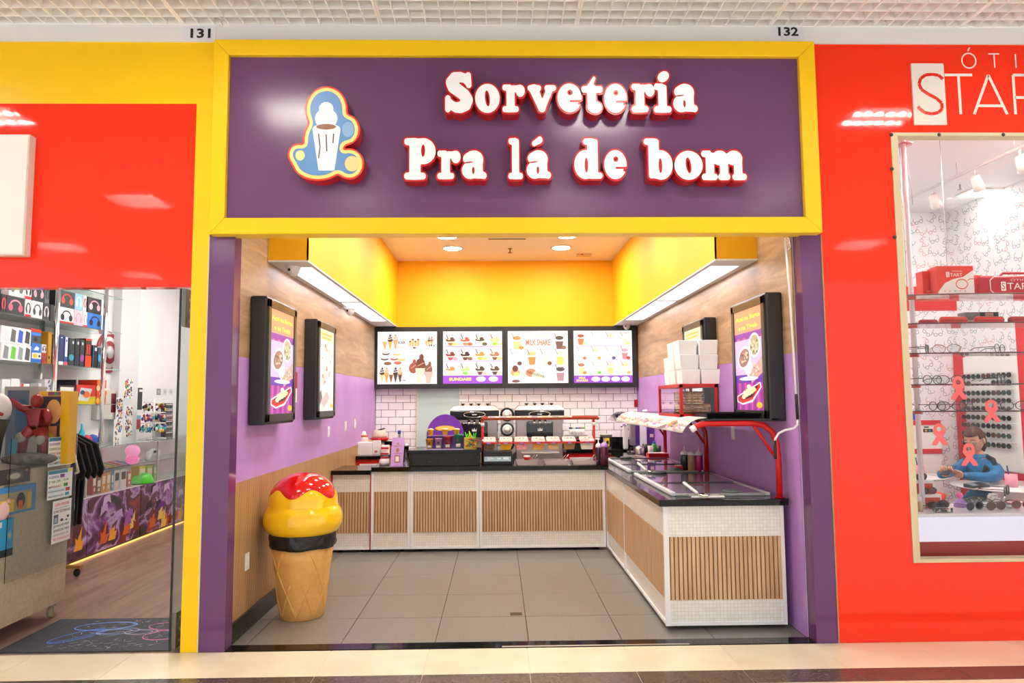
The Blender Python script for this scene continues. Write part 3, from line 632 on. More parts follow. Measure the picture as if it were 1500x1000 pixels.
g = Vector((1.11, 7.46, ZW)); squeeze(tuple(g), '#5a1c36', 'plum sauce bottle with a lilac collar at the corner of the counters', .28, .042, '#b48ad8')
squeeze((1.06, 7.53, ZW), '#3a2430', 'dark sauce bottle behind the plum bottle at the counter corner', .27, .03)
g = G(999, 690, ZW); t = thing('napkin_box', 'small red box with a white top beside the sauce bottles', 'box', (g.x, g.y, ZW)); B('box', (g.x-.06, g.y-.03, ZW), (g.x+.075, g.y+.08, ZW+.05), REDP, t, .004); B('top', (g.x-.05, g.y-.02, ZW+.05), (g.x+.065, g.y+.07, ZW+.056), WHITE, t)
t = thing('napkin_box', 'red box with white napkins at the foot of the far red post', 'box', (1.83, 8.2, ZW)); B('box', (1.72, 8.14, ZW), (1.95, 8.3, ZW+.06), REDP, t, .004); B('top', (1.735, 8.155, ZW+.06), (1.935, 8.285, ZW+.066), WHITE, t)
# ------------------------------------------------------------------ red tubular rack on the right counter with shade and shelf
rk = thing('counter_rack', 'red tubular rack with a printed shade over the right counter', 'rack', (1.9, 6.5, ZW)); ZS = 1.385
def arch(y):
    pts = [(1.93, y, ZW), (1.93, y, 1.15), (1.922, y, 1.24), (1.895, y, 1.31), (1.84, y, 1.355), (1.76, y, 1.372), (1.45, y, 1.372), (1.40, y, 1.365), (1.35, y, 1.34)]
    MB().tube(pts, .021, 12).build('arch_tube', REDP, rk); MB().tube([(1.36, y, 1.346), (1.33, y, 1.327)], .023, 12).build('joint', WGLOSS, rk)
    MB().tube([(1.922, y, 1.12), (1.76, y, 1.365)], .011, 8).build('brace', REDP, rk); MB().lathe([(.035, 0), (.035, .006), (.001, .006)], (1.93, y, ZW), 14).build('base_plate', REDP, rk)
for y in (4.90, 6.60, 8.22): arch(y)
B('shelf', (1.42, 4.88, ZS+.008), (1.935, 8.25, ZS+.018), mat('#1e1c1c', .15), rk)
sh = MB(); prof = [(1.46, 1.408), (1.40, 1.402), (1.35, 1.38), (1.31, 1.345), (1.285, 1.305)]
for (xa, za), (xb, zb) in zip(prof[:-1], prof[1:]): sh.add([(xa, 4.96, za), (xb, 4.96, zb), (xb, 7.75, zb), (xa, 7.75, za)], [(0, 1, 2, 3)], 0, True)
so = sh.build('printed_shade', mat('#f1ece4', .3), rk, fix=False); md = so.modifiers.new('t', 'SOLIDIFY'); md.thickness = .004
sh = MB()
for (xa, za), (xb, zb) in zip(prof[:-1], prof[1:]): sh.add([(xa, 7.76, za), (xb, 7.76, zb), (xb, 8.3, zb), (xa, 8.3, za)], [(0, 1, 2, 3)], 0, True)
sh.build('clear_shade', ACRYL, rk, fix=False)
pr = PR((1.35, 7.75, 1.38), (0, -1, 0), (1.35-1.285, 0, 1.38-1.305), lift=.013, rough=.35); rg = random.Random(3)
pr.O = Vector((1.285, 7.75, 1.305)); pr.U = Vector((0, -1, 0)); pr.V = Vector((.065, 0, .075)).normalized(); pr.N = pr.U.cross(pr.V)
for i in range(60):
    u = rg.uniform(.03, 2.7); pr.ell(u, rg.uniform(.015, .085), rg.uniform(.02, .09), rg.uniform(.004, .014), rg.choice(['#b78ad0', '#d88a4a', '#6a4a5a', '#e8c070', '#e58a9a', '#8a7a86', '#f0dcb0', '#d0a0e0']), 10, rg.uniform(-.3, .3))
pr.build('shade_print', rk)['kind'] = 'stuff'
# glass case with loaves of wafers, foam boxes, black tray on the rack shelf
ZSH = ZS+.018; q = G(997, 611, ZSH); cx0, cy0 = q.x, q.y; cx1 = A(1052, 600, cy0).x; cy1 = W(965, 600, cx0).y; cz1 = A(994, 563, cy0).z
ca = thing('display_case', 'red-framed glass case filled with wafers on the rack shelf', 'display case', ((cx0+cx1)/2, (cy0+cy1)/2, ZSH)); e = .022
fr = MB()
for z in (ZSH, cz1-e):
    fr.box((cx0, cy0, z), (cx1, cy0+e, z+e)).box((cx0, cy1-e, z), (cx1, cy1, z+e)).box((cx0, cy0, z), (cx0+e, cy1, z+e)).box((cx1-e, cy0, z), (cx1, cy1, z+e))
for x in (cx0, cx1-e):
    for y in (cy0, cy1-e): fr.box((x, y, ZSH), (x+e, y+e, cz1))
fr.build('frame', REDP, ca)
B('top', (cx0, cy0, cz1), (cx1, cy1, cz1+.004), REDP, ca); B('bottom', (cx0+e, cy0+e, ZSH), (cx1-e, cy1-e, ZSH+.008), STEEL, ca)
B('pane', (cx0+e, cy0+.008, ZSH+e), (cx1-e, cy0+.011, cz1-e), GLASS, ca); B('pane', (cx0+.008, cy0+e, ZSH+e), (cx0+.011, cy1-e, cz1-e), GLASS, ca)
wm = noisy('wafer_brown', '#a4703f', '#dcae72', 30, .6, bump=.4)
for k, (z, sx, c) in enumerate([(ZSH+.01, .92, 'lower'), (ZSH+.105, .7, 'upper')]):
    m = MB(); x0, x1 = cx0+.03, cx0+.03+(cx1-cx0-.06)*sx
    for i in range(4): m.box((x0+.004*i, cy0+.04, z+.022*i), (x1-.006*((i*7) % 3), cy0+.04+.24, z+.022*i+.018))
    t = thing('wafer_pack', 'wrapped pack of brown wafers, the %s one in the red case' % c, 'wafers', ((x0+x1)/2, cy0+.16, z), 'wafer packs'); m.build('wafers', wm, t, bevel=.004, seg=1)
    B('wrapper', (x0-.006, cy0+.034, z-.0), (x1+.006, cy0+.29, z+.092), mat('#ffffff', .12, trans=1., ior=1.12, name='thin_film'), t, .012)
FOAM = mat('#fdfcfc', .75, name='white_foam'); fw, fh = .148, .112
rows = [(0, [(-.02, 0), (.132, 0), (-.03, .18), (-.03, .36), (.13, .2)]), (1, [(-.03, .0), (.118, 0), (-.035, .19), (.11, .2), (-.03, .37)]), (2, [(-.055, .02), (.10, .0), (-.05, .24)])]
nm_l = {0: 'bottom', 1: 'middle', 2: 'top'}; pos_l = ['front left', 'front right', 'rear left', 'back left', 'rear right']
for lv, ps in rows:
    for i, (dx, dy) in enumerate(ps):
        x, y, z = cx0+.04+dx+(.0 if lv < 2 else .02), cy0+.015+dy, cz1+.004+lv*(fh+.001)
        t = thing('foam_box', 'white foam box stacked on the red case, %s layer, %s' % (nm_l[lv], (pos_l if lv != 1 else ['front left', 'front right', 'rear left', 'rear right', 'back left'])[i]), 'foam box', (x+fw/2, y+.07, z), 'foam boxes on the red case')
        MB().hexa([(x+.006, y+.006, z), (x+fw-.006, y+.006, z), (x+fw-.006, y+.164, z), (x+.006, y+.164, z), (x, y, z+fh), (x+fw, y, z+fh), (x+fw, y+.17, z+fh), (x, y+.17, z+fh)]).build('tub', FOAM, t, bevel=.004)
q = G(1038, 612, ZSH); t = thing('plastic_tray', 'shallow black plastic tray at the near end of the rack shelf', 'tray', (q.x+.1, q.y, ZSH)); x0, y0, z = 1.52, 4.98, ZSH
x0, x1, y0, y1 = 1.47, 1.86, 5.0, 5.32
MB().box((x0+.02, y0+.02, z), (x1-.02, y1-.02, z+.01)).hexa([(x0, y0, z+.035), (x1, y0, z+.035), (x1-.02, y0+.02, z), (x0+.02, y0+.02, z), (x0, y0-.006, z+.035), (x1, y0-.006, z+.035), (x1-.015, y0+.014, z), (x0+.015, y0+.014, z)]).box((x0, y1-.008, z), (x1, y1, z+.04)).box((x0, y0, z), (x0+.008, y1, z+.035)).box((x1-.008, y0, z), (x1, y1, z+.035)).build('tray', BLACK, t)
B('packet', (x0+.06, y0+.05, z+.011), (x0+.24, y0+.2, z+.03), mat('#4a4416', .3), t)
# ------------------------------------------------------------------ raised granite block with the sundae display
tag(MB().box((-.93, 7.52, ZW), (-.185, 7.86, 1.0)).box((-.955, 7.49, 1.0), (-.165, 7.89, 1.03)).build('granite_block', GRAN, bevel=.003), 'raised black granite block standing on the worktop', 'block')
ZB = 1.03; yd = 7.62; d = thing('flavour_display', 'purple half-round acrylic display with little cups on the granite block', 'display', (A(651, 656, yd).x, yd, ZB))
x0, x1 = A(623.5, 650, yd).x, A(679, 650, yd).x; xc, rr = (x0+x1)/2, (x1-x0)/2; PUR = mat('#6f24a8', .25); zc = A(651, 634, yd+.1).z
MB().prism([(x0, yd+.1, ZB)]+[(xc-rr*math.cos(q), yd+.1, zc-.03+rr*1.15*math.sin(q)) for q in np.linspace(0, math.pi, 20)]+[(x1, yd+.1, ZB)], (0, .006, 0)).build('backboard', PUR, d)
B('base', (x0-.005, yd-.05, ZB), (x1+.005, yd+.1, ZB+.008), mat('#c7a6dc', .1), d); B('upper_shelf', (x0-.004, yd, ZB+.142), (x1+.004, yd+.1, ZB+.148), mat('#b48fd0', .1), d); B('front_pane', (x0, yd-.05, ZB+.008), (x1, yd-.047, ZB+.05), ACRYL, d)
pr = PR((xc, yd+.1, zc), (1, 0, 0), (0, 0, 1), lift=.002); pr.ell(0, .05, .11, .03, '#f0b23a').ell(0, .05, .095, .02, '#f8d06a'); pr.build('yellow_badge', d)
def cup(p, r0, r1, h, col, name, label, grp, top=None, lab=True):
    t = thing(name, label, 'cup', p, grp); MB().lathe([(r0, 0), (r0+(r1-r0)*.95, h*.93), (r1*1.06, h*.94), (r1*1.06, h), (.001, h)], p, 16).build('cup', mat(col, .35), t)
    if lab: PR((p[0]-r0*.8, p[1]-r1-.0015, p[2]+h*.12), (1, 0, 0), (0, 0, 1)).rect(0, 0, r0*1.6, h*.22, '#f5efe2').ell(r0*.8, h*.45, r0*.45, h*.13, '#4a3324').build('cup_print', t)
    if top: MB().lathe([(r1*.98, 0), (r1*.7, h*.12), (.001, h*.2)], (p[0], p[1], p[2]+h), 14).build('topping', mat(top, .5), t)
for px, h, c, l in [(629, .105, '#e8a21c', 'orange'), (642.5, .108, '#c48fc8', 'pink-lilac'), (656, .13, '#c23a44', 'red'), (671.5, .15, '#2f8a6a', 'green')]:
    cup((A(px, 655, yd-.01).x, yd-.005, ZB+.008), .028, .04, h, c, 'paper_cup', l+' paper cup standing in the purple display', 'cups in the purple display')
for px, l in [(631, 'left'), (652, 'middle'), (669, 'right')]:
    cup((A(px, 634, yd+.05).x, yd+.05, ZB+.148), .022, .036, .06, '#f0c41e', 'sundae_cup', 'small yellow cup on the upper shelf of the purple display, '+l, 'yellow cups in the display', '#f6ead0', False)
sx0, sx1 = A(679.5, 650, yd).x, A(699, 650, yd).x; t = thing('spoon_box', 'clear box full of coloured plastic spoons beside the purple display', 'spoon box', ((sx0+sx1)/2, yd, ZB))
MB().box((sx0, yd-.06, ZB), (sx1, yd-.057, ZB+.15)).box((sx0, yd+.06, ZB), (sx1, yd+.063, ZB+.15)).box((sx0, yd-.06, ZB), (sx0+.003, yd+.06, ZB+.15)).box((sx1-.003, yd-.06, ZB), (sx1, yd+.06, ZB+.15)).build('box', ACRYL, t)
B('yellow_liner', (sx0+.005, yd-.05, ZB+.002), (sx1-.005, yd+.05, ZB+.12), mat('#f2d21c', .4), t); rg = random.Random(5)
for i in range(22):
    c = rg.choice(['#2ecc40', '#e0301e', '#2a50c0', '#f0e020', '#35d85a', '#e86a20']); x = rg.uniform(sx0+.02, sx1-.02); z = ZB+rg.uniform(.02, .11); an = rg.uniform(-.5, .5)
    MB().tube([(x, yd-.054, z), (x+.045*math.cos(an), yd-.054, z+.045*math.sin(an))], .006, 6).build('spoon', mat(c, .35), t)
for i in range(9):
    x = sx0+.02+.012*i; MB().tube([(x, yd, ZB+.12), (x+rg.uniform(-.03, .03), yd-.02, ZB+rg.uniform(.16, .2))], [.007, .003], 6).build('spoon', mat(rg.choice(['#28d840', '#3ee060', '#f0e030']), .35), t)
# lilac card, water bottles behind it
a, b = A(572, 684, 7.56), A(592, 641, 7.56); t = thing('tent_card', 'lilac standing card with gold print on the worktop left of the granite block', 'card', ((a.x+b.x)/2, 7.56, ZW))
MB().hexa([(a.x, 7.55, ZW), (b.x-.01, 7.55, ZW), (b.x-.01, 7.557, ZW), (a.x, 7.557, ZW), (a.x+.012, 7.6, b.z), (b.x, 7.6, b.z), (b.x, 7.607, b.z), (a.x+.012, 7.607, b.z)]).build('card', mat('#cf9fe0', .35), t)
pr = PR((a.x, 7.55, ZW), (1, 0, 0), (0, .05, b.z-ZW), lift=.002); wv = b.x-a.x; hv = b.z-ZW
pr.rect(wv*.3, hv*.12, wv*.68, hv*.38, '#a86a3a').rect(wv*.36, hv*.16, wv*.62, hv*.34, '#f8e8d8').ell(wv*.5, hv*.56, wv*.12, hv*.08, '#b8823a').rect(wv*.2, hv*.44, wv*.8, hv*.46, '#b8823a').rect(wv*.2, hv*.7, wv*.8, hv*.72, '#b8823a').poly([(wv*.4, hv*.76), (wv*.62, hv*.76), (wv*.51, hv*.86)], '#b8823a'); pr.build('gold_print', t)
WB = mat('#eef6fb', .05, trans=.9, ior=1.2, name='water_bottle_plastic')
for i, (px, y, h, l) in enumerate([(577, 7.72, .26, 'left'), (585, 7.8, .36, 'tall middle'), (590, 7.70, .26, 'right')]):
    p = (A(px, 640, y).x, y, ZW); t = thing('water_bottle', 'clear water bottle with a blue cap behind the lilac card, '+l, 'bottle', p, 'water bottles behind the lilac card')
    MB().lathe([(.028, 0), (.032, .01), (.032, h*.68), (.014, h*.86), (.013, h*.92), (.001, h*.92)], p, 14).build('bottle', WB, t); MB().lathe([(.017, h*.9), (.017, h), (.001, h)], p, 12).build('cap', mat('#1a2ea8', .35), t)
p = (A(563, 681, 7.7).x, 7.7, ZW); t = thing('candy_jar', 'small glass jar with red sweets on the worktop by the lilac card', 'jar', p); MB().lathe([(.05, 0), (.06, .02), (.05, .06), (.035, .07), (.001, .07)], p, 14).build('jar', mat('#f3e9e6', .1), t); MB().lathe([(.04, .07), (.042, .085), (.001, .09)], p, 14).build('lid', mat('#b0302a', .3), t)
p = (A(597, 678, 7.6).x-.02, 7.62, ZW); t = thing('straw_holder', 'clear straw holder on the worktop against the granite block', 'holder', p); MB().lathe([(.03, 0), (.03, .2), (.027, .2), (.027, .005), (.001, .005)], p, 14).build('glass', ACRYL, t); MB().lathe([(.032, .2), (.034, .215), (.001, .23)], p, 14).build('steel_lid', STEEL, t)
# ------------------------------------------------------------------ topping rack on the back counter
yr = 7.72; rx0, rx1 = A(707, 640, yr).x, A(870, 640, yr).x; zt = A(790, 612, yr).z; zs = A(790, 647, yr).z
tr = thing('topping_rack', 'red tubular topping rack with a printed bar on the back counter', 'rack', ((rx0+rx1)/2, yr, ZW))
for x in (rx0, rx1):
    MB().tube([(x, yr, ZW), (x, yr, zt-.02)], .014, 10).build('post', REDP, tr); MB().cyl((x, yr, zt-.05), (x, yr, zt-.085), .02, seg=12).build('joint', WGLOSS, tr); MB().lathe([(.03, 0), (.03, .006), (.001, .006)], (x, yr, ZW), 12).build('base_plate', REDP, tr)
MB().tube([(rx0-.01, yr, zt-.02), (rx0, yr, zt), (rx1+.04, yr, zt), (rx1+.05, yr, zt-.02)], .02, 10).build('top_bar', mat('#a5381f', .3), tr)
a0, a1 = A(715, 610, yr-.02).x, A(838, 610, yr-.02).x; MB().box((a0, yr-.03, zt+.005), (a1, yr+.04, zt+.022)).build('printed_strip', mat('#f3e9d8', .3), tr)
pr = PR((a0, yr-.03, zt+.005), (1, 0, 0), (0, 0, 1), lift=.001)
for i in range(8): pr.rect((a1-a0)*(i/8)+.01, .004, (a1-a0)*((i+.7)/8), .013, ['#c9a6d8', '#c9a6d8', '#d8c890', '#e0b070', '#c9a6d8', '#e6d27a', '#c0a090', '#e8c890'][i])
pr.build('strip_print', tr)
B('front_bar', (rx0, yr-.075, zs-.012), (rx1, yr-.06, zs+.004), REDP, tr); B('rear_bar', (rx0, yr+.06, zs+.02), (rx1, yr+.075, zs+.034), REDP, tr)
for x in (rx0, rx1): B('side_bar', (x-.008, yr-.075, zs-.006), (x+.008, yr+.075, zs+.02), REDP, tr)
B('glass_guard', (rx0, yr-.005, zs+.1), (rx1, yr, zt-.03), GLASS, tr)
tubs = [(705, 727, '#8a6a4c', 'brown crumble'), (730.5, 751.5, '#f0b414', 'yellow sprinkles'), (753, 775, '#e86a78', 'pink sprinkles'), (778, 799.5, '#d8783a', 'mixed coloured sweets'), (800, 821.5, '#d8b078', 'tan flakes'), (823.5, 845, '#a9834c', 'golden granola'), (849, 872, '#f3ead8', 'white powder')]
for px0, px1, c, l in tubs:
    x0, x1 = A(px0, 645, yr-.06).x+.004, A(px1, 645, yr-.06).x-.004; t = thing('topping_tub', 'topping tub with a pale lid holding %s in the red rack' % l, 'tub', ((x0+x1)/2, yr, zs-.08), 'topping tubs')
    m = MB(); m.hexa([(x0+.022, yr-.045, zs-.08), (x1-.022, yr-.045, zs-.08), (x1-.022, yr+.05, zs-.08), (x0+.022, yr+.05, zs-.08), (x0+.012, yr-.055, zs), (x1-.012, yr-.055, zs), (x1-.012, yr+.06, zs), (x0+.012, yr+.06, zs)])
    m.build('contents', noisy('topping_'+l.replace(' ', '_'), c, {'mixed coloured sweets': '#e8c040', 'brown crumble': '#4c3626', 'pink sprinkles': '#f6c6c6'}.get(l, c), 90, .5, bump=.3), t, bevel=.004)
    MB().hexa([(x0, yr-.07, zs+.004), (x1, yr-.07, zs+.004), (x1, yr+.07, zs+.03), (x0, yr+.07, zs+.03), (x0+.004, yr-.068, zs+.02), (x1-.004, yr-.068, zs+.02), (x1-.01, yr+.068, zs+.055), (x0+.01, yr+.068, zs+.055)]).build('lid', mat('#f4dfd8', .3), t, bevel=.004)
    pr = PR((x0+.018, yr-.068, zs+.0215), (1, 0, 0), (0, .136, .035), lift=.001); ww = x1-x0-.036
    pr.rect(0, .03, ww, .11, '#e2b8ac').rect(ww*.15, .045, ww*.85, .095, '#efd0c6').ell(ww*.35, .07, .012, .016, '#4c3630').ell(ww*.7, .07, .012, .016, '#4c3630'); pr.build('lid_window', t)
    PR(((x0+x1)/2-.018, yr-.0755, zs-.016), (1, 0, 0), (0, 0, 1)).rect(0, 0, .036, .016, '#9a7ad0').build('price_tag', t)
a, b = A(708, 682, 7.62), A(750, 664, 7.62); t = thing('card_terminal', 'black counter device with a silver front under the topping rack', 'device', ((a.x+b.x)/2, 7.62, ZW))
B('case', (a.x, 7.6, ZW), (b.x, 7.75, ZW+.14), BLACK, t, .004); B('silver_front', (a.x+.01, 7.596, ZW+.035), (b.x-.012, 7.601, ZW+.085), mat('#9fb4ba', .2, .6), t); B('top_plate', (a.x+.005, 7.61, ZW+.115), (b.x-.005, 7.62, ZW+.13), mat('#c0a878', .3, .7), t)
PR((a.x+.02, 7.596, ZW+.045), (1, 0, 0), (0, 0, 1)).rect(.02, .005, .09, .03, '#e8f0f0').rect(.12, .008, .17, .028, '#e4ecec').rect(.19, .008, .25, .028, '#e4ecec').build('silver_print', t)
for px0, px1, l in [(756, 789, 'left'), (797, 835, 'middle'), (838, 878, 'right')]:
    a, b = A(px0, 682, 7.5), A(px1, 674, 7.5); t = thing('clear_tray', 'clear plastic tray with tongs under the topping rack, %s one' % l, 'tray', ((a.x+b.x)/2, 7.55, ZW), 'clear trays')
    m = MB(); x0, x1, y0, y1, z = a.x, b.x, 7.5, 7.75, ZW
    m.box((x0+.02, y0+.02, z), (x1-.02, y1-.02, z+.004))
    for q in ([(x0, y0), (x1, y0), (x1-.02, y0+.02), (x0+.02, y0+.02)], [(x1, y1), (x0, y1), (x0+.02, y1-.02), (x1-.02, y1-.02)], [(x0, y1), (x0, y0), (x0+.02, y0+.02), (x0+.02, y1-.02)], [(x1, y0), (x1, y1), (x1-.02, y1-.02), (x1-.02, y0+.02)]):
        m.add([(q[0][0], q[0][1], z+.045), (q[1][0], q[1][1], z+.045), (q[2][0], q[2][1], z), (q[3][0], q[3][1], z)], [(0, 1, 2, 3)])
    m.build('tray', mat('#f3e8e4', .08, trans=.6, ior=1.2), t, fix=False)
    for k in range(2): MB().tube([(x1-.1+.03*k, 7.62, z+.02), (x1-.04+.03*k, 7.56, z+.1)], .004, 6).build('tongs', CHROME, t)
a = A(772, 673, 7.6); t = thing('topping_cup', 'small red and white cup standing on the left clear tray', 'cup', (a.x, 7.62, ZW+.046)); MB().lathe([(.03, 0), (.034, .025), (.034, .03), (.001, .03)], (a.x, 7.62, ZW+.046), 14).build('cup', REDP, t); MB().lathe([(.036, .03), (.036, .046), (.001, .046)], (a.x, 7.62, ZW+.046), 14).build('lid', WHITE, t)
# ================================================================== PARLOUR: light boxes on the side walls
def poster_box(side, y0, y1, label, kind):
    s = 1 if side == 'L' else -1; xw = XL if s > 0 else XR; z0, z1 = 1.382, 2.283; d = .115; e = .6
    t = thing('poster_box', label, 'poster box', (xw+s*d/2, (y0+y1)/2, z0), 'lit poster boxes on the side walls')
    B('case', (xw, y0, z0), (xw+s*d, y1, z1), CHAR, t, .012); fw = .055; xf = xw+s*d
    f = MB()
    for (a, b, c, dd) in [(y0+.015, y1-.015, z0+.02, z0+.02+fw), (y0+.015, y1-.015, z1-.02-fw, z1-.02), (y0+.015, y0+.015+fw, z0+.02, z1-.02), (y1-.015-fw, y1-.015, z0+.02, z1-.02)]: f.box((xf-.002, a, c), (xf+s*.014, b, dd))
    f.build('frame', mat('#3a372e', .3), t, bevel=.002)
    ya, yb, za, zb = y0+.015+fw, y1-.015-fw, z0+.02+fw, z1-.02-fw
    p = B('poster', (xf, ya, za), (xf+s*.004, yb, zb), glow('#b8409a' if kind == 'acai' else '#f4ece6', e*.8 if kind == 'acai' else e), t)
    pr = PR((xf+s*.004, ya if s > 0 else yb, za), (0, s, 0), (0, 0, 1), e); w_, h_ = yb-ya, zb-za
    if kind == 'acai':
        for i in range(9):
            a0 = -.3+.4*i; pr.poly([(w_*.5, h_*.55), (w_*(.5+.9*math.cos(a0)), h_*(.55+.6*math.sin(a0))), (w_*(.5+.9*math.cos(a0+.16)), h_*(.55+.6*math.sin(a0+.16)))] if False else [(w_*max(0, min(1, .11*i)), 0), (w_*max(0, min(1, .11*i+.055)), 0), (w_*max(0, min(1, .11*i+.055)), h_), (w_*max(0, min(1, .11*i)), h_)], '#c85ab4' if i % 2 else '#8a2a94')
        pr.rect(0, h_*.76, w_, h_, '#e89a78').rect(0, h_*.72, w_, h_*.77, '#8a2aa0').rect(0, h_*.33, w_, h_*.7, '#d9b6d4').rect(0, h_*.27, w_, h_*.35, '#6a2aa0')
        pr.text('Açaí na Barca', w_*.06, h_*.885, h_*.055, '#ffe84a', w_*.88, .03).text('e na Tigela', w_*.16, h_*.79, h_*.06, '#ffe84a', w_*.68, .03)
        pr.poly([(w_*.12, h_*.55), (w_*.5, h_*.3), (w_*.62, h_*.42), (w_*.55, h_*.6)], '#f7eef4').ell(w_*.34, h_*.52, w_*.24, h_*.11, '#ffffff', 18, .2).ell(w_*.34, h_*.52, w_*.2, h_*.09, '#a06a5a', 18, .2)
        pr.ell(w_*.72, h_*.63, w_*.2, h_*.12, '#ffffff', 18).ell(w_*.72, h_*.63, w_*.16, h_*.1, '#b0a078', 18); pr.poly([(w_*.5, h_*.34), (w_*.98, h_*.52), (w_*.98, h_*.36), (w_*.6, h_*.26)], '#c8a090')
        rg = random.Random(2)
        for i in range(26): pr.ell(w_*rg.uniform(.2, .5), h_*rg.uniform(.46, .58), .013, .01, rg.choice(['#7a3a3a', '#d87a5a', '#e8c8a0', '#5a2a3a']), 8)
        for i in range(22): pr.ell(w_*rg.uniform(.6, .85), h_*rg.uniform(.56, .7), .013, .011, rg.choice(['#d8d0a0', '#6a5a3a', '#f0e8c8', '#c0a878']), 8)
        for i in range(18): pr.ell(w_*rg.uniform(.62, .95), h_*rg.uniform(.34, .46), .014, .01, rg.choice(['#d8b088', '#a86a5a', '#f0d8b0']), 8)
        pr.poly([(w_*.05, h_*.14), (w_*.9, h_*.27), (w_*.94, h_*.22), (w_*.62, h_*.08), (w_*.25, h_*.05), (w_*.05, h_*.08)], '#f8f0f4').poly([(w_*.08, h_*.13), (w_*.88, h_*.255), (w_*.9, h_*.22), (w_*.6, h_*.1), (w_*.25, h_*.065), (w_*.08, h_*.09)], '#d0281c').poly([(w_*.16, h_*.14), (w_*.84, h_*.245), (w_*.62, h_*.13), (w_*.3, h_*.1)], '#3a1c14')
        for i, (a, b) in enumerate([(.3, .13), (.4, .15), (.5, .165), (.6, .18), (.35, .17), (.45, .19), (.55, .21), (.68, .2), (.5, .23)]): pr.ell(w_*a, h_*b, w_*.075, h_*.022, ['#f6ecc0', '#f0e0a0'][i % 2], 12)
        pr.ell(w_*.5, h_*.31, w_*.34, h_*.02, '#f2e6f4').ell(w_*.85, h_*.05, w_*.1, h_*.03, '#f0c020')
    else:
        pr.rect(0, h_*.86, w_, h_, '#e8d8b0').rect(w_*.1, h_*.93, w_*.85, h_*.955, '#d8b020').rect(w_*.15, h_*.885, w_*.8, h_*.91, '#d8b020')
        pr.poly([(w_*.18, h_*.38), (w_*.7, h_*.36), (w_*.9, h_*.8), (w_*.2, h_*.82)], '#f2d8c8').poly([(w_*.5, h_*.3), (w_*.95, h_*.34), (w_*.98, h_*.68), (w_*.55, h_*.68)], '#f6e8dc')
        rg = random.Random(4)
        for i in range(40): pr.ell(w_*rg.uniform(.05, .95), h_*rg.uniform(.33, .8), w_*rg.uniform(.02, .1), h_*rg.uniform(.01, .04), rg.choice(['#e0a890', '#c87a5a', '#f8efe6', '#a85a40', '#f0d0b8', '#ffffff', '#ffffff']), 10, rg.uniform(-1, 1))
        pr.poly([(0, h_*.18), (w_*.6, h_*.28), (w_*.95, h_*.12), (w_*.5, 0), (0, 0)], '#d8e0d0').poly([(w_*.1, h_*.12), (w_*.5, h_*.24), (w_*.7, h_*.16), (w_*.3, h_*.03)], '#e8b0b0').poly([(0, h_*.05), (w_*.2, h_*.16), (w_*.12, h_*.26), (0, h_*.2)], '#7a6a64').ell(w_*.86, h_*.06, w_*.09, h_*.03, '#f0c020')
    pr.build('poster_print', p); return t
poster_box('L', 4.95, 5.66, 'black poster box on the left wall nearest the mall with a purple lit poster', 'acai'); poster_box('L', 6.345, 7.04, 'black poster box on the left wall farther in with a pale lit poster', 'shake')
poster_box('R', 4.88, 5.60, 'black poster box on the right wall nearest the mall with a purple lit poster', 'acai'); poster_box('R', 6.372, 7.10, 'black poster box on the right wall behind the foam boxes', 'shake')
# ================================================================== menu boards
E_ = .62; ym = 9.98
def menu(px0, px1, x0, x1, label, draw):
    z0, z1 = 1.716, 2.584; t = thing('menu_board', label, 'menu board', ((x0+x1)/2, 10.04, z0), 'lit menu boards above the back wall')
    B('case', (x0, ym+.012, z0), (x1, YB, z1), CHAR, t)
    sx0, sx1, sz0, sz1 = A(px0, 520, ym).x, A(px1, 520, ym).x, 1.782, 2.518; f = MB()
    f.box((x0, ym, z0), (x1, ym+.014, sz0)).box((x0, ym, sz1), (x1, ym+.014, z1)).box((x0, ym, sz0), (sx0, ym+.014, sz1)).box((sx1, ym, sz0), (x1, ym+.014, sz1)); f.build('frame', CHAR, t)
    p = B('screen', (sx0, ym+.006, sz0), (sx1, ym+.012, sz1), glow('#fdf8f4', E_), t)
    pr = PR((sx0, ym+.006, sz0), (1, 0, 0), (0, 0, 1), E_); draw(pr, sx1-sx0, sz1-sz0); pr.build('menu_print', p)
RG = random.Random(11)
def cone(p, u, v, s, c, w2='#e0a85a'):
    p.poly([(u-s*.17, v), (u+s*.17, v), (u+s*.03, v-s*.62), (u-s*.03, v-s*.62)], w2); p.ell(u, v+s*.08, s*.2, s*.14, c); p.ell(u, v+s*.24, s*.15, s*.13, c); p.ell(u+s*.01, v+s*.4, s*.08, s*.12, c)
    if c != '#f6efe2': p.stroke([(u-s*.15, v+s*.12), (u+s*.15, v+s*.2)], s*.05, '#f6efe2').stroke([(u-s*.1, v+s*.28), (u+s*.1, v+s*.34)], s*.04, '#f6efe2')
def sundae(p, u, v, s, c, c2, fruit):
    p.poly([(u-s*.42, v+s*.5), (u+s*.42, v+s*.5), (u+s*.16, v+s*.1), (u+s*.14, v), (u-s*.14, v), (u-s*.16, v+s*.1)], c); p.ell(u, v+s*.52, s*.44, s*.13, c2); p.ell(u-s*.12, v+s*.66, s*.2, s*.14, '#f4e4d0'); p.ell(u+s*.14, v+s*.64, s*.18, s*.13, c2); p.stroke([(u-s*.38, v+s*1.0), (u-s*.2, v+s*.6)], s*.08, '#4a3020'); p.rect(u-s*.35, v+s*.28, u+s*.32, v+s*.36, '#f4e8d8'); p.ell(u+s*.42, v+s*.14, s*.24, s*.16, fruit)
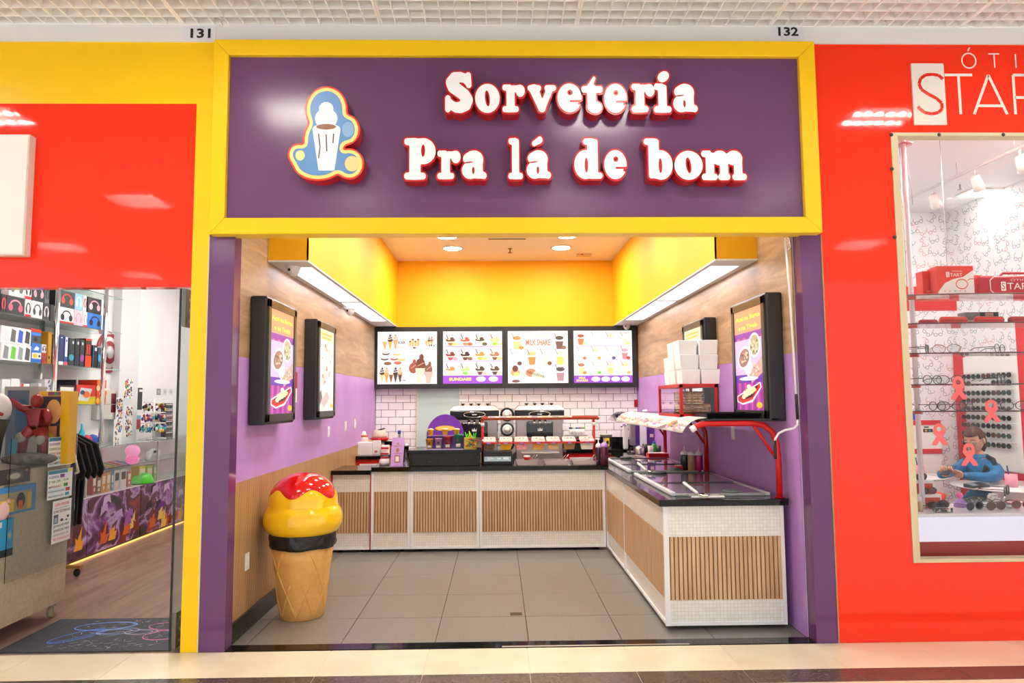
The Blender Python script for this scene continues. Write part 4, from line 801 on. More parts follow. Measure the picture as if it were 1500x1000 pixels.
def glassd(p, u, v, s, c, top, fruit=None):
    p.poly([(u-s*.32, v+s*.8), (u+s*.32, v+s*.8), (u+s*.22, v), (u-s*.22, v)], '#f1ece6'); p.poly([(u-s*.3, v+s*.6), (u+s*.3, v+s*.6), (u+s*.22, v), (u-s*.22, v)], c); p.ell(u, v+s*.86, s*.32, s*.16, top)
    p.stroke([(u-s*.4, v+s*1.25), (u-s*.2, v+s*.8)], s*.05, '#5a5048')
    if fruit: p.ell(u+s*.34, v+s*.12, s*.18, s*.15, fruit)
def m1(p, w_, h_):
    p.rect(w_*.02, h_*.66, w_*.49, h_*.98, '#ece8e6').rect(w_*.51, h_*.66, w_*.98, h_*.98, '#f3efec')
    for i, c in enumerate(['#f6efe2', '#5a3a2c', '#d0a070']): cone(p, w_*(.12+.09*i), h_*.82, h_*.25, c)
    p.text('3,50', w_*.34, h_*.76, h_*.055, '#3a2a3a', w_*.12, .03).text('casquinha', w_*.26, h_*.68, h_*.035, '#e06a5a', w_*.18)
    for i in range(4): p.rect(w_*(.53+.045*i), h_*.72, w_*(.565+.045*i), h_*(.8+.04*(i % 2)), '#e0b060'); p.ell(w_*(.547+.045*i), h_*(.81+.04*(i % 2)), w_*.02, h_*.015, '#7a4a2a')
    p.ell(w_*.62, h_*.69, w_*.03, h_*.02, '#8a6a4a').text('casquinhas', w_*.52, h_*.94, h_*.02, '#e08a7a', w_*.1)
    for i in range(3): cone(p, w_*(.82+.045*i), h_*.82, h_*.16, ['#e8dcc8', '#5a3a2c', '#8a4a3a'][i])
    for i in range(4): p.ell(w_*RG.uniform(.86, .96), h_*RG.uniform(.7, .76), w_*.012, h_*.012, '#4a342a')
    for (a, b, c, d) in [(.14, .58, '#6a5a50', '#f2e8e0'), (.32, .57, '#e8c060', '#f2e8e0'), (.12, .48, '#5a4a40', '#efe6de'), (.28, .48, '#c8504a', '#f0e0da'), (.4, .47, '#e8b850', '#f6e8c8'), (.17, .39, '#7a5a4a', '#a06a50'), (.34, .4, '#d8604a', '#e88a70')]: p.ell(w_*a, h_*b, w_*.065, h_*.03, c); p.ell(w_*a, h_*(b+.018), w_*.055, h_*.02, d)
    p.text('banana split', w_*.02, h_*.6, h_*.03, '#d84a3a', w_*.14); p.text('milk shake', w_*.51, h_*.6, h_*.03, '#d84a3a', w_*.18)
    for i, c in enumerate(['#5a3a2c', '#d0a070', '#f6efe2', '#4a3a34', '#d8a870']): cone(p, w_*(.08+.075*i), h_*.19, h_*.25, c, ['#e8c888', '#d8a050', '#8a5a3a', '#5a4a3a', '#6a4a34'][i])
    p.text('3,00', w_*.38, h_*.05, h_*.035, '#4a3a3a', w_*.1, .02).text('mista', w_*.35, h_*.28, h_*.04, '#e08a7a', w_*.12)
    for (a, b, s, c) in [(.72, .34, .75, '#7a4434'), (.6, .3, .55, '#a05a48'), (.86, .27, .5, '#8a5a48')]:
        p.ell(w_*a, h_*b, w_*.1*s*1.3, h_*.1, c); p.ell(w_*(a+.005), h_*(b+.1*s), w_*.08*s*1.2, h_*.08*s*1.2, c); p.ell(w_*(a+.02), h_*(b+.22*s), w_*.04*s*1.3, h_*.09*s, c); p.stroke([(w_*(a-.06*s), h_*b), (w_*(a+.08*s), h_*(b+.06))], .012, '#c89a80')
    p.poly([(w_*.64, h_*.3), (w_*.8, h_*.3), (w_*.74, 0.01), (w_*.66, 0.01)], '#f0dcc0').rect(w_*.78, h_*.17, w_*.93, h_*.23, '#c8b0a4').poly([(w_*.8, h_*.17), (w_*.92, h_*.17), (w_*.89, 0.01), (w_*.82, 0.01)], '#d8b4a0').text('7,00', w_*.54, h_*.1, h_*.03, '#5a4a4a', w_*.08).text('6,00', w_*.78, h_*.5, h_*.03, '#4a3a3a', w_*.08)
def m2(p, w_, h_):
    p.rect(0, 0, w_, h_*.155, '#a050d0')
    cs = [[('#b07a4a', '#6a4028', '#f0d070'), ('#d88a70', '#c05a44', '#e06a4a'), ('#e8e0d0', '#5a4438', '#6a5a44'), ('#9ae02c', '#d8e88a', '#f0e8a0')], [('#c05a50', '#8a3a34', '#e8a0b0'), ('#6a4434', '#4a3028', '#8a6a54'), ('#f0b850', '#e08a30', '#f8d880'), ('#8a5a40', '#c07850', '#f0c880')], [('#f0d8a8', '#c88a54', '#f4e8c8'), ('#88e84c', '#b8f08a', '#d8f8b8'), ('#6a4a40', '#5a4038', '#d8c0b0'), ('#5a4438', '#6a4a3c', '#d8c8b8')]]
    for r in range(3):
        for c in range(4): sundae(p, w_*(.125+.25*c), h_*(.725-.28*r), h_*.215, *cs[r][c])
    for z in (.7, .42): p.rect(w_*.01, h_*z, w_*.99, h_*(z+.012), '#b070d8')
    p.text('SUNDAES', w_*.1, h_*.055, h_*.06, '#ffe46a', w_*.38, .05)
    for u, s in ((.64, '8,00'), (.85, '12,00')): p.ell(w_*u, h_*.085, w_*.08, h_*.05, '#ffffff', 18).text(s, w_*u, h_*.068, h_*.036, '#7a5a90', w_*.1, center=False) if False else (p.ell(w_*u, h_*.085, w_*.08, h_*.05, '#ffffff', 18), p.text(s, w_*(u-.05), h_*.068, h_*.036, '#7a5a90', w_*.1))
def m3(p, w_, h_):
    p.text('MILK SHAKE', w_*.3, h_*.72, h_*.12, '#ee6a44', w_*.41, .03); p.rect(0, h_*.335, w_, h_*.345, '#c8a0e0')
    for i in range(4): p.rect(w_*(.31+.1*i), h_*.88, w_*(.37+.1*i), h_*.9, '#f4dc9a')
    for (u, v, c, t_, f) in [(.15, .65, '#f0c880', '#e0904a', '#e88a3a'), (.86, .65, '#7a5a4c', '#5a4a44', '#a06a50'), (.12, .35, '#f2e8da', '#f6f0ea', '#6a4a34'), (.4, .35, '#e88a50', '#f0c080', None), (.62, .35, '#f2e4c8', '#f4efe8', '#8a5a34'), (.87, .35, '#f0dc6a', '#f6f0c8', '#f8f0b0')]: glassd(p, w_*u, h_*v, h_*.25, c, t_, f)
    p.ell(w_*.12, h_*.2, w_*.08, h_*.07, '#e8a070').ell(w_*.12, h_*.28, w_*.05, h_*.06, '#6a4434').ell(w_*.14, h_*.17, w_*.05, h_*.04, '#f0d080').rect(w_*.06, h_*.08, w_*.2, h_*.14, '#f0ece6').ell(w_*.13, h_*.04, w_*.07, h_*.03, '#8a5a50')
    p.ell(w_*.38, h_*.2, w_*.09, h_*.08, '#e08860').ell(w_*.5, h_*.15, w_*.11, h_*.08, '#f0e8c8')
    for i in range(12): p.stroke([(w_*(.32+.024*i), h_*(.24-.008*i)), (w_*(.34+.024*i), h_*(.18-.008*i))], .008, '#4a342c')
    glassd(p, w_*.87, h_*.04, h_*.26, '#b88a90', '#5a4a4c')
    for i in range(4): p.rect(w_*.63, h_*(.05+.06*i), w_*.71, h_*(.06+.06*i), ['#f0e090', '#d8d0e0', '#d8d0e0', '#d8d0e0'][i])
    for (u, v) in [(.06, .93), (.8, .93), (.06, .58), (.34, .62), (.54, .62), (.79, .59), (.5, .29), (.8, .3)]: p.rect(w_*u, h_*v, w_*(u+.14), h_*(v+.012), '#ecb0a4')
def m4(p, w_, h_):
    p.rect(0, 0, w_, h_*.14, '#a050d0')
    cs = [[('#c87a54', '#b0583a', '#f0d8a0'), ('#cfe2f4', '#eef4f8', None), ('#f4efe8', '#f0d8a0', None), ('#e8f0c0', '#f4f4e8', '#d0e070')], [('#f4ece4', '#fbf8f4', '#c87a54'), ('#f6f0e6', '#f4dcb8', '#e8a850'), ('#f2e4d4', '#fbf8f6', '#5a5aa0'), ('#e08a90', '#f0a8b0', '#c83a3a')], [('#f0e0a0', '#c07850', '#e08030'), ('#e4f2d0', '#f4f8ec', '#6ad040'), ('#f4d488', '#f6e4b0', None), ('#f6ecd0', '#f8dc98', '#f0b850')]]
    for r in range(3):
        for c in range(4): glassd(p, w_*(.125+.25*c), h_*(.73-.28*r), h_*.2, *cs[r][c]); p.rect(w_*(.05+.25*c), h_*(.945-.28*r), w_*(.2+.25*c), h_*(.957-.28*r), '#eeb8a8')
    for z in (.7, .43): p.rect(0, h_*z, w_, h_*(z+.012), '#c8a0e0')
    p.text('MILK', w_*.08, h_*.075, h_*.04, '#ffe46a', w_*.12, .05).text('SHAKES', w_*.04, h_*.025, h_*.04, '#ffe46a', w_*.2, .05)
    for i, u in enumerate((.37, .54, .71, .88)): p.ell(w_*u, h_*.07, w_*.075, h_*.048, '#ffffff', 16); p.text(['8,50', '9,50', '11,00', '15,00'][i], w_*(u-.045), h_*.054, h_*.032, '#7a5a90', w_*.09)
xb = [A(546, 520, ym).x+.02, A(644.5, 520, ym).x, A(739.5, 520, ym).x, A(836, 520, ym).x, XR-.012]; xb[0] = XL+.004
for i, (a, b, l, dfn) in enumerate([(553, 640, 'lit menu board with ice cream cones, leftmost of the row', m1), (649, 735.5, 'lit menu board with sundaes over a purple strip', m2), (744, 832, 'lit menu board with red milk shake lettering', m3), (840.5, 926, 'lit menu board with pale drinks over a purple strip, rightmost of the row', m4)]): menu(a, b, xb[i]+.001, xb[i+1]-.001, l, dfn)
# ================================================================== ice cream cone bin
bx, by = -1.425, 5.315; bn = thing('cone_bin', 'litter bin shaped like a giant ice cream cone with red syrup', 'litter bin', (bx, by, 0))
CONE = noisy('wafer_plastic', '#dfa558', '#e6b066', 30, .45)
rc = lambda z: .152+(.222-.152)*z/.52
MB().lathe([(.001, 0), (rc(0)-.006, 0), (rc(0), .006)]+[(rc(z), z) for z in (.1, .2, .3, .4, .52)]+[(.001, .52)], (bx, by, 0), 48).build('cone_body', CONE, bn)
rd = MB()
for k in range(8):
    for s in (-1, 1):
        a0 = 2*math.pi*k/8; pts = []
        for i in range(13):
            z = .012+.49*i/12; an = a0+s*(1.15*i/12)-1.55; pts.append((bx+(rc(z)+.0005)*math.cos(an), by+(rc(z)+.0005)*math.sin(an), z))
        if k % 2 == 0 or s > 0 or True:
            cut = 13 if k % 2 == 0 else 7; rd.tube(pts[:cut], .0055, 6)
rd.build('waffle_ridges', CONE, bn)
bagm = NT('black_bin_liner', .22); nz = bagm.n('ShaderNodeTexNoise', i_Scale=22., i_Detail=5); bagm.l(bagm.coords((1, 1, .6)), nz.inputs['Vector']); bagm.bump(nz.outputs[0], .9, .02); bagm.b.inputs['Base Color'].default_value = lin('#161412')
bg_ = MB(); prof = [(.222, .497), (.232, .5), (.236, .52), (.233, .55), (.238, .58), (.234, .61), (.2, .625)]; seg = 48; vs = []
for (r, z) in prof:
    for k in range(seg):
        an = 2*math.pi*k/seg; rr_ = r+.004*math.sin(7*an+z*60)+.003*math.sin(17*an-z*90); vs.append((bx+rr_*math.cos(an), by+rr_*math.sin(an), z+.004*math.sin(5*an)))
bg_.add(vs, [(i*seg+k, i*seg+(k+1) % seg, (i+1)*seg+(k+1) % seg, (i+1)*seg+k) for i in range(len(prof)-1) for k in range(seg)], 0, True); bg_.build('bin_liner', bagm.m, bn, fix=False)
LY = mat('#ffca0c', .12, name='yellow_gloss_plastic', coat=.5); LR = mat('#d8140e', .1, name='red_gloss_plastic', coat=.5)
dome = lambda t: (.246*math.cos(t), .812+.208*math.sin(t))
MB().lathe([(.001, .585), (.2, .588), (.24, .6), (.268, .63), (.281, .67), (.282, .70), (.275, .74), (.262, .77), (.25, .785), (.246, .795)]+[dome(t) for t in np.linspace(.05, math.pi/2-.02, 14)]+[(.001, 1.02)], (bx, by, 0), 56).build('lid', LY, bn)
sy = MB(); seg = 72; nr = 12; vs = []
for i in range(nr+1):
    for k in range(seg):
        an = 2*math.pi*k/seg; lo = .36+.17*math.cos(5*an+5.11)+.03*math.sin(3*an); t_ = lo+(math.pi/2-.01-lo)*i/nr; r, z = dome(t_); of = .006*min(1, i*.8); r += of*math.cos(t_); z += of*math.sin(t_)
        vs.append((bx+r*math.cos(an), by+r*math.sin(an), z))
sy.add(vs, [(i*seg+k, i*seg+(k+1) % seg, (i+1)*seg+(k+1) % seg, (i+1)*seg+k) for i in range(nr) for k in range(seg)]+[tuple(range(nr*seg, (nr+1)*seg))], 0, True); sy.build('syrup', LR, bn, fix=False)
# ================================================================== back of the parlour: glass door panel, machines, cabinets
a, b = A(612, 655, YB), A(673, 569, YB); wd_ = struct(B('window_1', (a.x, YB-.016, .9), (b.x, YB-.004, 1.72), mat('#bfd6d2', .08, name='pale_green_glass')))
B('window_frame', (a.x-.025, YB-.022, .9), (a.x, YB, 1.72), mat('#d8d2bc', .4), wd_)
RW = 9.25
def machine(x0, x1, label):
    t = thing('ice_cream_machine', label, 'ice cream machine', ((x0+x1)/2, RW+.35, 0), 'soft ice cream machines'); xc = (x0+x1)/2
    B('body', (x0+.02, RW+.05, .04), (x1-.02, RW+.7, 1.3), mat('#b3a9a6', .3, .85), t, .008); MB().box((x0+.05, RW+.1, 0), (x1-.05, RW+.65, .04)).build('plinth', BLACK, t)
    B('control_head', (x0, RW, 1.31), (x1, RW+.6, 1.415), mat('#19181a', .2), t, .012); MB().hexa([(x0-.005, RW-.005, 1.415), (x1+.005, RW-.005, 1.415), (x1+.005, RW+.6, 1.415), (x0-.005, RW+.6, 1.415), (x0+.05, RW+.05, 1.475), (x1-.05, RW+.05, 1.475), (x1-.05, RW+.55, 1.475), (x0+.05, RW+.55, 1.475)]).build('hopper_lid', mat('#a39d96', .38, .9), t, bevel=.006)
    for k, dx in enumerate((-.16, -.05, .05, .17)): MB().lathe([(.012, 0), (.012, .012), (.026, .016), (.026, .03), (.001, .03)], (xc+dx, RW+.2, 1.475), 12).build('hopper_knob', BLACK, t)
    r = MB(); pts = [(xc+.14*math.cos(q), RW-.004, 1.362+.036*math.sin(q)) for q in np.linspace(0, 2*math.pi, 33)][:-1]; r.tube(pts, .006, 6, closed=True); r.build('control_ring', CHROME, t); MB().ell((xc, RW-.001, 1.362), (.12, .006, .028), m=0).build('control_panel', mat('#0d0d0f', .1), t)
    PR((xc-.03, RW-.0075, 1.356), (1, 0, 0), (0, 0, 1)).rect(0, 0, .06, .012, '#d8d8d8').build('badge', t)
    B('dispense_head', (xc-.17, RW-.07, 1.07), (xc+.17, RW+.06, 1.27), mat('#1a1a1c', .2), t, .02)
    for dx in (-.07, .0, .07):
        MB().cyl((xc+dx, RW-.04, 1.27), (xc+dx, RW-.04, 1.31), .014, seg=10).build('lever', BLACK, t); MB().lathe([(.012, 0), (.022, .012), (.022, .03), (.001, .03)], (xc+dx, RW-.075, 1.235), 8).build('nozzle', STEEL, t)
    pr = PR((xc-.03, RW-.07, 1.15), (1, 0, 0), (0, 0, 1)); pr.poly([(0, 0), (.06, 0), (.06, .04), (.045, .015), (.03, .045), (.015, .015), (0, .04)], '#e8e8e8'); pr.build('emblem', t)
    B('drip_tray', (x0+.08, RW-.13, .86), (x1-.08, RW+.06, .88), STEEL, t, .004); return t
machine(A(659, 600, RW).x, A(731, 600, RW).x, 'steel soft ice cream machine with a black head behind the purple display'); machine(A(754, 598, RW).x, A(826.5, 598, RW).x, 'steel soft ice cream machine with a black head behind the topping rack')
x0, x1 = A(733.5, 620, RW).x, A(752.5, 620, RW).x; t = thing('cup_dispenser', 'steel cup dispenser column with black rings between the two ice cream machines', 'dispenser', ((x0+x1)/2, RW+.2, .85)); xc = (x0+x1)/2
B('cup_column', (x0, RW+.02, .85), (x1, RW+.4, 1.44), mat('#b9b2ac', .3, .8), t, .004); B('support', (x0+.02, RW+.06, 0), (x1-.02, RW+.36, .85), mat('#8e8884', .4, .7), t)
for z in (1.36, 1.17, .98):
    pts = [(xc+.078*math.cos(q), RW+.012, z+.078*math.sin(q)) for q in np.linspace(0, 2*math.pi, 29)][:-1]; MB().tube(pts, .013, 8, closed=True).build('ring', BLACK, t)
    for r_, c in ((.062, '#d8d6d2'), (.045, '#b8b4ae'), (.028, '#f4f2ee')): MB().cyl((xc, RW+.018, z), (xc, RW-.004-(.062-r_)*.5, z), r_, seg=20).build('cup_base', mat(c, .3), t)
# red cabinets with black tops against the back walls
def cabinet(x0, x1, y0, y1, label, face='y', ztop=.885):
    t = thing('red_cabinet', label, 'cabinet', ((x0+x1)/2, (y0+y1)/2, 0), 'red cabinets at the back'); 
    B('body', (x0, y0+.012, .06), (x1, y1, ztop-.04), REDP, t); B('plinth', (x0+.01, y0+.05, 0), (x1-.01, y1, .06), BLACK, t)
    n = max(1, round((x1-x0)/.5))
    for i in range(n):
        a = x0+(x1-x0)*i/n; b = x0+(x1-x0)*(i+1)/n; dd = B('door', (a+.045, y0, .12), (b-.045, y0+.012, ztop-.095), mat('#eeecea', .35), t); MB().tube([(b-.07, y0-.02, .5), (b-.07, y0-.02, .65)], .006, 6).build('handle', STEEL, dd)
    B('top', (x0, y0-.02, ztop-.04), (x1, y1, ztop), GRAN, t, .003); B('backsplash', (x0, y1-.02, ztop), (x1, y1, ztop+.1), GRAN, t); return t
cabinet(XL+.003, -1.345, 8.72, 10.08, 'red and white cabinet in the left back corner behind the counter flap'); cabinet(.9, 1.97, 9.42, 10.06, 'red and white cabinet in the right back corner under the tap')
# things on the left cabinet
zc_ = .886; y = 8.85
def px_box(nm, px0, px1, py0, py1, Y, dp, m, label, cat, z=None, bev=.003, group=None):
    a, b = A(px0, py1, Y), A(px1, py0, Y); z0 = a.z if z is None else z; t = thing(nm, label, cat, ((a.x+b.x)/2, Y+dp/2, z0), group); B('carton', (a.x, Y, z0), (b.x, Y+dp, b.z), m, t, bev); return t, a, b
t, a, b = px_box('paper_box', 523.5, 545, 647.5, 667, y, .12, WHITE, 'plain white cardboard box on the left back cabinet', 'box', zc_); 
B('flap', (a.x+.01, y-.004, b.z-.05), (b.x-.01, y, b.z-.002), mat('#f7f5f2', .5), t)
t, a, b = px_box('napkin_pack', 546, 557, 645, 666, y+.02, .05, mat('#efe8e4', .5), 'tilted pale packet beside the white box on the left cabinet', 'packet', zc_); PR((a.x+.01, y+.02, zc_+.01), (1, 0, 0), (0, 0, 1)).ell(.03, .03, .02, .015, '#b8706a').rect(.01, .08, .06, .084, '#c8a8a0').build('packet_print', t)
t, a, b = px_box('milk_carton', 558, 569.5, 652, 666.5, y-.02, .07, WHITE, 'small white and red milk carton at the edge of the left cabinet', 'carton', zc_)
PR((a.x, y-.02, zc_), (1, 0, 0), (0, 0, 1)).rect(0, .005, b.x-a.x, .025, '#c01c18').rect(0, .07, b.x-a.x, .095, '#d02a20').rect(.012, .035, b.x-a.x-.02, .06, '#f4c8c0').build('carton_print', t)
p = (A(533, 650, 9.1).x, 9.1, zc_); t = thing('jar_bag', 'clear plastic bag of biscuits on the left back cabinet', 'bag', p); MB().lathe([(.05, 0), (.062, .06), (.058, .18), (.05, .22), (.03, .25), (.02, .28), (.001, .28)], p, 14).build('bag', mat('#ecdccb', .2), t); MB().lathe([(.052, .2), (.053, .235), (.001, .235)], (p[0], p[1], p[2]), 14).build('biscuits', mat('#b8643c', .6), t)
p = (A(542, 650, 9.15).x, 9.15, zc_); t = thing('blue_packet', 'small blue and cream packet behind the white box on the left cabinet', 'packet', p); B('packet', (p[0]-.04, 9.13, zc_), (p[0]+.05, 9.17, zc_+.17), mat('#e6cf9a', .5), t, .008); B('blue_band', (p[0]-.041, 9.128, zc_+.06), (p[0]+.051, 9.131, zc_+.11), mat('#3a62c0', .4), t)
p = (A(556, 640, 9.2).x, 9.2, zc_); t = thing('cup_stack', 'red bowl holding stacked pale cups on the left back cabinet', 'bowl', p)
MB().lathe([(.06, 0), (.06, .15), (.001, .15)], p, 16).build('stand', mat('#d8c8b0', .5), t); MB().lathe([(.1, .15), (.125, .19), (.12, .19), (.001, .17)], p, 18).build('red_bowl', REDP, t); MB().lathe([(.095, .19), (.1, .23), (.08, .25), (.075, .29), (.001, .29)], p, 18).build('cups', mat('#cdb9a8', .5), t); MB().tube([(p[0]-.02, 9.18, zc_+.29), (p[0]+.07, 9.18, zc_+.31)], .009, 6).build('spatula', BLACK, t)
p = (A(569, 655, 9.0).x+.0, 9.0, zc_); t = thing('red_cup', 'dark red plastic cup at the right end of the left cabinet', 'cup', p); MB().lathe([(.03, 0), (.05, .1), (.046, .1), (.001, .02)], p, 14).build('cup', mat('#8c1418', .35), t)
# things on the right back cabinet
yb_ = 9.55; zr = .886
p = (A(888, 650, yb_).x, yb_, zr); t = thing('topping_bucket', 'pale bucket with a yellow label on the back cabinet', 'bucket', p); MB().lathe([(.07, 0), (.082, .19), (.086, .19), (.086, .2), (.001, .2)], p, 18).build('bucket', mat('#e6e2d6', .35), t)
o = MB().lathe([(.0745, .03), (.0835, .16)], p, 18, caps=False).build('label_band', mat('#1c1a1a', .4), t); PR((p[0]-.03, yb_-.087, zr+.04), (1, 0, 0), (0, 0, 1)).rect(0, 0, .06, .11, '#f0cc1a').ell(.035, .05, .018, .03, '#2a2418').build('yellow_label', t)
a, b = A(897, 655, yb_), A(916, 640, yb_); t = thing('granite_splash', 'small black granite upstand behind the tap on the back cabinet', 'splash block', ((a.x+b.x)/2, yb_+.1, zr)); B('upstand', (a.x, yb_+.08, zr), (b.x, yb_+.11, b.z), GRAN, t, .002); B('foot', (a.x, yb_+.06, zr), (b.x, yb_+.13, zr+.012), GRAN, t)
p = (A(920, 655, 9.3).x, 9.48, zr); t = thing('water_tap', 'white pillar tap on the back cabinet', 'tap', p); x, y_, z = p
B('pillar', (x-.032, y_-.03, z), (x+.032, y_+.03, z+.3), mat('#e9e9e7', .25), t, .012); MB().tube([(x, y_-.0, z+.29), (x-.02, y_-.06, z+.33), (x-.06, y_-.12, z+.32), (x-.075, y_-.13, z+.3)], .013, 8).build('spout', CHROME, t); MB().tube([(x, y_, z+.3), (x+.03, y_, z+.335)], .01, 8).build('lever', CHROME, t)
# things on the far end of the L worktop by the wall
for (px, Y, r, h, c, nm, lab) in [(937, 8.7, .06, .12, None, 'steel_pot', 'small steel pot on the far end of the right worktop'), (946, 8.75, .045, .13, '#2a2a2c', 'blender_cup', 'dark cup beside the steel pot on the right worktop'), (953, 8.6, .035, .12, '#d8c8c4', 'pale_cup', 'pale cup beside the green bottle on the right worktop'), (958.5, 8.75, .035, .15, '#2c8a34', 'syrup_bottle', 'green syrup bottle on the far end of the right worktop'), (965, 8.6, .03, .12, '#203a24', 'dark_jar', 'dark green jar near the far red post')]:
    p = (A(px, 660, Y).x, Y, ZW); t = thing(nm, lab, 'pot' if c is None else 'cup', p); mm = STEEL if c is None else mat(c, .3)
    MB().lathe([(r, 0), (r*1.02, .01), (r*1.02, h*.75), (r*.8, h*.85), (r*.3, h), (.001, h)] if nm in ('syrup_bottle', 'steel_pot') else [(r*.8, 0), (r, h), (r*.94, h), (.001, h*.2)], p, 16).build('vessel', mm, t)
    if nm == 'steel_pot': MB().tube([(p[0]-r, Y, ZW+.09), (p[0]-r-.05, Y, ZW+.09), (p[0]-r-.06, Y, ZW+.03)], .008, 6).build('handle', BLACK, t)
    if nm == 'syrup_bottle': MB().lathe([(.02, 0), (.02, .02), (.001, .02)], (p[0], Y, ZW+h-.01), 10).build('cap', mat('#2a50c0', .4), t)
for (z0, dy, lab, w2) in [(0, 0, 'lower round steel tray stacked on the far right worktop', .13), (.02, -.25, 'steel tray nearer the freezer lid on the far right worktop', .15)]:
    p = (1.62, 8.5+dy, ZW); t = thing('steel_tray', lab, 'tray', p); MB().lathe([(w2*.8, 0), (w2, .012), (w2*.97, .012), (w2*.78, .004), (.001, .004)], p, 24).build('tray', STEEL, t)
t = thing('coffee_grinder', 'white and violet drink machine under the far end of the shade', 'machine', (1.75, 9.0, ZW)); a, b = A(938, 640, 9.0), A(947, 616, 9.0)
B('steel_case', (A(924, 640, 9.0).x, 9.0, ZW+.1), (A(931, 640, 9.0).x, 9.12, ZW+.48), mat('#9a9298', .3, .6), t, .006); B('white_tank', (a.x, 9.0, ZW+.02), (b.x, 9.12, ZW+.4), mat('#e4e2ea', .3), t, .006); B('violet_body', (A(930, 640, 9.05).x, 9.05, ZW), (A(962, 640, 9.05).x, 9.18, ZW+.38), mat('#5b3a86', .4), t, .006); B('base', (A(922, 640, 9.0).x, 8.98, ZW), (A(964, 640, 9.0).x, 9.2, ZW+.02), STEEL, t)
B('pink_badge', (A(952, 640, 9.05).x, 9.044, ZW+.2), (A(957, 640, 9.05).x, 9.051, ZW+.24), mat('#f0c8c0', .4), t)
t = thing('cup_holder', 'shelf of white cups with coloured bands on the back wall above the cabinet', 'cup holder', (.95, 10.0, 1.2)); a, b = A(828, 637, 10.0), A(860, 620, 10.0); B('shelf', (a.x, 9.94, a.z-.012), (b.x, YB-.012, a.z), STEEL, t)
for i, c in enumerate(['#1a2a8a', '#f0d8a0', '#1a88b0', '#d03a8a', '#5ac01c']):
    x = A(836+4.5*i, 630, 9.99).x; MB().lathe([(.02, 0), (.026, .085), (.001, .085)], (x, 9.99, a.z), 12).build('cup', WGLOSS, t); MB().lathe([(.024, .085), (.024, .108), (.001, .108)], (x, 9.99, a.z), 12).build('coloured_lid', mat(c, .4), t)
# ================================================================== fittings on walls and soffit
def plate(p, n, label, h=.115, w2=.07, toggle=True):
    t = thing('wall_socket', label, 'socket', p, 'white wall plates'); x, y, z = p
    B('plate', (x, y-w2/2, z-h/2), (x+n*.008, y+w2/2, z+h/2), WGLOSS, t, .002); B('insert', (x+n*.007, y-w2/4, z-h/4), (x+n*.011, y+w2/4, z+h/4), mat('#e8e6e2', .3), t)
p = W(361, 822, XL); plate((XL, p.y, p.z), 1, 'white socket plate low on the fluted wood by the cone bin')
for px, py, l in [(481, 632, 'nearest of three'), (506, 624, 'middle of three'), (520, 620, 'farthest of three')]: p = W(px, py, XL); plate((XL-.002, p.y, p.z), 1, 'white switch plate on the lilac left wall, '+l, .11, .07)
p = W(1074, 633, XR); plate((XR+.002, p.y, p.z), -1, 'white socket plate on the lilac right wall under the rack', .12, .07)
p = W(481.5, 600, XL); p = W(432, 565, XL); t = thing('wall_notice', 'narrow red and white notice on the left wall between the poster boxes', 'notice', (XL, p.y, p.z-.1)); B('sheet', (XL-.002, p.y-.06, p.z-.14), (XL+.002, p.y+.06, p.z+.12), mat('#f0e8e4', .5), t); B('red_field', (XL+.002, p.y-.06, p.z-.02), (XL+.0028, p.y+.06, p.z+.12), mat('#c02018', .5), t)
for px, py, l in [(931.5, 603, 'larger'), (947, 603, 'smaller')]:
    p = W(px, py, XR); t = thing('round_fitting', 'round white fitting on the lilac right wall behind the shade, %s one' % ('far' if l == 'larger' else 'near'), 'fitting', (XR, p.y, p.z)); MB().cyl((XR+.002, p.y, p.z), (XR-.012, p.y, p.z), .035, seg=16).build('rose', WGLOSS, t); MB().ell((XR-.03, p.y, p.z), (.028, .032, .032)).build('ball', WGLOSS, t)
p = W(931.5, 590, XR); t = thing('alarm_sounder', 'small red alarm box on the right wall near the back corner', 'alarm', (XR, p.y, p.z)); B('case', (XR-.05, p.y-.12, p.z-.06), (XR+.002, p.y+.0, p.z+.05), mat('#b01a18', .35), t, .006); B('lens', (XR-.055, p.y-.08, p.z-.02), (XR-.049, p.y-.03, p.z+.02), mat('#e86a5a', .3), t)
def cctv(x, y, z, label, r=.05):
    t = thing('dome_camera', label, 'camera', (x, y, z-r*1.3), 'white dome cameras'); MB().lathe([(r*1.15, 0), (r*1.15, -.012), (.001, -.012)], (x, y, z), 18).build('base', WGLOSS, t); MB().ell((x, y, z-.02), (r, r, r*1.15)).build('dome', mat('#eceae8', .3), t); MB().cyl((x-r*.35, y-r*.6, z-.025), (x-r*.45, y-r*.98, z-.03), r*.22, seg=10).build('lens', BLACK, t)
p = G(430, 391, ZBK); cctv(p.x, p.y, ZBK, 'white dome camera under the near end of the left bulkhead')
p = G(513, 448, ZBK); cctv(p.x, p.y, ZBK-.03, 'white dome camera under the middle of the left bulkhead'); t = thing('router_bar', 'flat white bar fixed across the left bulkhead lights', 'bar', (p.x, p.y, ZBK-.03)); B('bar', (p.x-.12, p.y-.02, ZBK-.03), (p.x+.12, p.y+.02, ZBK-.018), WGLOSS, t, .003); [MB().cyl((p.x+q_, p.y, ZBK-.018), (p.x+q_, p.y, ZBK+.001), .008, seg=8).build('stud', STEEL, t) for q_ in (-.1, .1)]
p = A(918, 477, 9.85); cctv(p.x, 9.85, ZBK, 'white dome camera at the right end above the menu boards')
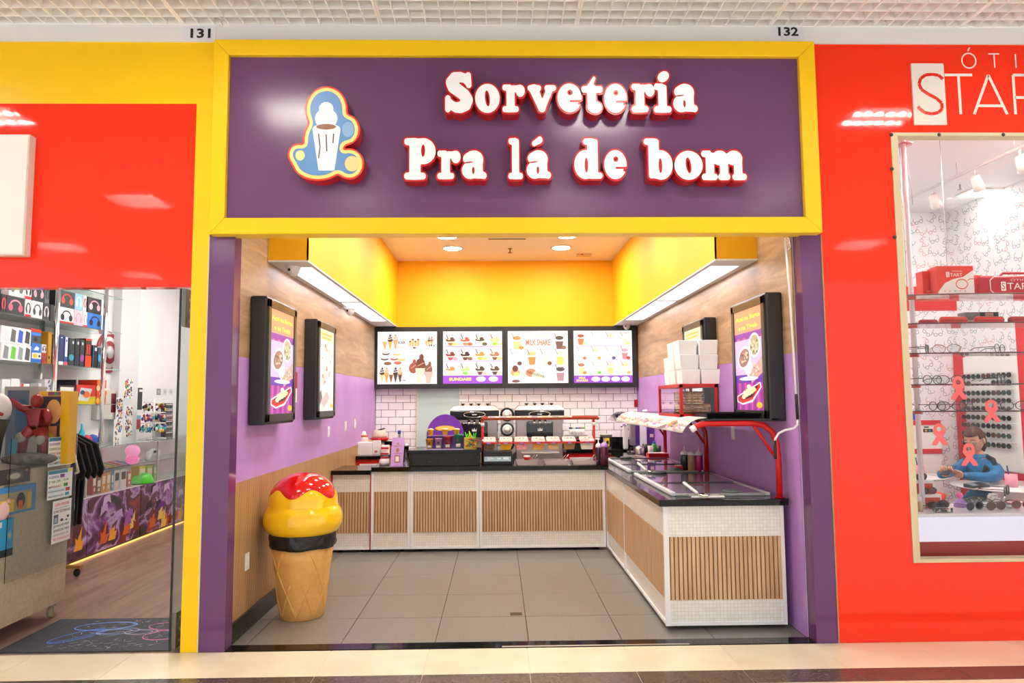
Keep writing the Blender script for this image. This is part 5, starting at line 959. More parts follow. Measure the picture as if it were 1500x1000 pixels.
# crank rod hanging by the right jamb
cr = thing('awning_crank', 'white shutter crank rod with a black grip hanging by the right jamb', 'crank', (1.93, 4.61, 1.2)); Yk = 4.61
K = lambda x, y: A(x, y, Yk)
MB().tube([K(1150, 352), K(1156, 420), K(1166, 577)], .0075, 8).build('rod', mat('#eeebe6', .25), cr); MB().tube([K(1166, 577), K(1168.5, 614)], .011, 8).build('grip', BLACK, cr)
MB().tube([K(1168.5, 614), K(1168, 622), K(1163, 627), K(1150, 630), K(1141, 634), K(1136, 642), K(1135, 650)], .0075, 8).build('crank_arm', mat('#dcd6da', .25), cr); MB().tube([K(1135, 645), K(1136, 672)], .0105, 8).build('lower_grip', BLACK, cr)
MB().tube([K(1150, 352), K(1149, 346), K(1153, 343), K(1156, 350), K(1158, 362), K(1154, 366)], .004, 6).build('top_hook', CHROME, cr)
# ================================================================== LEFT SHOP
YLS = 10.3
struct(B('floor_left_shop', (-5.2, 4.579, -.05), (-1.866, YLS, -.001), WOODF)); LW = mat('#f0eeee', .6, name='shop_white_paint')
struct(B('wall_left_shop_side', (XLS-.1, 4.70, 0), (XLS, YLS, 3.4), LW)); struct(B('wall_left_shop_back', (XLS, YLS, 0), (-1.866, YLS+.1, 3.4), LW)); struct(B('wall_left_shop_right', (-1.90, 4.70, 0), (-1.866, YLS, 3.4), LW)); struct(B('ceiling_left_shop', (-5.2, 4.68, 3.4), (-1.866, YLS, 3.46), LW))
for i, (x, y) in enumerate([(-3.2, 5.9), (-3.2, 7.6), (-3.2, 9.2)]):  # unseen panels behind the header, added to light the left shop
    t = thing('ceiling_panel_light', 'added unseen light panel in the ceiling of the left shop, %s from the door' % ['first', 'second', 'third'][i], 'light', (x, y, 3.38), 'added ceiling panels of the left shop'); B('frame', (x-.31, y-.31, 3.385), (x+.31, y+.31, 3.4), WHITE, t); B('diffuser', (x-.29, y-.29, 3.38), (x+.29, y+.29, 3.386), glow('#fffaf2', SIDE_E), t)
pil = struct(B('trim_9', (XLS, 8.55, 0), (XLS+.1, 9.0, 3.4), mat('#dcdde0', .6)))
# open glass door seen edge-on, fixed pane at the far left
dr = struct(B('door_1', (-2.036, 4.566, .012), (-2.024, 5.42, 2.272), mat('#e8f2ee', .01, trans=1., ior=1.45, name='door_glass')))
B('door_edge', (-2.037, 4.562, .012), (-2.023, 4.567, 2.272), mat('#1c2422', .2), dr)
for z0, z1 in ((.012, .235), (2.03, 2.278)):
    h = B('patch_fitting', (-2.045, 4.60, z0), (-2.012, 4.70, z1), mat('#8c877c', .3, .9), dr, .004)
    for k in range(3): MB().cyl((-2.012, 4.65, z0+.04+.07*k), (-2.009, 4.65, z0+.04+.07*k), .009, seg=10).build('screw', STEEL, h)
pn = struct(B('window_2', (-5.2, 4.60, .012), (-3.21, 4.61, 2.28), mat('#eef6f4', .01, trans=1., ior=1.2, name='fixed_pane_glass'))); B('pane_edge', (-3.212, 4.597, .012), (-3.204, 4.613, 2.28), mat('#38443f', .2), pn)
a = thing('door_mat', 'dark door mat with blue and pink neon scribbles inside the left shop', 'mat', (-2.6, 4.95, 0)); B('mat', (-3.13, 4.61, 0), (-2.06, 5.29, .006), noisy('mat_dark', '#1c1d24', '#33353f', 40, .6), a)
pr = PR((-3.13, 4.61, .006), (1, 0, 0), (0, 1, 0), lift=.001); rg = random.Random(9)
def ring(cx, cy, a_, b_, ro, c, n=3):
    for k in range(n):
        e_ = rg.uniform(-.015, .015); pr.stroke([(cx+e_+(a_+e_)*math.cos(q)*math.cos(ro)-(b_+e_)*math.sin(q)*math.sin(ro), cy+(a_+e_)*math.cos(q)*math.sin(ro)+(b_+e_)*math.sin(q)*math.cos(ro)) for q in np.linspace(0, 2*math.pi, 24)], .007, c)
ring(.42, .5, .2, .09, .15, '#6a9ae8'); ring(.33, .3, .17, .07, .9, '#4a7ae0'); ring(.55, .38, .12, .05, .2, '#9ab4e8', 2); ring(.88, .48, .16, .09, -.1, '#c85a9a'); ring(.92, .3, .14, .1, .3, '#d86aa8'); ring(.72, .36, .1, .05, 0, '#b8a0c0', 2)
for i in range(130):
    x, y = rg.uniform(.3, .95), rg.uniform(.04, .6); pr.stroke([(x, y), (x+rg.uniform(-.06, .06), y+rg.uniform(-.03, .03))], .003, rg.choice(['#c8c4cc', '#8f92a4', '#e0c8d4', '#7a86b0']))
o = pr.build('neon_print', a); o['kind'] = 'stuff'
# --- wall shelves with posts
XS = -4.25
sw = thing('wall_shelf', 'glass wall shelves on chrome posts along the side wall of the left shop', 'shelf', (XS, 7.3, 0))
for z in (2.33, 1.92, 1.534, 2.72): B('glass_board', (XLS, 5.2, z-.008), (XS, 8.1, z), mat('#d8efe8', .03, trans=.85, ior=1.3), sw)
for px, X in ((82, XS+.02), (153, XS+.02), (61, XLS+.05)):
    y = W(px, 500, X).y; MB().cyl((X, y, 0), (X, y, 3.2), .022, seg=12).build('post', CHROME, sw)
BX = XS-.05
def wbox(nm, label, cat, px0, px1, z, h, m, group=None, X=None, dp=.2, pr_fn=None, e=0.):
    X = BX if X is None else X; pyb = 590-(z-CAMH)*150; y0, y1 = W(px0, pyb, X).y, W(px1, pyb, X).y
    t = thing(nm, label, cat, (X-dp/2, (y0+y1)/2, z), group); B('carton', (X-dp, y0+.003, z), (X, y1-.003, z+h), m, t, .002)
    if pr_fn: p = PR((X, y0+.003, z), (0, 1, 0), (0, 0, 1), e); pr_fn(p, y1-y0-.006, h); p.build('box_print', t)
    return t
def headset(c, c2=None, band=None):
    def f(p, w_, h_):
        if band: p.rect(0, 0, w_, h_*.16, band)
        pts = [(w_*.5+w_*.3*math.cos(q), h_*.5+h_*.3*math.sin(q)) for q in np.linspace(-.3, math.pi+.3, 14)]; p.stroke(pts, h_*.09, c); p.ell(w_*.22, h_*.4, w_*.13, h_*.2, c2 or c, 12, .2); p.ell(w_*.78, h_*.4, w_*.13, h_*.2, c2 or c, 12, -.2)
    return f
g1 = 'headphone boxes on the top wall shelf'; hb = .165
for px0, px1, lv, c, fn, l in [(0, 8, 0, '#2c2f33', headset('#d84a5a'), 'dark box with a red headset'), (8, 35, 0, '#3a3d42', headset('#e89ab0', '#d86a80'), 'dark box with a pink headset'), (35.5, 45, 0, '#efeff0', headset('#3a3a3e', None, '#d02028'), 'white box with a red foot band'), (45.5, 62, 0, '#f2f2f2', headset('#55585c'), 'white box with a grey headset'), (62.5, 72, 0, '#4a4d52', headset('#e8e8ea'), 'grey box with a white headset'), (73, 79, 0, '#3c3c40', None, 'dark narrow box beside the chrome post'),
     (12, 35, 1, '#e9e9ea', headset('#5a5d62'), 'pale box with a grey headset'), (35.5, 46, 1, '#f3f1f1', headset('#2a2a2e', None, '#d02028'), 'white box with a black headset over a red band'), (46.5, 65, 1, '#3e4247', headset('#e8b0c0'), 'dark box with a light pink headset'), (65.5, 72, 1, '#7a8288', headset('#3a3d42'), 'grey box with a dark headset'),
     (86, 108, 0, '#f1f1f1', headset('#26262a', None, '#c8302c'), 'white box with a large black headset'), (108.5, 121, 0, '#f4c6d8', headset('#e8a0b8'), 'pink box right of the post'), (121.5, 128, 0, '#f3f1f1', headset('#b0b0b4', None, '#d02028'), 'narrow white box right of the pink box'), (128.5, 149, 0, '#2c7ad8', headset('#12161c'), 'blue box with dark earphones'),
     (87, 109, 1, '#3a3a40', headset('#d84038', '#e0503c'), 'dark box with a red headset right of the post'), (109.5, 121, 1, '#8fc4e8', headset('#d8ecf8'), 'light blue box'), (121.5, 127, 1, '#efefef', headset('#c83038'), 'narrow white box with red print'), (128.5, 149, 1, '#2a262c', headset('#f0a8c0', '#f4c4d2'), 'black box with a pink headset at the right end')]:
    wbox('headphone_box', l+(', on the top glass shelf' if lv == 0 else ', upper layer on the glass shelf'), 'box', px0, px1, 2.331+lv*(hb+.002), hb, mat(c, .4), g1, pr_fn=fn)
def cases(cols):
    def f(p, w_, h_):
        for i, c in enumerate(cols): p.poly([(w_*(.06+.24*i), h_*.15), (w_*(.22+.24*i), h_*.1), (w_*(.24+.24*i), h_*.8), (w_*(.1+.24*i), h_*.9)], c)
    return f
for px0, px1, z, h, c, fn, l, cat in [(0, 45, 0, .15, '#f4f4f6', cases(['#8a929a', '#6ad048', '#9aa4b0', '#5a5c60']), 'white box of phone cases with a green one', 'box'), (0, 45, .152, .15, '#f6f6f8', cases(['#e8e8ee', '#6a6c70', '#3a62d8', '#4a4a4c']), 'white box of phone cases with a blue one', 'box'),
    (45.5, 60, 0, .1, '#2a72d0', lambda p, w_, h_: (p.rect(0, h_*.4, w_, h_*.95, '#f0f0f0'), p.ell(w_*.35, h_*.65, w_*.25, h_*.2, '#f0d020'), p.ell(w_*.8, h_*.65, w_*.12, h_*.12, '#3a3a3a')), 'blue box with a yellow print, bottom of its pile', 'box'), (45.5, 60, .102, .08, '#2f80e0', lambda p, w_, h_: p.poly([(w_*.2, h_*.2), (w_*.5, h_*.7), (w_*.8, h_*.5), (w_*.7, h_*.2)], '#f4f4f4'), 'blue box with a white print in the pile', 'box'), (45.5, 60, .184, .1, '#3a8ae8', lambda p, w_, h_: (p.rect(0, 0, w_, h_*.7, '#55585c'), p.ell(w_*.4, h_*.35, w_*.2, h_*.2, '#2a2c30')), 'blue and grey box on top of the pile', 'box'), (45.5, 61, .286, .03, '#d83a30', None, 'flat red box crowning the blue pile', 'box'),
    (61, 68, 0, .1, '#d84a44', headset('#5a5a5e'), 'small red box between the pile and the gold box', 'box'), (61, 68, .102, .08, '#f0f0f4', headset('#4a4a5c'), 'small white box over the small red box', 'box'), (68.5, 75, 0, .31, '#b8881c', lambda p, w_, h_: (p.rect(w_*.2, h_*.1, w_*.7, h_*.9, '#c99a2a'), p.ell(w_*.4, h_*.2, w_*.2, h_*.05, '#3a2c10')), 'tall gold box left of the chrome post', 'box'), (75.5, 79.5, 0, .29, '#2c2c30', None, 'tall dark box touching the chrome post', 'box'),
    (85, 92.5, 0, .3, '#2c3f74', lambda p, w_, h_: (p.rect(0, 0, w_, h_*.12, '#f0f0f4'), p.ell(w_*.5, h_*.9, w_*.2, h_*.02, '#e8ecf4')), 'tall navy tube box right of the post', 'box'), (93, 99, 0, .29, '#3a4f96', lambda p, w_, h_: (p.rect(w_*.2, h_*.3, w_*.8, h_*.98, '#f2f2f4'), p.ell(w_*.5, h_*.85, w_*.2, h_*.06, '#3a5ab0'), p.rect(0, 0, w_, h_*.12, '#e04a60')), 'tall white and blue box right of the post', 'box'),
    (99.5, 108.5, 0, .28, '#2b2f36', lambda p, w_, h_: (p.ell(w_*.5, h_*.3, w_*.42, h_*.12, '#3aa0b0'), p.ell(w_*.7, h_*.85, w_*.15, h_*.06, '#c8ccd4')), 'tall dark box with a teal spot', 'box'), (109, 116, 0, .28, '#262a30', lambda p, w_, h_: (p.rect(w_*.1, h_*.15, w_*.9, h_*.4, '#2a3050'), p.ell(w_*.6, h_*.85, w_*.2, h_*.06, '#c8ccd4')), 'tall black box between the teal-spot box and the violet-spot box', 'box'), (116.5, 123, 0, .28, '#30343a', lambda p, w_, h_: (p.ell(w_*.5, h_*.32, w_*.45, h_*.13, '#a848b8'), p.ell(w_*.5, h_*.85, w_*.2, h_*.06, '#c8ccd4')), 'tall dark box with a violet spot', 'box'),
    (124, 133.5, 0, .3, '#3a2a26', lambda p, w_, h_: (p.rect(0, 0, w_, h_*.4, '#e8481c'), p.rect(w_*.2, h_*.45, w_*.4, h_*.8, '#d84028'), p.rect(w_*.55, h_*.45, w_*.75, h_*.8, '#d84028'), p.rect(0, h_*.93, w_, h_, '#e03a28')), 'tall black and orange box', 'box'), (135, 142, 0, .24, '#16181c', lambda p, w_, h_: (p.rect(w_*.4, h_*.75, w_*.9, h_*.9, '#e0e4e8'), p.rect(0, 0, w_*.12, h_, '#2a90c0')), 'black box with a thin blue edge', 'box'), (142.5, 147.5, 0, .22, '#24304c', lambda p, w_, h_: p.ell(w_*.5, h_*.5, w_*.4, h_*.2, '#3aa8d8'), 'small navy box with a blue spot', 'box'), (148, 153, 0, .24, '#f0d8e0', lambda p, w_, h_: (p.ell(w_*.5, h_*.3, w_*.3, h_*.1, '#d04a80'), p.ell(w_*.5, h_*.7, w_*.3, h_*.1, '#7a5ac0')), 'pale box with pink spots at the end of the shelf', 'box')]:
    wbox('accessory_box', l+', second glass shelf', cat, px0, px1, 1.921+z, h, mat(c, .4), 'boxes on the second glass shelf', pr_fn=fn)
for px0, px1, h, c, fn, l in [(1, 14, .22, '#f3f5f6', lambda p, w_, h_: p.rect(w_*.3, h_*.5, w_*.6, h_*.8, '#dfe6e8'), 'tall white box, left'), (14.5, 28, .23, '#f6f6f6', lambda p, w_, h_: p.rect(w_*.4, h_*.3, w_*.6, h_*.7, '#e0e4e8'), 'tall white box, second from the left'), (29, 42, .19, '#f2efef', lambda p, w_, h_: (p.ell(w_*.4, h_*.4, w_*.1, h_*.3, '#4a4a70'), p.ell(w_*.75, h_*.35, w_*.1, h_*.25, '#5a5a80'), p.rect(0, h_*.85, w_*.3, h_, '#e03030')), 'white box with two dark watches'), (43, 54, .12, '#4a4a4c', None, 'low dark grey box'), (55, 60, .2, '#e0e2e4', None, 'narrow pale box'),
     (64, 78, .24, '#e6e4ec', lambda p, w_, h_: [p.ell(w_*rg.uniform(.1, .9), h_*rg.uniform(.3, .95), w_*.08, h_*.05, rg.choice(['#3a4a9a', '#8a5a3a', '#5a5a80', '#c8a040'])) for _ in range(16)], 'white box with many dark stickers'), (85, 109, .19, '#1d1b1c', lambda p, w_, h_: (p.rect(w_*.08, h_*.12, w_*.92, h_*.9, '#ece8e0'), [p.rect(w_*(.15+.2*i), h_*(.25+.3*j), w_*(.24+.2*i), h_*(.4+.3*j), '#3a3838') for i in range(4) for j in range(2)]), 'black framed box with rows of small icons'), (111, 140, .2, '#cf2a1c', lambda p, w_, h_: (p.rect(0, 0, w_, h_*.4, '#d8c020'), p.poly([(w_*.1, h_*.2), (w_*.6, h_*.15), (w_*.8, h_*.8), (w_*.2, h_*.85)], '#c8d4d8'), p.ell(w_*.5, h_*.5, w_*.18, h_*.18, '#e06a28'), p.ell(w_*.3, h_*.6, w_*.12, h_*.12, '#3a4a70')), 'red and yellow game box'), (140.5, 155, .26, '#e0441c', lambda p, w_, h_: [p.ell(w_*rg.uniform(.1, .9), h_*rg.uniform(.1, .9), w_*.18, h_*.12, rg.choice(['#f0b040', '#f8e0a0', '#c02818', '#e87a28'])) for _ in range(12)], 'orange flame-coloured box at the end')]:
    wbox('game_box', l+' of the third glass shelf', 'box', px0, px1, 1.535, h, mat(c, .4), 'boxes on the third glass shelf', pr_fn=fn)
wbox('game_box', 'dark patterned box lying behind on the black framed box, third shelf', 'box', 109.3, 110.8, 1.535, .25, mat('#30303a', .4), 'boxes on the third glass shelf')
# --- round plaque, sticker sheets, wall things
p = W(157, 516, XLS); t = thing('wall_plaque', 'round red and white ringed plaque on the side wall of the left shop', 'plaque', (XLS, p.y, p.z-.24))
for k, (r, c) in enumerate([(.24, '#a83038'), (.185, '#e6e2e0'), (.135, '#a03038'), (.075, '#c8c6c8')]): MB().cyl((XLS+.0, p.y, p.z), (XLS+.02+.006*k, p.y, p.z), r, seg=36).build('ring', mat(c, .35), t)
def dots(seed, cols, n):
    def f(p_, w_, h_):
        r_ = random.Random(seed)
        for i in range(n): p_.ell(w_*r_.uniform(.08, .92), h_*r_.uniform(.03, .97), r_.uniform(.008, .018), r_.uniform(.008, .018), r_.choice(cols), 8, r_.uniform(0, 3))
    return f
SC = ['#c83028', '#2a2a2c', '#e8b820', '#3a9a40', '#3a62c0', '#d86a30', '#7a3a2a', '#5a5a9a']
for px0, px1, py0, py1, sd, l in [(181, 194, 554, 583, 1, 'upper sheet on the right'), (182, 193, 594, 640, 2, 'lower sheet on the right'), (170, 179, 582, 614, 3, 'upper sheet on the left'), (166, 178, 614, 668, 4, 'lower sheet on the left')]:
    X = XLS+.1 if px0 > 167 else XLS+.1; a, b = W(px0, (py0+py1)/2, X+.001), W(px1, (py0+py1)/2, X+.001); z0, z1 = W(px0, py1, X).z, W(px0, py0, X).z
    t = thing('sticker_sheet', 'white sheet of small coloured stickers on the grey pilaster, '+l, 'sticker sheet', (X, a.y, z0), 'sticker sheets'); B('sheet', (X, a.y, z0), (X+.003, b.y, z1), mat('#f6f4f2', .4), t)
    pr = PR((X+.003, a.y, z0), (0, 1, 0), (0, 0, 1)); dots(sd, SC, 60)(pr, b.y-a.y, z1-z0); pr.build('stickers', t)
a, b = W(196.5, 600, XLS), W(208, 568, XLS); t = thing('phone_standee', 'dark upright phone-shaped board on the white wall of the left shop', 'board', (XLS, a.y, a.z)); B('board', (XLS, a.y, a.z), (XLS+.01, b.y, b.z), mat('#23252c', .2), t, .004); B('notch', (XLS+.01, (a.y+b.y)/2, b.z-.05), (XLS+.012, (a.y+b.y)/2+.08, b.z-.02), mat('#e8e8ea', .3), t)
a, b = W(196, 629, XLS), W(206, 608, XLS); t = thing('wall_leaflet', 'red leaflet with a blue head on the white wall under the phone board', 'leaflet', (XLS, a.y, a.z)); B('sheet', (XLS, a.y, a.z), (XLS+.004, b.y, b.z), mat('#b03a48', .5), t); B('head', (XLS+.004, a.y, b.z-.05), (XLS+.005, b.y, b.z), mat('#7ab4c8', .5), t)
a, b = W(133, 615, XLS), W(170, 574, XLS); t = thing('meter_box', 'pale grey meter box with a dark red card on the side wall', 'box', (XLS, a.y, a.z)); B('case', (XLS, a.y, a.z), (XLS+.07, b.y, b.z+.02), mat('#cfccc2', .5), t, .006); B('red_card', (XLS+.07, a.y+.55*(b.y-a.y), a.z+.08), (XLS+.073, a.y+.78*(b.y-a.y), b.z-.02), mat('#6a1f2a', .5), t)
for k, (px, l) in enumerate([(232, 'left'), (241, 'middle'), (250, 'right')]):
    p = W(px, 574, XLS); t = thing('small_notice', 'tiny grey notice on the white wall over the keychain rack, '+l, 'notice', (XLS, p.y, p.z), 'tiny wall notices'); B('sheet', (XLS, p.y-.05, p.z-.04), (XLS+.003, p.y+.06, p.z+.045), mat(['#8a8c90', '#d8d8dc', '#e0dee4'][k], .5), t); B('mark', (XLS+.003, p.y-.02, p.z-.015), (XLS+.0035, p.y+.03, p.z+.02), mat('#b8b8c0', .5), t)
# --- glass display counter with printed front and light line
XCn, zt1 = -4.10, 1.093; dc = thing('display_counter', 'glass display counter with fantasy artwork panels along the left shop wall', 'display counter', (-4.3, 7.9, 0)); ART = NT('purple_artwork', .3)
n1 = ART.n('ShaderNodeTexNoise', i_Scale=1.7, i_Detail=7, i_Distortion=1.6); ART.l(ART.coords((1, 1, 1.3)), n1.inputs['Vector'])
ART.base(ART.ramp(n1.outputs[0], [(.34, '#120a10'), (.43, '#4a1638'), (.48, '#7a3a86'), (.53, '#b79cc6'), (.56, '#6a2a52'), (.62, '#30101c'), (.7, '#8a2a20')]))
B('body', (XLS+.11, 6.1, .03), (XCn-.012, 10.2, .598), mat('#3a3036', .5), dc); ys = [6.1, W(128, 770, XCn).y, W(206, 745, XCn).y, W(250, 735, XCn).y, 10.2]
for i in range(4):
    pnl = B('art_panel', (XCn-.012, ys[i]+.006, .03), (XCn, ys[i+1]-.006, .595), ART.m, dc); pr = PR((XCn, ys[i]+.006, .03), (0, 1, 0), (0, 0, 1), lift=.001); w_ = ys[i+1]-ys[i]-.012; r_ = random.Random(20+i)
    for k in range(7):
        u = r_.uniform(.05, .9)*w_; v = r_.uniform(0, .12); pr.poly([(u, v), (u+.14, v), (u+.17, v+.09), (u+.12, v+.08), (u+.13, v+r_.uniform(.14, .26)), (u+.06, v+.1), (u+.02, v+.13), (u+.03, v+.06)], r_.choice(['#d8641c', '#f0a030', '#b03a18', '#8a2418', '#e8c060']))
    for k in range(6):
        u = r_.uniform(.1, .8)*w_; v = r_.uniform(.15, .45); pr.poly([(u, v), (u+.1, v+.05), (u+.16, v+.02), (u+.13, v+.12), (u+.02, v+.1)], r_.choice(['#6a2a8a', '#9a5ab0', '#2a1020', '#b89ac8', '#4a1020', '#c8b0d0']))
    pr.build('art_print', pnl)
B('light_line', (XCn, 6.1, .002), (XCn+.012, 10.1, .012), glow('#ffb25a', 1.6), dc)
B('plinth', (XLS+.11, 6.15, 0), (XCn-.03, 10.15, .03), BLACK, dc); B('floor_board', (XLS+.11, 6.1, .598), (XCn, 10.2, .606), mat('#e8e4e4', .4), dc); B('inner_shelf', (XLS+.11, 6.1, .845), (XCn-.03, 10.2, .851), mat('#d8efe8', .03, trans=.85, ior=1.3), dc); B('glass_top', (XLS+.11, 6.1, zt1-.008), (XCn, 10.2, zt1), mat('#d8efe8', .03, trans=.85, ior=1.3), dc); B('front_glass', (XCn-.006, 6.1, .606), (XCn, 10.2, zt1-.008), GLASS, dc)
for px in (128, 232): y = W(px, 670, XCn).y; B('upright', (XCn-.02, y-.012, .606), (XCn+.001, y+.012, zt1-.008), STEEL, dc)
B('back_board', (XLS+.10, 6.1, .606), (XLS+.11, 10.2, zt1-.01), mat('#e8c8d0', .5), dc)
XI = -4.16
for i, (px0, px1, h, c, l) in enumerate([(134, 140, .2, '#b8402c', 'red'), (140.5, 147, .16, '#7a5a4a', 'brown'), (147.5, 154, .2, '#e0902a', 'orange'), (154.5, 161, .2, '#d8a83a', 'golden'), (161.5, 165, .19, '#3a8ab0', 'blue'), (165.5, 174, .21, '#d8d2ca', 'cream'), (174.5, 184, .21, '#e0dad2', 'pale grey'), (185, 191, .17, '#b8504a', 'brick red'), (202, 212, .2, '#e8c81c', 'bright yellow'), (213, 222, .19, '#a8b838', 'lime'), (223, 231, .19, '#8ab070', 'pale green')]):
    wbox('small_pack', l+' pack standing low inside the glass counter', 'pack', px0, px1, .607, h, mat(c, .4), 'packs in the glass counter', X=XI, dp=.1, pr_fn=lambda p, w_, h_: (p.rect(w_*.15, h_*.45, w_*.85, h_*.85, '#2a2620' if h_ > .205 else '#f0e4d0'), p.ell(w_*.5, h_*.25, w_*.2, h_*.1, '#f0e8d8')))
for i in range(13):
    px = 138+4.2*i; y = W(px, 680, XI).y; t = thing('magazine', 'flat booklet with a %s cover on the glass counter shelf, %s in the row' % (['yellow', 'green', 'pink', 'red', 'white', 'violet', 'orange'][i % 7], ['first', 'second', 'third', 'fourth', 'fifth', 'sixth', 'seventh', 'eighth', 'ninth', 'tenth', 'eleventh', 'twelfth', 'thirteenth'][i]), 'booklet', (XI, y, .852), 'booklets in the glass counter')
    MB().hexa([(XI-.16, y-.055, .852), (XI, y-.055, .852), (XI, y+.055, .852), (XI-.16, y+.055, .852), (XI-.16, y-.055, .90), (XI, y-.055, .856), (XI, y+.055, .856), (XI-.16, y+.055, .90)]).build('cover', mat(['#e0b82a', '#5a9a3a', '#d87a9a', '#b03028', '#e8e2dc', '#8a5ab0', '#e08a2a'][i % 7], .4), t)
p = W(193, 684, XI); p.z = .852; t = thing('night_lamp', 'pink glowing night lamp of two round lobes in the glass counter', 'lamp', p); MB().ell((p.x, p.y, .852+.055), (.07, .085, .06)).build('lower_lobe', glow('#ff7ab8', .35), t); MB().ell((p.x, p.y, .852+.15), (.075, .10, .07)).build('upper_lobe', glow('#ff9ac8', .35), t)
p = W(208, 712, XI); t = thing('dome_lamp', 'lime green dome lamp low inside the glass counter', 'lamp', (p.x, p.y, .607)); MB().lathe([(.12, 0), (.125, .03), (.1, .09), (.05, .12), (.001, .125)], (p.x, p.y, .607), 20).build('dome', glow('#5ae03a', .2), t); MB().lathe([(.13, 0), (.13, .012), (.001, .012)], (p.x, p.y, .6065), 20).build('base', mat('#3a8a2a', .4), t)
p = W(223, 684, XI); p.z = .852; t = thing('game_controller', 'white game controller propped inside the glass counter', 'controller', p); y = p.y
MB().ell((p.x, y, .95), (.04, .1, .05)).build('shell', WGLOSS, t); MB().tube([(p.x, y-.09, .95), (p.x, y-.14, .87)], [.045, .03], 10).build('grip', WGLOSS, t); MB().tube([(p.x, y+.09, .95), (p.x, y+.14, .87)], [.045, .03], 10).build('grip', WGLOSS, t); MB().cyl((p.x+.03, y-.04, .955), (p.x+.055, y-.04, .965), .016, seg=10).build('stick', BLACK, t)
# keychain rack on the counter
p = W(222, 640, -4.32); y = p.y; x = -4.3; t = thing('keychain_rack', 'white rotating rack crowded with coloured keychains on the glass counter', 'rack', (x, y, zt1)); MB().cyl((x, y, zt1), (x, y, zt1+.5), .012, seg=8).build('pole', WGLOSS, t)
for k in range(5): a = 2*math.pi*k/5; MB().tube([(x, y, zt1+.02), (x+.16*math.cos(a), y+.16*math.sin(a), zt1+.01)], .008, 6).build('foot', WGLOSS, t)
r_ = random.Random(31)
for lv, (z, R_) in enumerate([(.2, .135), (.33, .13), (.46, .115)]):
    MB().tube([(x+R_*math.cos(q), y+R_*math.sin(q), zt1+z) for q in np.linspace(0, 2*math.pi, 25)][:-1], .006, 6, closed=True).build('ring', WGLOSS, t)
    cmk = [MB() for _ in range(5)]
    for i in range(46):
        a = r_.uniform(0, 2*math.pi); m = cmk[r_.randrange(5)]; rr_ = R_*math.sqrt(r_.uniform(.3, 1.2)); m.ell((x+rr_*math.cos(a), y+rr_*math.sin(a), zt1+z-r_.uniform(.03, .1)), (.018, .018, .024), 6, 4)
    for i, m in enumerate(cmk):
        if m.f: o = m.build('keychain_charms', mat([['#2a6ad0', '#e8e8f0', '#3ab0a0', '#1a2a50', '#e8b030'], ['#d84a3a', '#e8d0c0', '#5a3a8a', '#2a2a2e', '#3aa0c0'], ['#1e1e20', '#f0c81c', '#8a2a3a', '#d8d8dc', '#30303a']][lv][i], .4), t); o['kind'] = 'stuff'
for i in range(6):
    a, b = W(241, 640-8*i, -4.45), W(252, 634-8*i, -4.45); t = thing('case_pack', 'dark carded pack right of the keychains, level %s from the counter' % ['one', 'two', 'three', 'four', 'five', 'six'][i], 'pack', (-4.45, a.y, zt1+.075*i), 'carded packs by the keychains'); B('card', (-4.5, a.y, zt1+.075*i), (-4.44, b.y, zt1+.075*i+.07), mat(['#4a3838', '#5a4a4c', '#3a3034', '#6a5052', '#4a4448', '#2c2a2e'][i], .4), t); B('strip', (-4.44, a.y+.02, zt1+.075*i+.045), (-4.438, b.y-.02, zt1+.075*i+.06), mat('#d8d0cc', .4), t)
for i, (px, c, l) in enumerate([(127, '#c02a34', 'red round-topped tin'), (136, '#3a62c0', 'blue and white toy block'), (120, '#3ab8e0', 'cyan spray bottle')]):
    y = W(px, 630, -4.3).y; t = thing('small_goods', l+' on the glass counter by the chrome post', 'goods', (-4.3, y, zt1)); MB().lathe([(.05, 0), (.055, .08), (.04, .11), (.001, .125)] if i < 2 else [(.03, 0), (.03, .15), (.012, .19), (.012, .24), (.001, .24)], (-4.3, y, zt1), 14).build('container', mat(c, .35), t); MB().lathe([(.056, .02), (.056, .035)], (-4.3, y, zt1), 14, caps=False).build('band', mat('#e8e4e0', .4), t)
# --- beige cart with acrylic case near the door
cx_, CB = -3.18, noisy('beige_cart_board', '#b9a68c', '#c6b49b', 40, .5); ct = thing('display_cart', 'beige display cart on castors with a clear case inside the left shop door', 'cart', (-3.57, 5.06, 0)); y0, y1 = 4.70, 5.41
B('body', (-3.95, y0, .11), (cx_, y1, 1.10), CB, ct, .004)
for x in (-3.88, -3.24):
    for y in (y0+.06, y1-.05):
        MB().cyl((x-.015, y, .04), (x+.015, y, .04), .04, seg=18).build('castor_wheel', mat('#b8aa84', .3), ct); MB().cyl((x, y, .07), (x, y, .11), .012, seg=8).build('castor_stem', STEEL, ct); MB().box((x-.022, y-.012, .035), (x-.018, y+.012, .085)).box((x+.018, y-.012, .035), (x+.022, y+.012, .085)).box((x-.022, y-.012, .08), (x+.022, y+.012, .085)).build('castor_fork', STEEL, ct)
B('acrylic_pocket', (cx_+.03, y0+.0, .40), (cx_+.034, y1+.015, 1.32), ACRYL, ct)
for (a, b, c, d) in [((-3.95, y0, 1.10), (-3.944, y1, 1.66), 0, 0), ((-3.95, y1-.006, 1.10), (cx_, y1, 1.66), 0, 0)]: B('case_pane', a, b, ACRYL, ct)
B('case_floor', (-3.94, y0, 1.10), (cx_, y1-.008, 1.108), mat('#8f8574', .5), ct)
XP = cx_+.0355
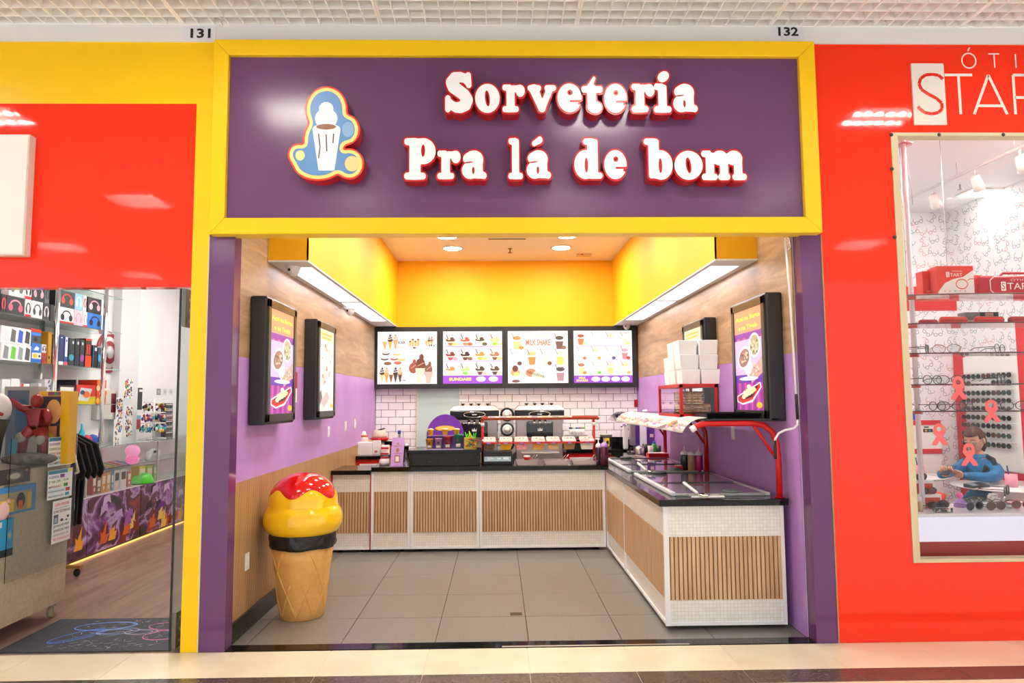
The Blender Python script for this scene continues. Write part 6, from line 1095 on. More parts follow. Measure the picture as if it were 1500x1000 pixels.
def notice(px0, px1, py0t, py0b, label, draw):
    pyc = (py0t+py0b)/2; y_0, y_1 = W(px0, pyc, XP).y, W(px1, pyc, XP).y; z0, z1 = W(px0, py0b, XP).z, W(px0, py0t, XP).z; t = thing('price_notice', label, 'notice', (XP, (y_0+y_1)/2, z0), 'printed notices on the cart'); B('sheet', (XP, y_0, z0), (XP+.002, y_1, z1), mat('#f1f0ec', .4), t)
    p = PR((XP+.002, y_0, z0), (0, 1, 0), (0, 0, 1), lift=.0006); draw(p, y_1-y_0, z1-z0); p.build('notice_print', t)
def rows_(lines, heads):
    def f(p, w_, h_):
        n = len(lines); p.rect(w_*.01, h_*.86, w_*.8, h_*.99, '#4aa0c0').rect(w_*.82, h_*.88, w_*.98, h_*.99, '#e8cf2a').text(heads, w_*.04, h_*.89, h_*.07, '#1c3a48', w_*.7, .02)
        for i, (tx_, pc, bgc, wv) in enumerate(lines):
            v = h_*(.72-.165*i); p.rect(0, v-h_*.02, w_*.97, v+h_*.12, ['#ece8f2', '#eef2de', '#f6ebe2', '#d8ecf0', '#e6f0f2'][i % 5]); p.text(tx_, w_*.03, v, h_*.085, '#2a2830', w_*wv, .02)
            if bgc: p.rect(w_*(wv+.08), v-h_*.01, w_*(wv+.26), v+h_*.11, bgc)
            if pc: p.text(pc, w_*(wv+.1), v+h_*.015, h_*.08, '#2a2a3a' if not bgc else '#2a1a2a', w_*(.22 if not bgc else .14), .02)
    return f
notice(70.5, 106, 641, 684, 'upper white price notice on the cart with a yellow corner', rows_([('SCANNER', '1,00', '#a050b0', .42), ('CURRICULO -', '15,00', None, .56), ('FOTO 3X4 -', '15,00', None, .5), ('CONTRATOS -', '', '#d0342c', .56), ('DOCUMENTO', '25,00', '#5ac0d8', .5)], 'ATENDIMENTO'))
notice(69.5, 105, 690, 733, 'lower price notice on the cart with coloured price boxes', rows_([('AGENDA', '1,00', '#8a3aa0', .4), ('2ª VIA CPF -', '15,00', None, .52), ('IMPRESSÃO -', '1,00', '#4aa840', .55), ('PLASTIFICAÇÃO', '', '#d0342c', .64), ('ENCADERNAÇÃO', '8,00', '#5ac0d8', .62)], 'CONSULTA PESSOAL'))
notice(76, 103, 735, 797, 'white notice with red heading lowest on the cart', lambda p, w_, h_: (p.text('LAN HOUSE', w_*.12, h_*.87, h_*.07, '#e0382c', w_*.75, .02), p.text('JOGOS PARA PENDRIVE', w_*.08, h_*.8, h_*.035, '#3a3a3e', w_*.8), p.text('E HD EXTERNO', w_*.06, h_*.71, h_*.06, '#2a2a2e', w_*.88, .02), p.rect(w_*.06, h_*.46, w_*.3, h_*.67, '#5a6478'), p.rect(w_*.1, h_*.48, w_*.26, h_*.6, '#a8b4c4'), p.ell(w_*.5, h_*.52, w_*.08, h_*.035, '#5a3a3a'), p.ell(w_*.82, h_*.58, w_*.06, h_*.03, '#2a2a2e'), p.ell(w_*.75, h_*.5, w_*.07, h_*.02, '#4a7aa0'), p.text('JOGOS PSP', w_*.06, h_*.36, h_*.07, '#2a2a2e', w_*.84, .02), p.text('JOGOS PS3', w_*.06, h_*.25, h_*.07, '#2a2a2e', w_*.84, .02), p.text('JOGOS XBOX 360', w_*.06, h_*.16, h_*.05, '#3a3a3e', w_*.84), p.text('TEL. E WHATSAPP', w_*.06, h_*.06, h_*.055, '#e0382c', w_*.88)))
# things held in the pocket on the cart side
def pocket(nm, label, px0, px1, pyt, pyb, m, fn, cat='box'):
    Xq = cx_+.026; pyc = (pyt+pyb)/2; y_0, y_1 = W(px0, pyc, Xq).y, W(px1, pyc, Xq).y; z0, z1 = W(px1, pyb, Xq).z, W(px1, pyt, Xq).z; t = thing(nm, label, cat, (Xq-.012, (y_0+y_1)/2, z0)); B('carton', (cx_+.001, y_0, z0), (Xq, y_1, z1), m, t)
    p = PR((Xq, y_0, z0), (0, 1, 0), (0, 0, 1), lift=.0006); fn(p, y_1-y_0, z1-z0); p.build('carton_print', t)
pocket('dark_kit_box', 'dark brown kit box at the top of the cart pocket', -14, 44, 683, 704, mat('#2c2722', .4), lambda p, w_, h_: (p.ell(w_*.6, h_*.5, w_*.22, h_*.3, '#6a5a4c'), p.ell(w_*.6, h_*.5, w_*.14, h_*.2, '#c8bcae'), p.ell(w_*.9, h_*.8, w_*.04, h_*.08, '#c87a5a')))
pocket('toy_window_box', 'blue and yellow boxed toy in the cart pocket', -14, 52, 707, 745, mat('#3a8ac8', .4), lambda p, w_, h_: (p.rect(w_*.05, h_*.08, w_*.9, h_*.8, '#a89a78'), p.rect(w_*.1, h_*.1, w_*.5, h_*.55, '#e8c21c'), p.rect(w_*.8, h_*.1, w_*.9, h_*.7, '#e0b81c'), p.ell(w_*.65, h_*.45, w_*.1, h_*.3, '#1c1a1c'), p.rect(w_*.6, h_*.15, w_*.7, h_*.45, '#d8582a')))
pocket('cyan_box', 'cyan toy box with black foot lower in the cart pocket', -10, 19, 758, 812, mat('#1c9ad0', .4), lambda p, w_, h_: (p.rect(w_*.2, 0, w_, h_*.2, '#1c2a30'), p.ell(w_*.8, h_*.55, w_*.12, h_*.14, '#3ac0e0'), p.ell(w_*.8, h_*.55, w_*.06, h_*.07, '#e8c870'), p.rect(0, h_*.8, w_*.4, h_*.95, '#e8e8ea'), p.rect(0, 0, w_*.3, h_*.3, '#f0c8d0')))
p = W(4, 748, cx_+.02); t = thing('plush_ball', 'pale pink plush ball in the cart pocket under the toy box', 'plush', p); MB().ell(p, (.022, .055, .06)).build('body', mat('#f0c4c4', .8), t); MB().lathe([(.02, 0), (.012, .03), (.001, .045)], (p.x, p.y+.04, p.z+.045), 8).build('ear', mat('#eab8b8', .8), t)
# inside the clear case: boxed doll, boxes, plain toy robot
zc2 = 1.109
def cbox(nm, label, px0, px1, pyt, Y, dp, m, fn, cat='box', pyb=None):
    a, b = A(px0, pyt, Y), A(px1, pyt, Y); t = thing(nm, label, cat, ((a.x+b.x)/2, Y+dp/2, zc2)); B('carton', (a.x, Y, zc2), (b.x, Y+dp, a.z), m, t, .002); p = PR((a.x, Y, zc2), (1, 0, 0), (0, 0, 1), lift=.001); fn(p, b.x-a.x, a.z-zc2); p.build('carton_print', t)
cbox('doll_box', 'yellow window box with a round-headed doll in the cart case', 57, 103, 573, 5.22, .1, mat('#e0ac12', .4), lambda p, w_, h_: (p.rect(w_*.02, h_*.12, w_*.72, h_*.93, '#3a2f44'), p.rect(w_*.3, h_*.94, w_*.7, h_*.99, '#8a3a6a'), p.rect(w_*.5, h_*.94, w_*.6, h_*.99, '#3a8a4a'), p.ell(w_*.5, h_*.72, w_*.24, h_*.17, '#e0a868'), p.rect(w_*.36, h_*.3, w_*.62, h_*.52, '#d88848'), p.rect(w_*.34, h_*.16, w_*.64, h_*.26, '#8a3040'), p.ell(w_*.42, h_*.34, w_*.14, h_*.08, '#e8c020')), 'doll box')
cbox('grey_toy_box', 'grey and blue toy box at the back of the cart case', 7, 56, 566, 5.3, .1, mat('#a8a49c', .4), lambda p, w_, h_: (p.rect(w_*.1, h_*.1, w_*.75, h_*.95, '#5a6478'), p.ell(w_*.55, h_*.6, w_*.2, h_*.25, '#34587c'), p.ell(w_*.4, h_*.2, w_*.2, h_*.12, '#2a86a8')))
Yr = 5.08; RM = mat('#7c1a1c', .3, name='toy_red'); GM = mat('#8a8478', .4, name='toy_grey'); kx = lambda x, y: A(x, y, Yr)
tb = thing('toy_robot', 'plain dark red toy robot striding on a grey rock base in the cart case', 'toy', (kx(43, 676).x, Yr, zc2))
MB().ell(kx(43, 672)+Vector((0, 0, .0)), (.19, .1, .045)).build('rock_base', noisy('rock_grey', '#4a4844', '#6c6962', 30, .8, bump=.5), tb)
MB().hexa([kx(40, 625), kx(55, 625), kx(55, 625)+Vector((0, .09, 0)), kx(40, 625)+Vector((0, .09, 0)), kx(36, 598), kx(60, 598), kx(60, 598)+Vector((0, .1, 0)), kx(36, 598)+Vector((0, .1, 0))]).build('torso', RM, tb, bevel=.012)
MB().ell(kx(48, 587)+Vector((0, .045, 0)), (.04, .042, .05)).build('head', RM, tb)
for pts, rs, nm in [([(37, 600), (24, 597), (9, 586)], [.032, .026, .02], 'arm'), ([(60, 602), (65, 612), (62, 623)], [.034, .028, .022], 'arm'), ([(42, 628), (28, 640), (25, 664)], [.045, .036, .03], 'leg'), ([(52, 628), (58, 645), (60, 668)], [.045, .036, .03], 'leg')]: MB().tube([kx(*q)+Vector((0, .045, 0)) for q in pts], rs, 10).build(nm, RM, tb)
MB().ell(kx(27, 641)+Vector((0, .03, 0)), (.035, .035, .04)).build('knee', GM, tb); MB().ell(kx(56, 644)+Vector((0, .03, 0)), (.035, .035, .04)).build('knee', GM, tb)
p = kx(8, 640); t = thing('toy_statue', 'grey and white toy statue at the left of the cart case', 'toy', (p.x, 4.98, zc2)); MB().tube([(p.x-.04, 4.98, zc2), (p.x-.03, 4.98, zc2+.2), (p.x, 4.98, zc2+.34)], [.06, .07, .08], 12).build('cloak', mat('#3a3830', .7), t); MB().ell((p.x, 4.98, zc2+.4), (.09, .08, .11)).build('shell', mat('#d0ccc8', .4), t); MB().tube([(p.x-.02, 4.92, zc2+.4), (p.x+.08, 4.92, zc2+.36)], .012, 8).build('red_band', mat('#a83028', .4), t)
# --- clothes rail with black shirts
rl = thing('clothes_rack', 'wooden-footed clothes rail behind the cart in the left shop', 'clothes rack', (-3.8, 6.6, 0)); rx = -3.99
for y in (6.28, 6.58): MB().cyl((rx, y, .09), (rx, y, 1.3), .014, seg=8).build('upright', BLACK, rl)
MB().cyl((rx, 6.22, 1.3), (rx, 6.7, 1.3), .014, seg=8).build('rail', BLACK, rl)
for y in (6.28, 6.58):
    B('foot_board', (rx-.1, y-.03, .075), (rx+.26, y+.03, .1), mat('#a87a3a', .5), rl)
    for x in (rx-.06, rx+.22): MB().ell((x, y, .036), (.03, .03, .036)).build('castor', BLACK, rl)
for i in range(5):
    y = 6.26+.075*i; t = thing('black_shirt', 'black shirt on the clothes rail, %s from the front' % ['first', 'second', 'third', 'fourth', 'fifth'][i], 'shirt', (rx+.1, y, .46), 'black shirts on the rail'); o = .012*i; m = MB(); th = .03
    pts = [(-.24, .46), (.13, .46), (.15, 1.0), (.24+o, .87), (.27+o, .95), (.2+o, 1.18), (.07, 1.27), (-.07, 1.27), (-.2, 1.2), (-.28, .95), (-.24, .92), (-.22, 1.0)]
    m.prism([(rx+u+.11, y, v) for u, v in pts], (0, th, 0)).build('fabric', mat('#101114', .85), t, bevel=.008); MB().tube([(rx-.05, y+.015, 1.262), (rx+.05, y+.015, 1.3), (rx+.2, y+.015, 1.255)], .006, 6).build('hanger', mat('#e8e4dc', .4), t)
q = [A(107, 645, 6.28), A(117, 691, 6.28)]; t = thing('white_hanger', 'white plastic hanger hooked in front of the black shirts', 'hanger', (q[1].x, 6.26, q[1].z)); MB().tube([(q[0].x, 6.26, q[0].z), (q[1].x, 6.26, q[1].z)], [.006, .012], 6).build('arm', mat('#eeeae0', .4), t); MB().tube([(q[1].x, 6.26, q[1].z), (q[1].x-.03, 6.26, q[1].z-.012)], .009, 6).build('tip', mat('#eeeae0', .4), t)
# ================================================================== RIGHT SHOP (optician)
ZR = 3.575
struct(B('floor_right_shop', (2.143, 4.579, -.05), (XRS+.1, YRS+.1, -.001), mat('#c9c2b8', .3))); RWm = mat('#eef1f4', .6, name='optician_white')
wbk = struct(B('wall_right_shop_back', (2.143, YRS, 0), (XRS+.1, YRS+.1, ZR), RWm)); wsd = struct(B('wall_right_shop_side', (XRS, 4.70, 0), (XRS+.1, YRS, ZR), RWm)); struct(B('wall_right_shop_left', (2.143, 4.70, 0), (2.18, YRS, ZR), RWm)); struct(B('ceiling_right_shop', (2.143, 4.68, ZR), (XRS+.1, YRS+.1, ZR+.06), mat('#f2f3f5', .7)))
# eyeglass motifs of the wallpaper
def specs2d(p, u, v, s, ro, c, w_=.004):
    p.k = 0; cs, sn = math.cos(ro), math.sin(ro); T = lambda a, b: (u+(a*cs-b*sn)*s, v+(a*sn+b*cs)*s)
    for dx in (-.27, .27): p.stroke([T(dx+.2*math.cos(q), .17*math.sin(q)) for q in np.linspace(0, 2*math.pi, 9)], w_, c)
    p.stroke([T(-.47, .05), T(-.55, .35), T(-.42, .6)], w_, c); p.stroke([T(.47, .05), T(.55, .35), T(.42, .6)], w_, c); p.stroke([T(-.07, .06), T(.07, .06)], w_, c)
rg = random.Random(77)
p = PR((4.2, YRS, .3), (1, 0, 0), (0, 0, 1)); q = PR((XRS, YRS, .3), (0, -1, 0), (0, 0, 1))
for i in range(6):
    for j in range(26): specs2d(p, .06+.135*i+rg.uniform(-.02, .02), .06+.125*j+rg.uniform(-.02, .02), .1, rg.uniform(-1.2, 1.2), rg.choice(['#868c9a', '#9aa0ac', '#cf8a8a', '#7a8296']), .0045)
for i in range(13):
    for j in range(26): specs2d(q, .06+.14*i+rg.uniform(-.02, .02), .06+.125*j+rg.uniform(-.02, .02), .1, rg.uniform(-1.2, 1.2), rg.choice(['#868c9a', '#9aa0ac', '#cf8a8a', '#7a8296']), .0045)
o = p.build('wallpaper_print', wbk); o['kind'] = 'stuff'; o = q.build('wallpaper_print', wsd); o['kind'] = 'stuff'
# window: frame, pane, clips
wn = struct(B('window_3', (2.69, 4.628, .505), (5.2, 4.634, 3.295), mat('#ffffff', .01, trans=1., ior=1.25, name='shop_window_glass'))); FRM = mat('#d9c9a2', .35)
for a, b in [((2.645, 4.573, .49), (2.69, 4.66, 3.31)), ((2.69, 4.573, 3.288), (5.2, 4.66, 3.31)), ((2.69, 4.573, .49), (5.2, 4.66, .512))]: B('window_frame', a, b, FRM, wn)
for px, py in [(1306, 197), (1376, 197), (1470, 197), (1307, 247), (1311, 347)]: g = A(px, py, 4.57); MB().ell((g.x, 4.572, g.z), (.013, .006, .013), 8, 6).build('clip', mat('#4a4036', .5, .6), wn)
# ribbons stuck on the pane
RB = f_uni(f_cut(f_ell(.5, 1.12, .36, .38), f_ell(.5, 1.13, .17, .15)), f_path([(.24, .95), (.5, .62), (.86, .12)], .15), f_path([(.76, .95), (.5, .62), (.14, .12)], .15))
RB = f_cut(RB, f_box(-1, 2, -.5, .04, .01)); fdr = field(RB, -.05, 1.05, -.05, 1.55, 48); flr = fill(fdr, 0)
for x0, x1, y0, y1, l in [(1394, 1415, 551, 586, 'uppermost, left of the sunglasses'), (1442, 1464, 585, 619, 'in front of the sunglasses panel'), (1366, 1387, 620, 653, 'leftmost, in front of the white cabinet'), (1409, 1431, 649, 683, 'lowest, in front of the seated person')]:
    a, b = A(x0, y1, 4.622), A(x1, y0, 4.622); t = thing('ribbon_sticker', 'pink awareness ribbon sticker on the optician window, '+l, 'sticker', ((a.x+b.x)/2, 4.625, a.z), 'ribbon stickers on the window')
    outline_mesh(MB(), flr, lambda u, v: Vector((a.x+(u+.02)*(b.x-a.x)/1.04, 4.6235, a.z+v*(b.z-a.z)/1.5)), (0, .003, 0), back=True).build('ribbon', mat('#f06a6a', .4), t, fix=False)
# ceiling: panel light, track with spots, sprinkler, pink rose
g = G(1443, 280, ZR); t = thing('ceiling_panel_light', 'square light panel in the ceiling of the optician', 'light', (g.x, g.y, ZR-.02)); B('frame', (g.x-.22, g.y-.13, ZR-.02), (g.x+.2, g.y+.13, ZR), WHITE, t); B('diffuser', (g.x-.2, g.y-.11, ZR-.024), (g.x+.18, g.y+.11, ZR-.019), glow('#fff8ec', SIDE_E*.8), t)
for i, (x, y) in enumerate([(3.4, 4.98), (4.4, 4.98), (2.65, 6.5)]):  # further panels added out of view to brighten the optician
    t = thing('ceiling_panel_light', 'added square ceiling light of the optician out of view, %s' % ['left', 'right', 'rear'][i], 'light', (x, y, ZR-.02)); B('frame', (x-.25, y-.25, ZR-.02), (x+.25, y+.25, ZR), WHITE, t); B('diffuser', (x-.23, y-.23, ZR-.024), (x+.23, y+.23, ZR-.019), glow('#fff8ec', SIDE_E*1.1), t)
a, b = G(1318, 296, ZR-.12), G(1510, 209, ZR-.12); tk = thing('light_track', 'white ceiling track with spot lights in the optician', 'light track', a); MB().tube([a, b], .014, 6).build('rail', mat('#d6d6d8', .4), tk)
for k in (.05, .5, .9): m = a.lerp(b, k); MB().tube([m, (m.x, m.y, ZR)], .003, 5).build('suspension_wire', STEEL, tk)
for px, py in ((1321, 296), (1365, 276), (1427, 248), (1493, 218)):
    g = G(px, py, ZR-.12); MB().tube([g, g+Vector((0, 0, -.05))], .008, 6).build('spot_arm', WGLOSS, tk); MB().cyl(g+Vector((.0, .0, -.06)), g+Vector((.07, .05, -.16)), .035, .05, seg=14).build('spot_head', WGLOSS, tk)
g = G(1406, 270, ZR); t = thing('sprinkler', 'small steel sprinkler in the ceiling of the optician', 'sprinkler', (g.x, g.y, ZR-.05)); MB().cyl((g.x, g.y, ZR), (g.x, g.y, ZR-.05), .008, seg=8).build('stem', STEEL, t); MB().cyl((g.x, g.y, ZR-.05), (g.x, g.y, ZR-.055), .025, seg=10).build('deflector', STEEL, t)
g = A(1325, 213, 4.95); t = thing('pendant_disc', 'small pink disc with a thin cord near the window top', 'disc', (g.x, g.y, g.z-.02)); MB().cyl(g, g+Vector((0, 0, .012)), .05, seg=20).build('disc', mat('#d89aa4', .4), t); MB().tube([g, A(1334, 270, 4.95), A(1337, 300, 4.95)], .003, 5).build('cord', mat('#b8b8bc', .5), t); MB().tube([g, (g.x, g.y, ZR)], .004, 5).build('stem', WGLOSS, t)
# white window counter on a red base
wc_ = thing('window_counter', 'white display counter on a red base inside the optician window', 'counter', (3.8, 5.0, 0)); ZK = .772
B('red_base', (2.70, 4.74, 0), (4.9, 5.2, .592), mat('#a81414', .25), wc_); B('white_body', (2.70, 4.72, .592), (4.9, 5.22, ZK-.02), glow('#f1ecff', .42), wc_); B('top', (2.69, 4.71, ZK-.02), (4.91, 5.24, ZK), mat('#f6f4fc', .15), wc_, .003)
# curved glass shelves on a white post
shf = thing('window_shelf', 'curved tinted glass shelves on a white post in the optician window', 'shelf', (3.4, 4.95, ZK)); EDGE = mat('#f2dcdc', .05, trans=.8, ior=1.3, name='rose_glass'); ZSv = [2.25, 2.05, 1.845, 1.63, 1.448]
for z in ZSv:
    pts = [(2.72, 4.84)]+[(2.8+1.4*k/12, 4.82-.07*math.sin(math.pi*k/12)) for k in range(13)]+[(4.26, 5.1)]+[(4.1-1.2*k/10, 5.1+.0*k) for k in range(11)]+[(2.72, 5.06)]
    MB().prism([(x, y, z-.008) for x, y in pts], (0, 0, .008)).build('glass_board', EDGE, shf); m = MB(); m.tube([(x, y-.001, z-.004) for x, y in pts[:14]], .0045, 5); m.build('dark_edge', mat('#5a2a26', .3), shf)
    g = A(1340, 433, 4.9); MB().cyl((2.935, 4.93, z-.022), (2.935, 4.93, z-.008), .03, seg=14).build('shelf_collar', mat('#d85a50', .3), shf)
MB().cyl((2.935, 4.93, ZK), (2.935, 4.93, ZR), .017, seg=12).build('post', mat('#eceaf0', .25), shf)
# shelf 1: paper bags and a canvas bag
RD = '#e03418'
def paper_bag(px0, px1, pyt, Y, label, full=True):
    z0 = ZSv[0]; a, b = A(px0, pyt, Y), A(px1, pyt, Y); t = thing('paper_bag', label, 'bag', ((a.x+b.x)/2, Y, z0), 'optician paper bags'); h = a.z-z0; w_ = b.x-a.x
    B('bag', (a.x, Y, z0), (b.x, Y+.08, z0+h), mat(RD, .4), t, .002)
    if full:
        p = PR((a.x, Y, z0), (1, 0, 0), (0, 0, 1)); p.poly([(0, 0), (w_, 0), (w_, h*.86), (w_*.7, h*.62), (w_*.45, h*.56), (w_*.2, h*.42), (0, h*.12)], '#f0e8e0')
        p.stroke([(w_*.66+w_*.16*math.cos(s_), h*.38+h*.16*math.sin(s_)) for s_ in np.linspace(0, 2*math.pi, 20)], .007, RD).stroke([(w_*.82, h*.5), (w_*.9, h*.56), (w_, h*.56)], .006, RD)
        p.rect(w_*.24, h*.62, w_*.33, h*.79, '#f6efe8').text('S', w_*.255, h*.65, h*.11, RD, w_*.06).text('TART', w_*.35, h*.64, h*.11, '#f6efe8', w_*.34).text('ÓTICA', w_*.4, h*.8, h*.05, '#f6efe8', w_*.28)
        for i in range(5): p.ell(w_*(.18+.14*i), h*.14, w_*.025, h*.025, ['#e0b0a8', '#e8a090', '#7ab0b8', '#e0a0a0', '#9ac0c0'][i], 8)
        p.build('bag_print', t)
    else: p = PR((a.x, Y, z0), (1, 0, 0), (0, 0, 1)); p.text('ÓTICA START', w_*.3, h*.2, w_*.2, '#f0c8b8', w_*.45); p.build('bag_print', t)
    MB().tube([(a.x+w_*.35, Y+.04, z0+h), (a.x+w_*.38, Y+.04, z0+h+.03), (a.x+w_*.62, Y+.04, z0+h+.03), (a.x+w_*.65, Y+.04, z0+h)], .003, 5).build('handle', mat('#f0e8e4', .5), t)
paper_bag(1372, 1425, 389.5, 4.86, 'large red and white optician bag at the front of the top glass shelf'); paper_bag(1367, 1373, 392, 4.93, 'narrow red bag edge left of the large bag', False); paper_bag(1350.5, 1367, 397, 4.98, 'smaller plain red bag left of the large bag', False); paper_bag(1425.5, 1438, 403, 4.97, 'red bag between the large bag and the canvas bag', False)
a, b = A(1434, 403, 4.86), A(1502, 437, 4.86); t = thing('canvas_bag', 'dark red canvas bag with white piping on the top glass shelf', 'bag', ((a.x+b.x)/2, 4.9, ZSv[0])); x0 = A(1451, 420, 4.86).x; x1 = x0+.5
B('body', (a.x, 4.87, ZSv[0]), (x1, 5.04, a.z), mat('#b81428', .7), t, .02); MB().tube([(x0+.03, 4.863, a.z-.01), (x0, 4.863, a.z-.035), (x0, 4.863, ZSv[0]+.035), (x0+.03, 4.863, ZSv[0]+.008), (x1, 4.863, ZSv[0]+.008), (x1, 4.863, a.z-.01)], .004, 6, closed=True).build('piping', mat('#f0e4e4', .5), t); MB().tube([(x0+.1, 4.9, a.z), (x0+.12, 4.9, a.z+.02), (x0+.36, 4.9, a.z+.02), (x0+.38, 4.9, a.z)], .008, 6).build('handle', mat('#b81428', .7), t)
p = PR((x0, 4.87, ZSv[0]), (1, 0, 0), (0, 0, 1), lift=.002); hh = a.z-ZSv[0]; p.rect(.08, hh*.22, .115, hh*.68, '#f6efe8').text('S', .086, hh*.3, hh*.32, '#b81428', .022).text('TART', .125, hh*.3, hh*.32, '#f6efe8', .19).text('ÓTICA', .15, hh*.72, hh*.12, '#f0dcd8', .14); p.build('bag_print', t)
t = thing('red_hanging_shelf', 'red backing panel under the top glass shelf', 'panel', (3.1, 5.3, 2.0)); a, b = A(1322, 455, 5.3), A(1400, 425, 5.3); B('panel', (a.x, 5.3, a.z), (b.x, 5.32, b.z+.03), mat('#d83a34', .4), t); MB().tube([(a.x+.05, 5.31, b.z+.03), (a.x+.05, 5.31, ZR)], .003, 5).build('wire', STEEL, t); MB().tube([(b.x-.05, 5.31, b.z+.03), (b.x-.05, 5.31, ZR)], .003, 5).build('wire', STEEL, t)
# shelf 2: spectacle cases and a photo box
for px0, px1, c, l in [(1350, 1377, '#b02a2c', 'dark red, leftmost'), (1381, 1420, '#e83a1c', 'bright red, second from the left'), (1432, 1474, '#e0301c', 'bright red, third from the left'), (1483, 1512, '#c83226', 'red at the right edge')]:
    a, b = A(px0, 474, 4.87), A(px1, 474, 4.87); h = .055 if px0 > 1380 else .035; t = thing('spectacle_case', 'spectacle case on the second glass shelf, '+l, 'case', ((a.x+b.x)/2, 4.9, ZSv[1]), 'spectacle cases'); MB().tube([(a.x, 4.9, ZSv[1]+h/2), (a.x+.012, 4.9, ZSv[1]+h/2), (b.x-.012, 4.9, ZSv[1]+h/2), (b.x, 4.9, ZSv[1]+h/2)], [h*.3, h*.5, h*.5, h*.3], 10).build('case', mat(c, .3, coat=.3), t); MB().tube([(a.x+.01, 4.9-h*.5, ZSv[1]+h*.5), (b.x-.01, 4.9-h*.5, ZSv[1]+h*.5)], .002, 5).build('seam', mat('#8a1a14', .4), t)
a, b = A(1414, 476, 4.98), A(1462, 457, 4.98); t = thing('photo_box', 'grey box with a portrait picture behind the red cases', 'box', ((a.x+b.x)/2, 5.0, ZSv[1])); B('carton', (a.x, 4.98, ZSv[1]), (b.x, 5.06, b.z), mat('#8a807c', .4), t); p = PR((a.x, 4.98, ZSv[1]), (1, 0, 0), (0, 0, 1)); w_, h = b.x-a.x, b.z-ZSv[1]; p.rect(w_*.45, 0, w_, h, '#3a302e').rect(w_*.6, h*.1, w_*.85, h*.95, '#c89a80').rect(w_*.08, h*.3, w_*.33, h*.4, '#d8d0cc'); p.build('box_print', t)
# spectacles
def spectacles(loc, rz, s, col, lens, label, name='spectacles', grp=None, tilt=0., fold=False, arms=True):
    t = thing(name, label, 'glasses' if name == 'spectacles' else 'sunglasses', (0, 0, 0), grp); fm_ = mat(col, .3); w_ = .032*s; h = .024*s
    m = MB()
    for sx in (-1, 1): m.tube([(sx*.036*s+w_*math.cos(q), 0, h+h*math.sin(q)) for q in np.linspace(0, 2*math.pi, 15)][:-1], .0022*s, 5, closed=True)
    m.tube([(-.006*s, 0, h*1.2), (0, -.002, h*1.35), (.006*s, 0, h*1.2)], .0022*s, 5); m.build('rim', fm_, t)
    for sx in (-1, 1):
        MB().prism([(sx*.036*s+w_*.94*math.cos(q), .0005, h+h*.94*math.sin(q)) for q in np.linspace(0, 2*math.pi, 13)][:-1], (0, .001, 0)).build('lens', lens, t)
        if arms: MB().tube([(sx*.068*s, 0, h*1.3), (sx*.072*s, .01*s, h*1.35), (sx*.07*s, .1*s, h*1.3), (sx*.068*s, .125*s, h*.7)], .0022*s, 5).build('temple', fm_, t)
    t.location = loc; t.rotation_euler = (tilt, 0, rz); return t
CLR = mat('#f4f8f8', .03, trans=.95, ior=1.1, name='clear_lens'); DKL = mat('#15171a', .08, name='dark_lens'); BRL = mat('#5a3a28', .1, name='brown_lens'); GRL = mat('#2c4a44', .1, name='green_lens')
for z, sp in [(ZSv[2], [(1356, '#2a2a30', .9, 'folded black pair at the left end'), (1384, '#b08a6a', -.5, 'thin bronze pair with open arms'), (1462, '#4a4a54', .6, 'dark thin pair toward the right')]), (ZSv[3], [(1361, '#1c1a1c', .3, 'thick black pair at the left end'), (1387, '#6a3a34', -.5, 'brown pair with open arms'), (1461, '#2a2a2e', .7, 'thick dark pair at the right')]), (ZSv[4], [(1366, '#2a2a2c', .4, 'black pair at the left end'), (1386, '#5a4a44', -.6, 'grey-brown pair beside it'), (1408, '#6a4a5a', .5, 'plum pair in the middle'), (1478, '#1c1c20', -.3, 'black pair at the right')])]:
    lv = {ZSv[2]: 'third', ZSv[3]: 'fourth', ZSv[4]: 'fifth'}[z]
    for px, c, rz, l in sp: g = A(px, 520, 4.9); spectacles((g.x, 4.88, z+.002), rz, 1.25, c, CLR, '%s on the %s glass shelf' % (l, lv), grp='spectacles on the glass shelves')
# side wall: sunglasses panel
Xq = XRS-.03; ya, yb = W(1414, 600, Xq).y, W(1494, 600, Xq).y; z0, z1 = .82, W(1414, 523, Xq).z
sp = thing('sunglasses_display', 'white panel with red borders for sunglasses on the optician wall', 'display panel', (XRS, (ya+yb)/2, z0)); B('board', (Xq, yb, z0), (XRS, ya, z1), mat('#eef0ec', .4), sp, .01); B('red_border', (Xq+.005, ya, .4), (XRS, ya+.16, z1+.05), mat('#d8202c', .3), sp); B('red_border', (Xq+.005, yb-.35, .4), (XRS, yb, z1+.25), mat('#d8202c', .3), sp); B('red_border', (Xq+.006, yb, .45), (XRS, ya, z0), mat('#d0202a', .3), sp)
rws = [551, 561, 576, 587, 599, 612, 624, 637, 651]
for r, py in enumerate(rws):
    zz = W(1450, py, Xq).z; MB().tube([(Xq-.03, ya-.02, zz+.03), (Xq-.03, yb+.03, zz+.03)], .003, 5).build('hanging_rail', STEEL, sp)
    for c, px in enumerate((1420, 1434, 1449, 1464, 1479)):
        if r == 1 and c in (1, 2): continue
        g = W(px, py, Xq); lens = [DKL, DKL, BRL, GRL, DKL][(r*2+c) % 5]
        spectacles((Xq-.035, g.y, zz-.02), -math.pi/2, 1.0, ['#1a1a1c', '#2a2622', '#3a2c24', '#6a5a3a'][(r+c) % 4], lens, '%s sunglasses in row %s from the top of the wall panel, column %s' % ({DKL: 'dark', BRL: 'brown', GRL: 'green'}[lens], ['one', 'two', 'three', 'four', 'five', 'six', 'seven', 'eight', 'nine'][r], ['one', 'two', 'three', 'four', 'five'][c]), 'sunglasses', 'sunglasses on the wall panel', arms=False)
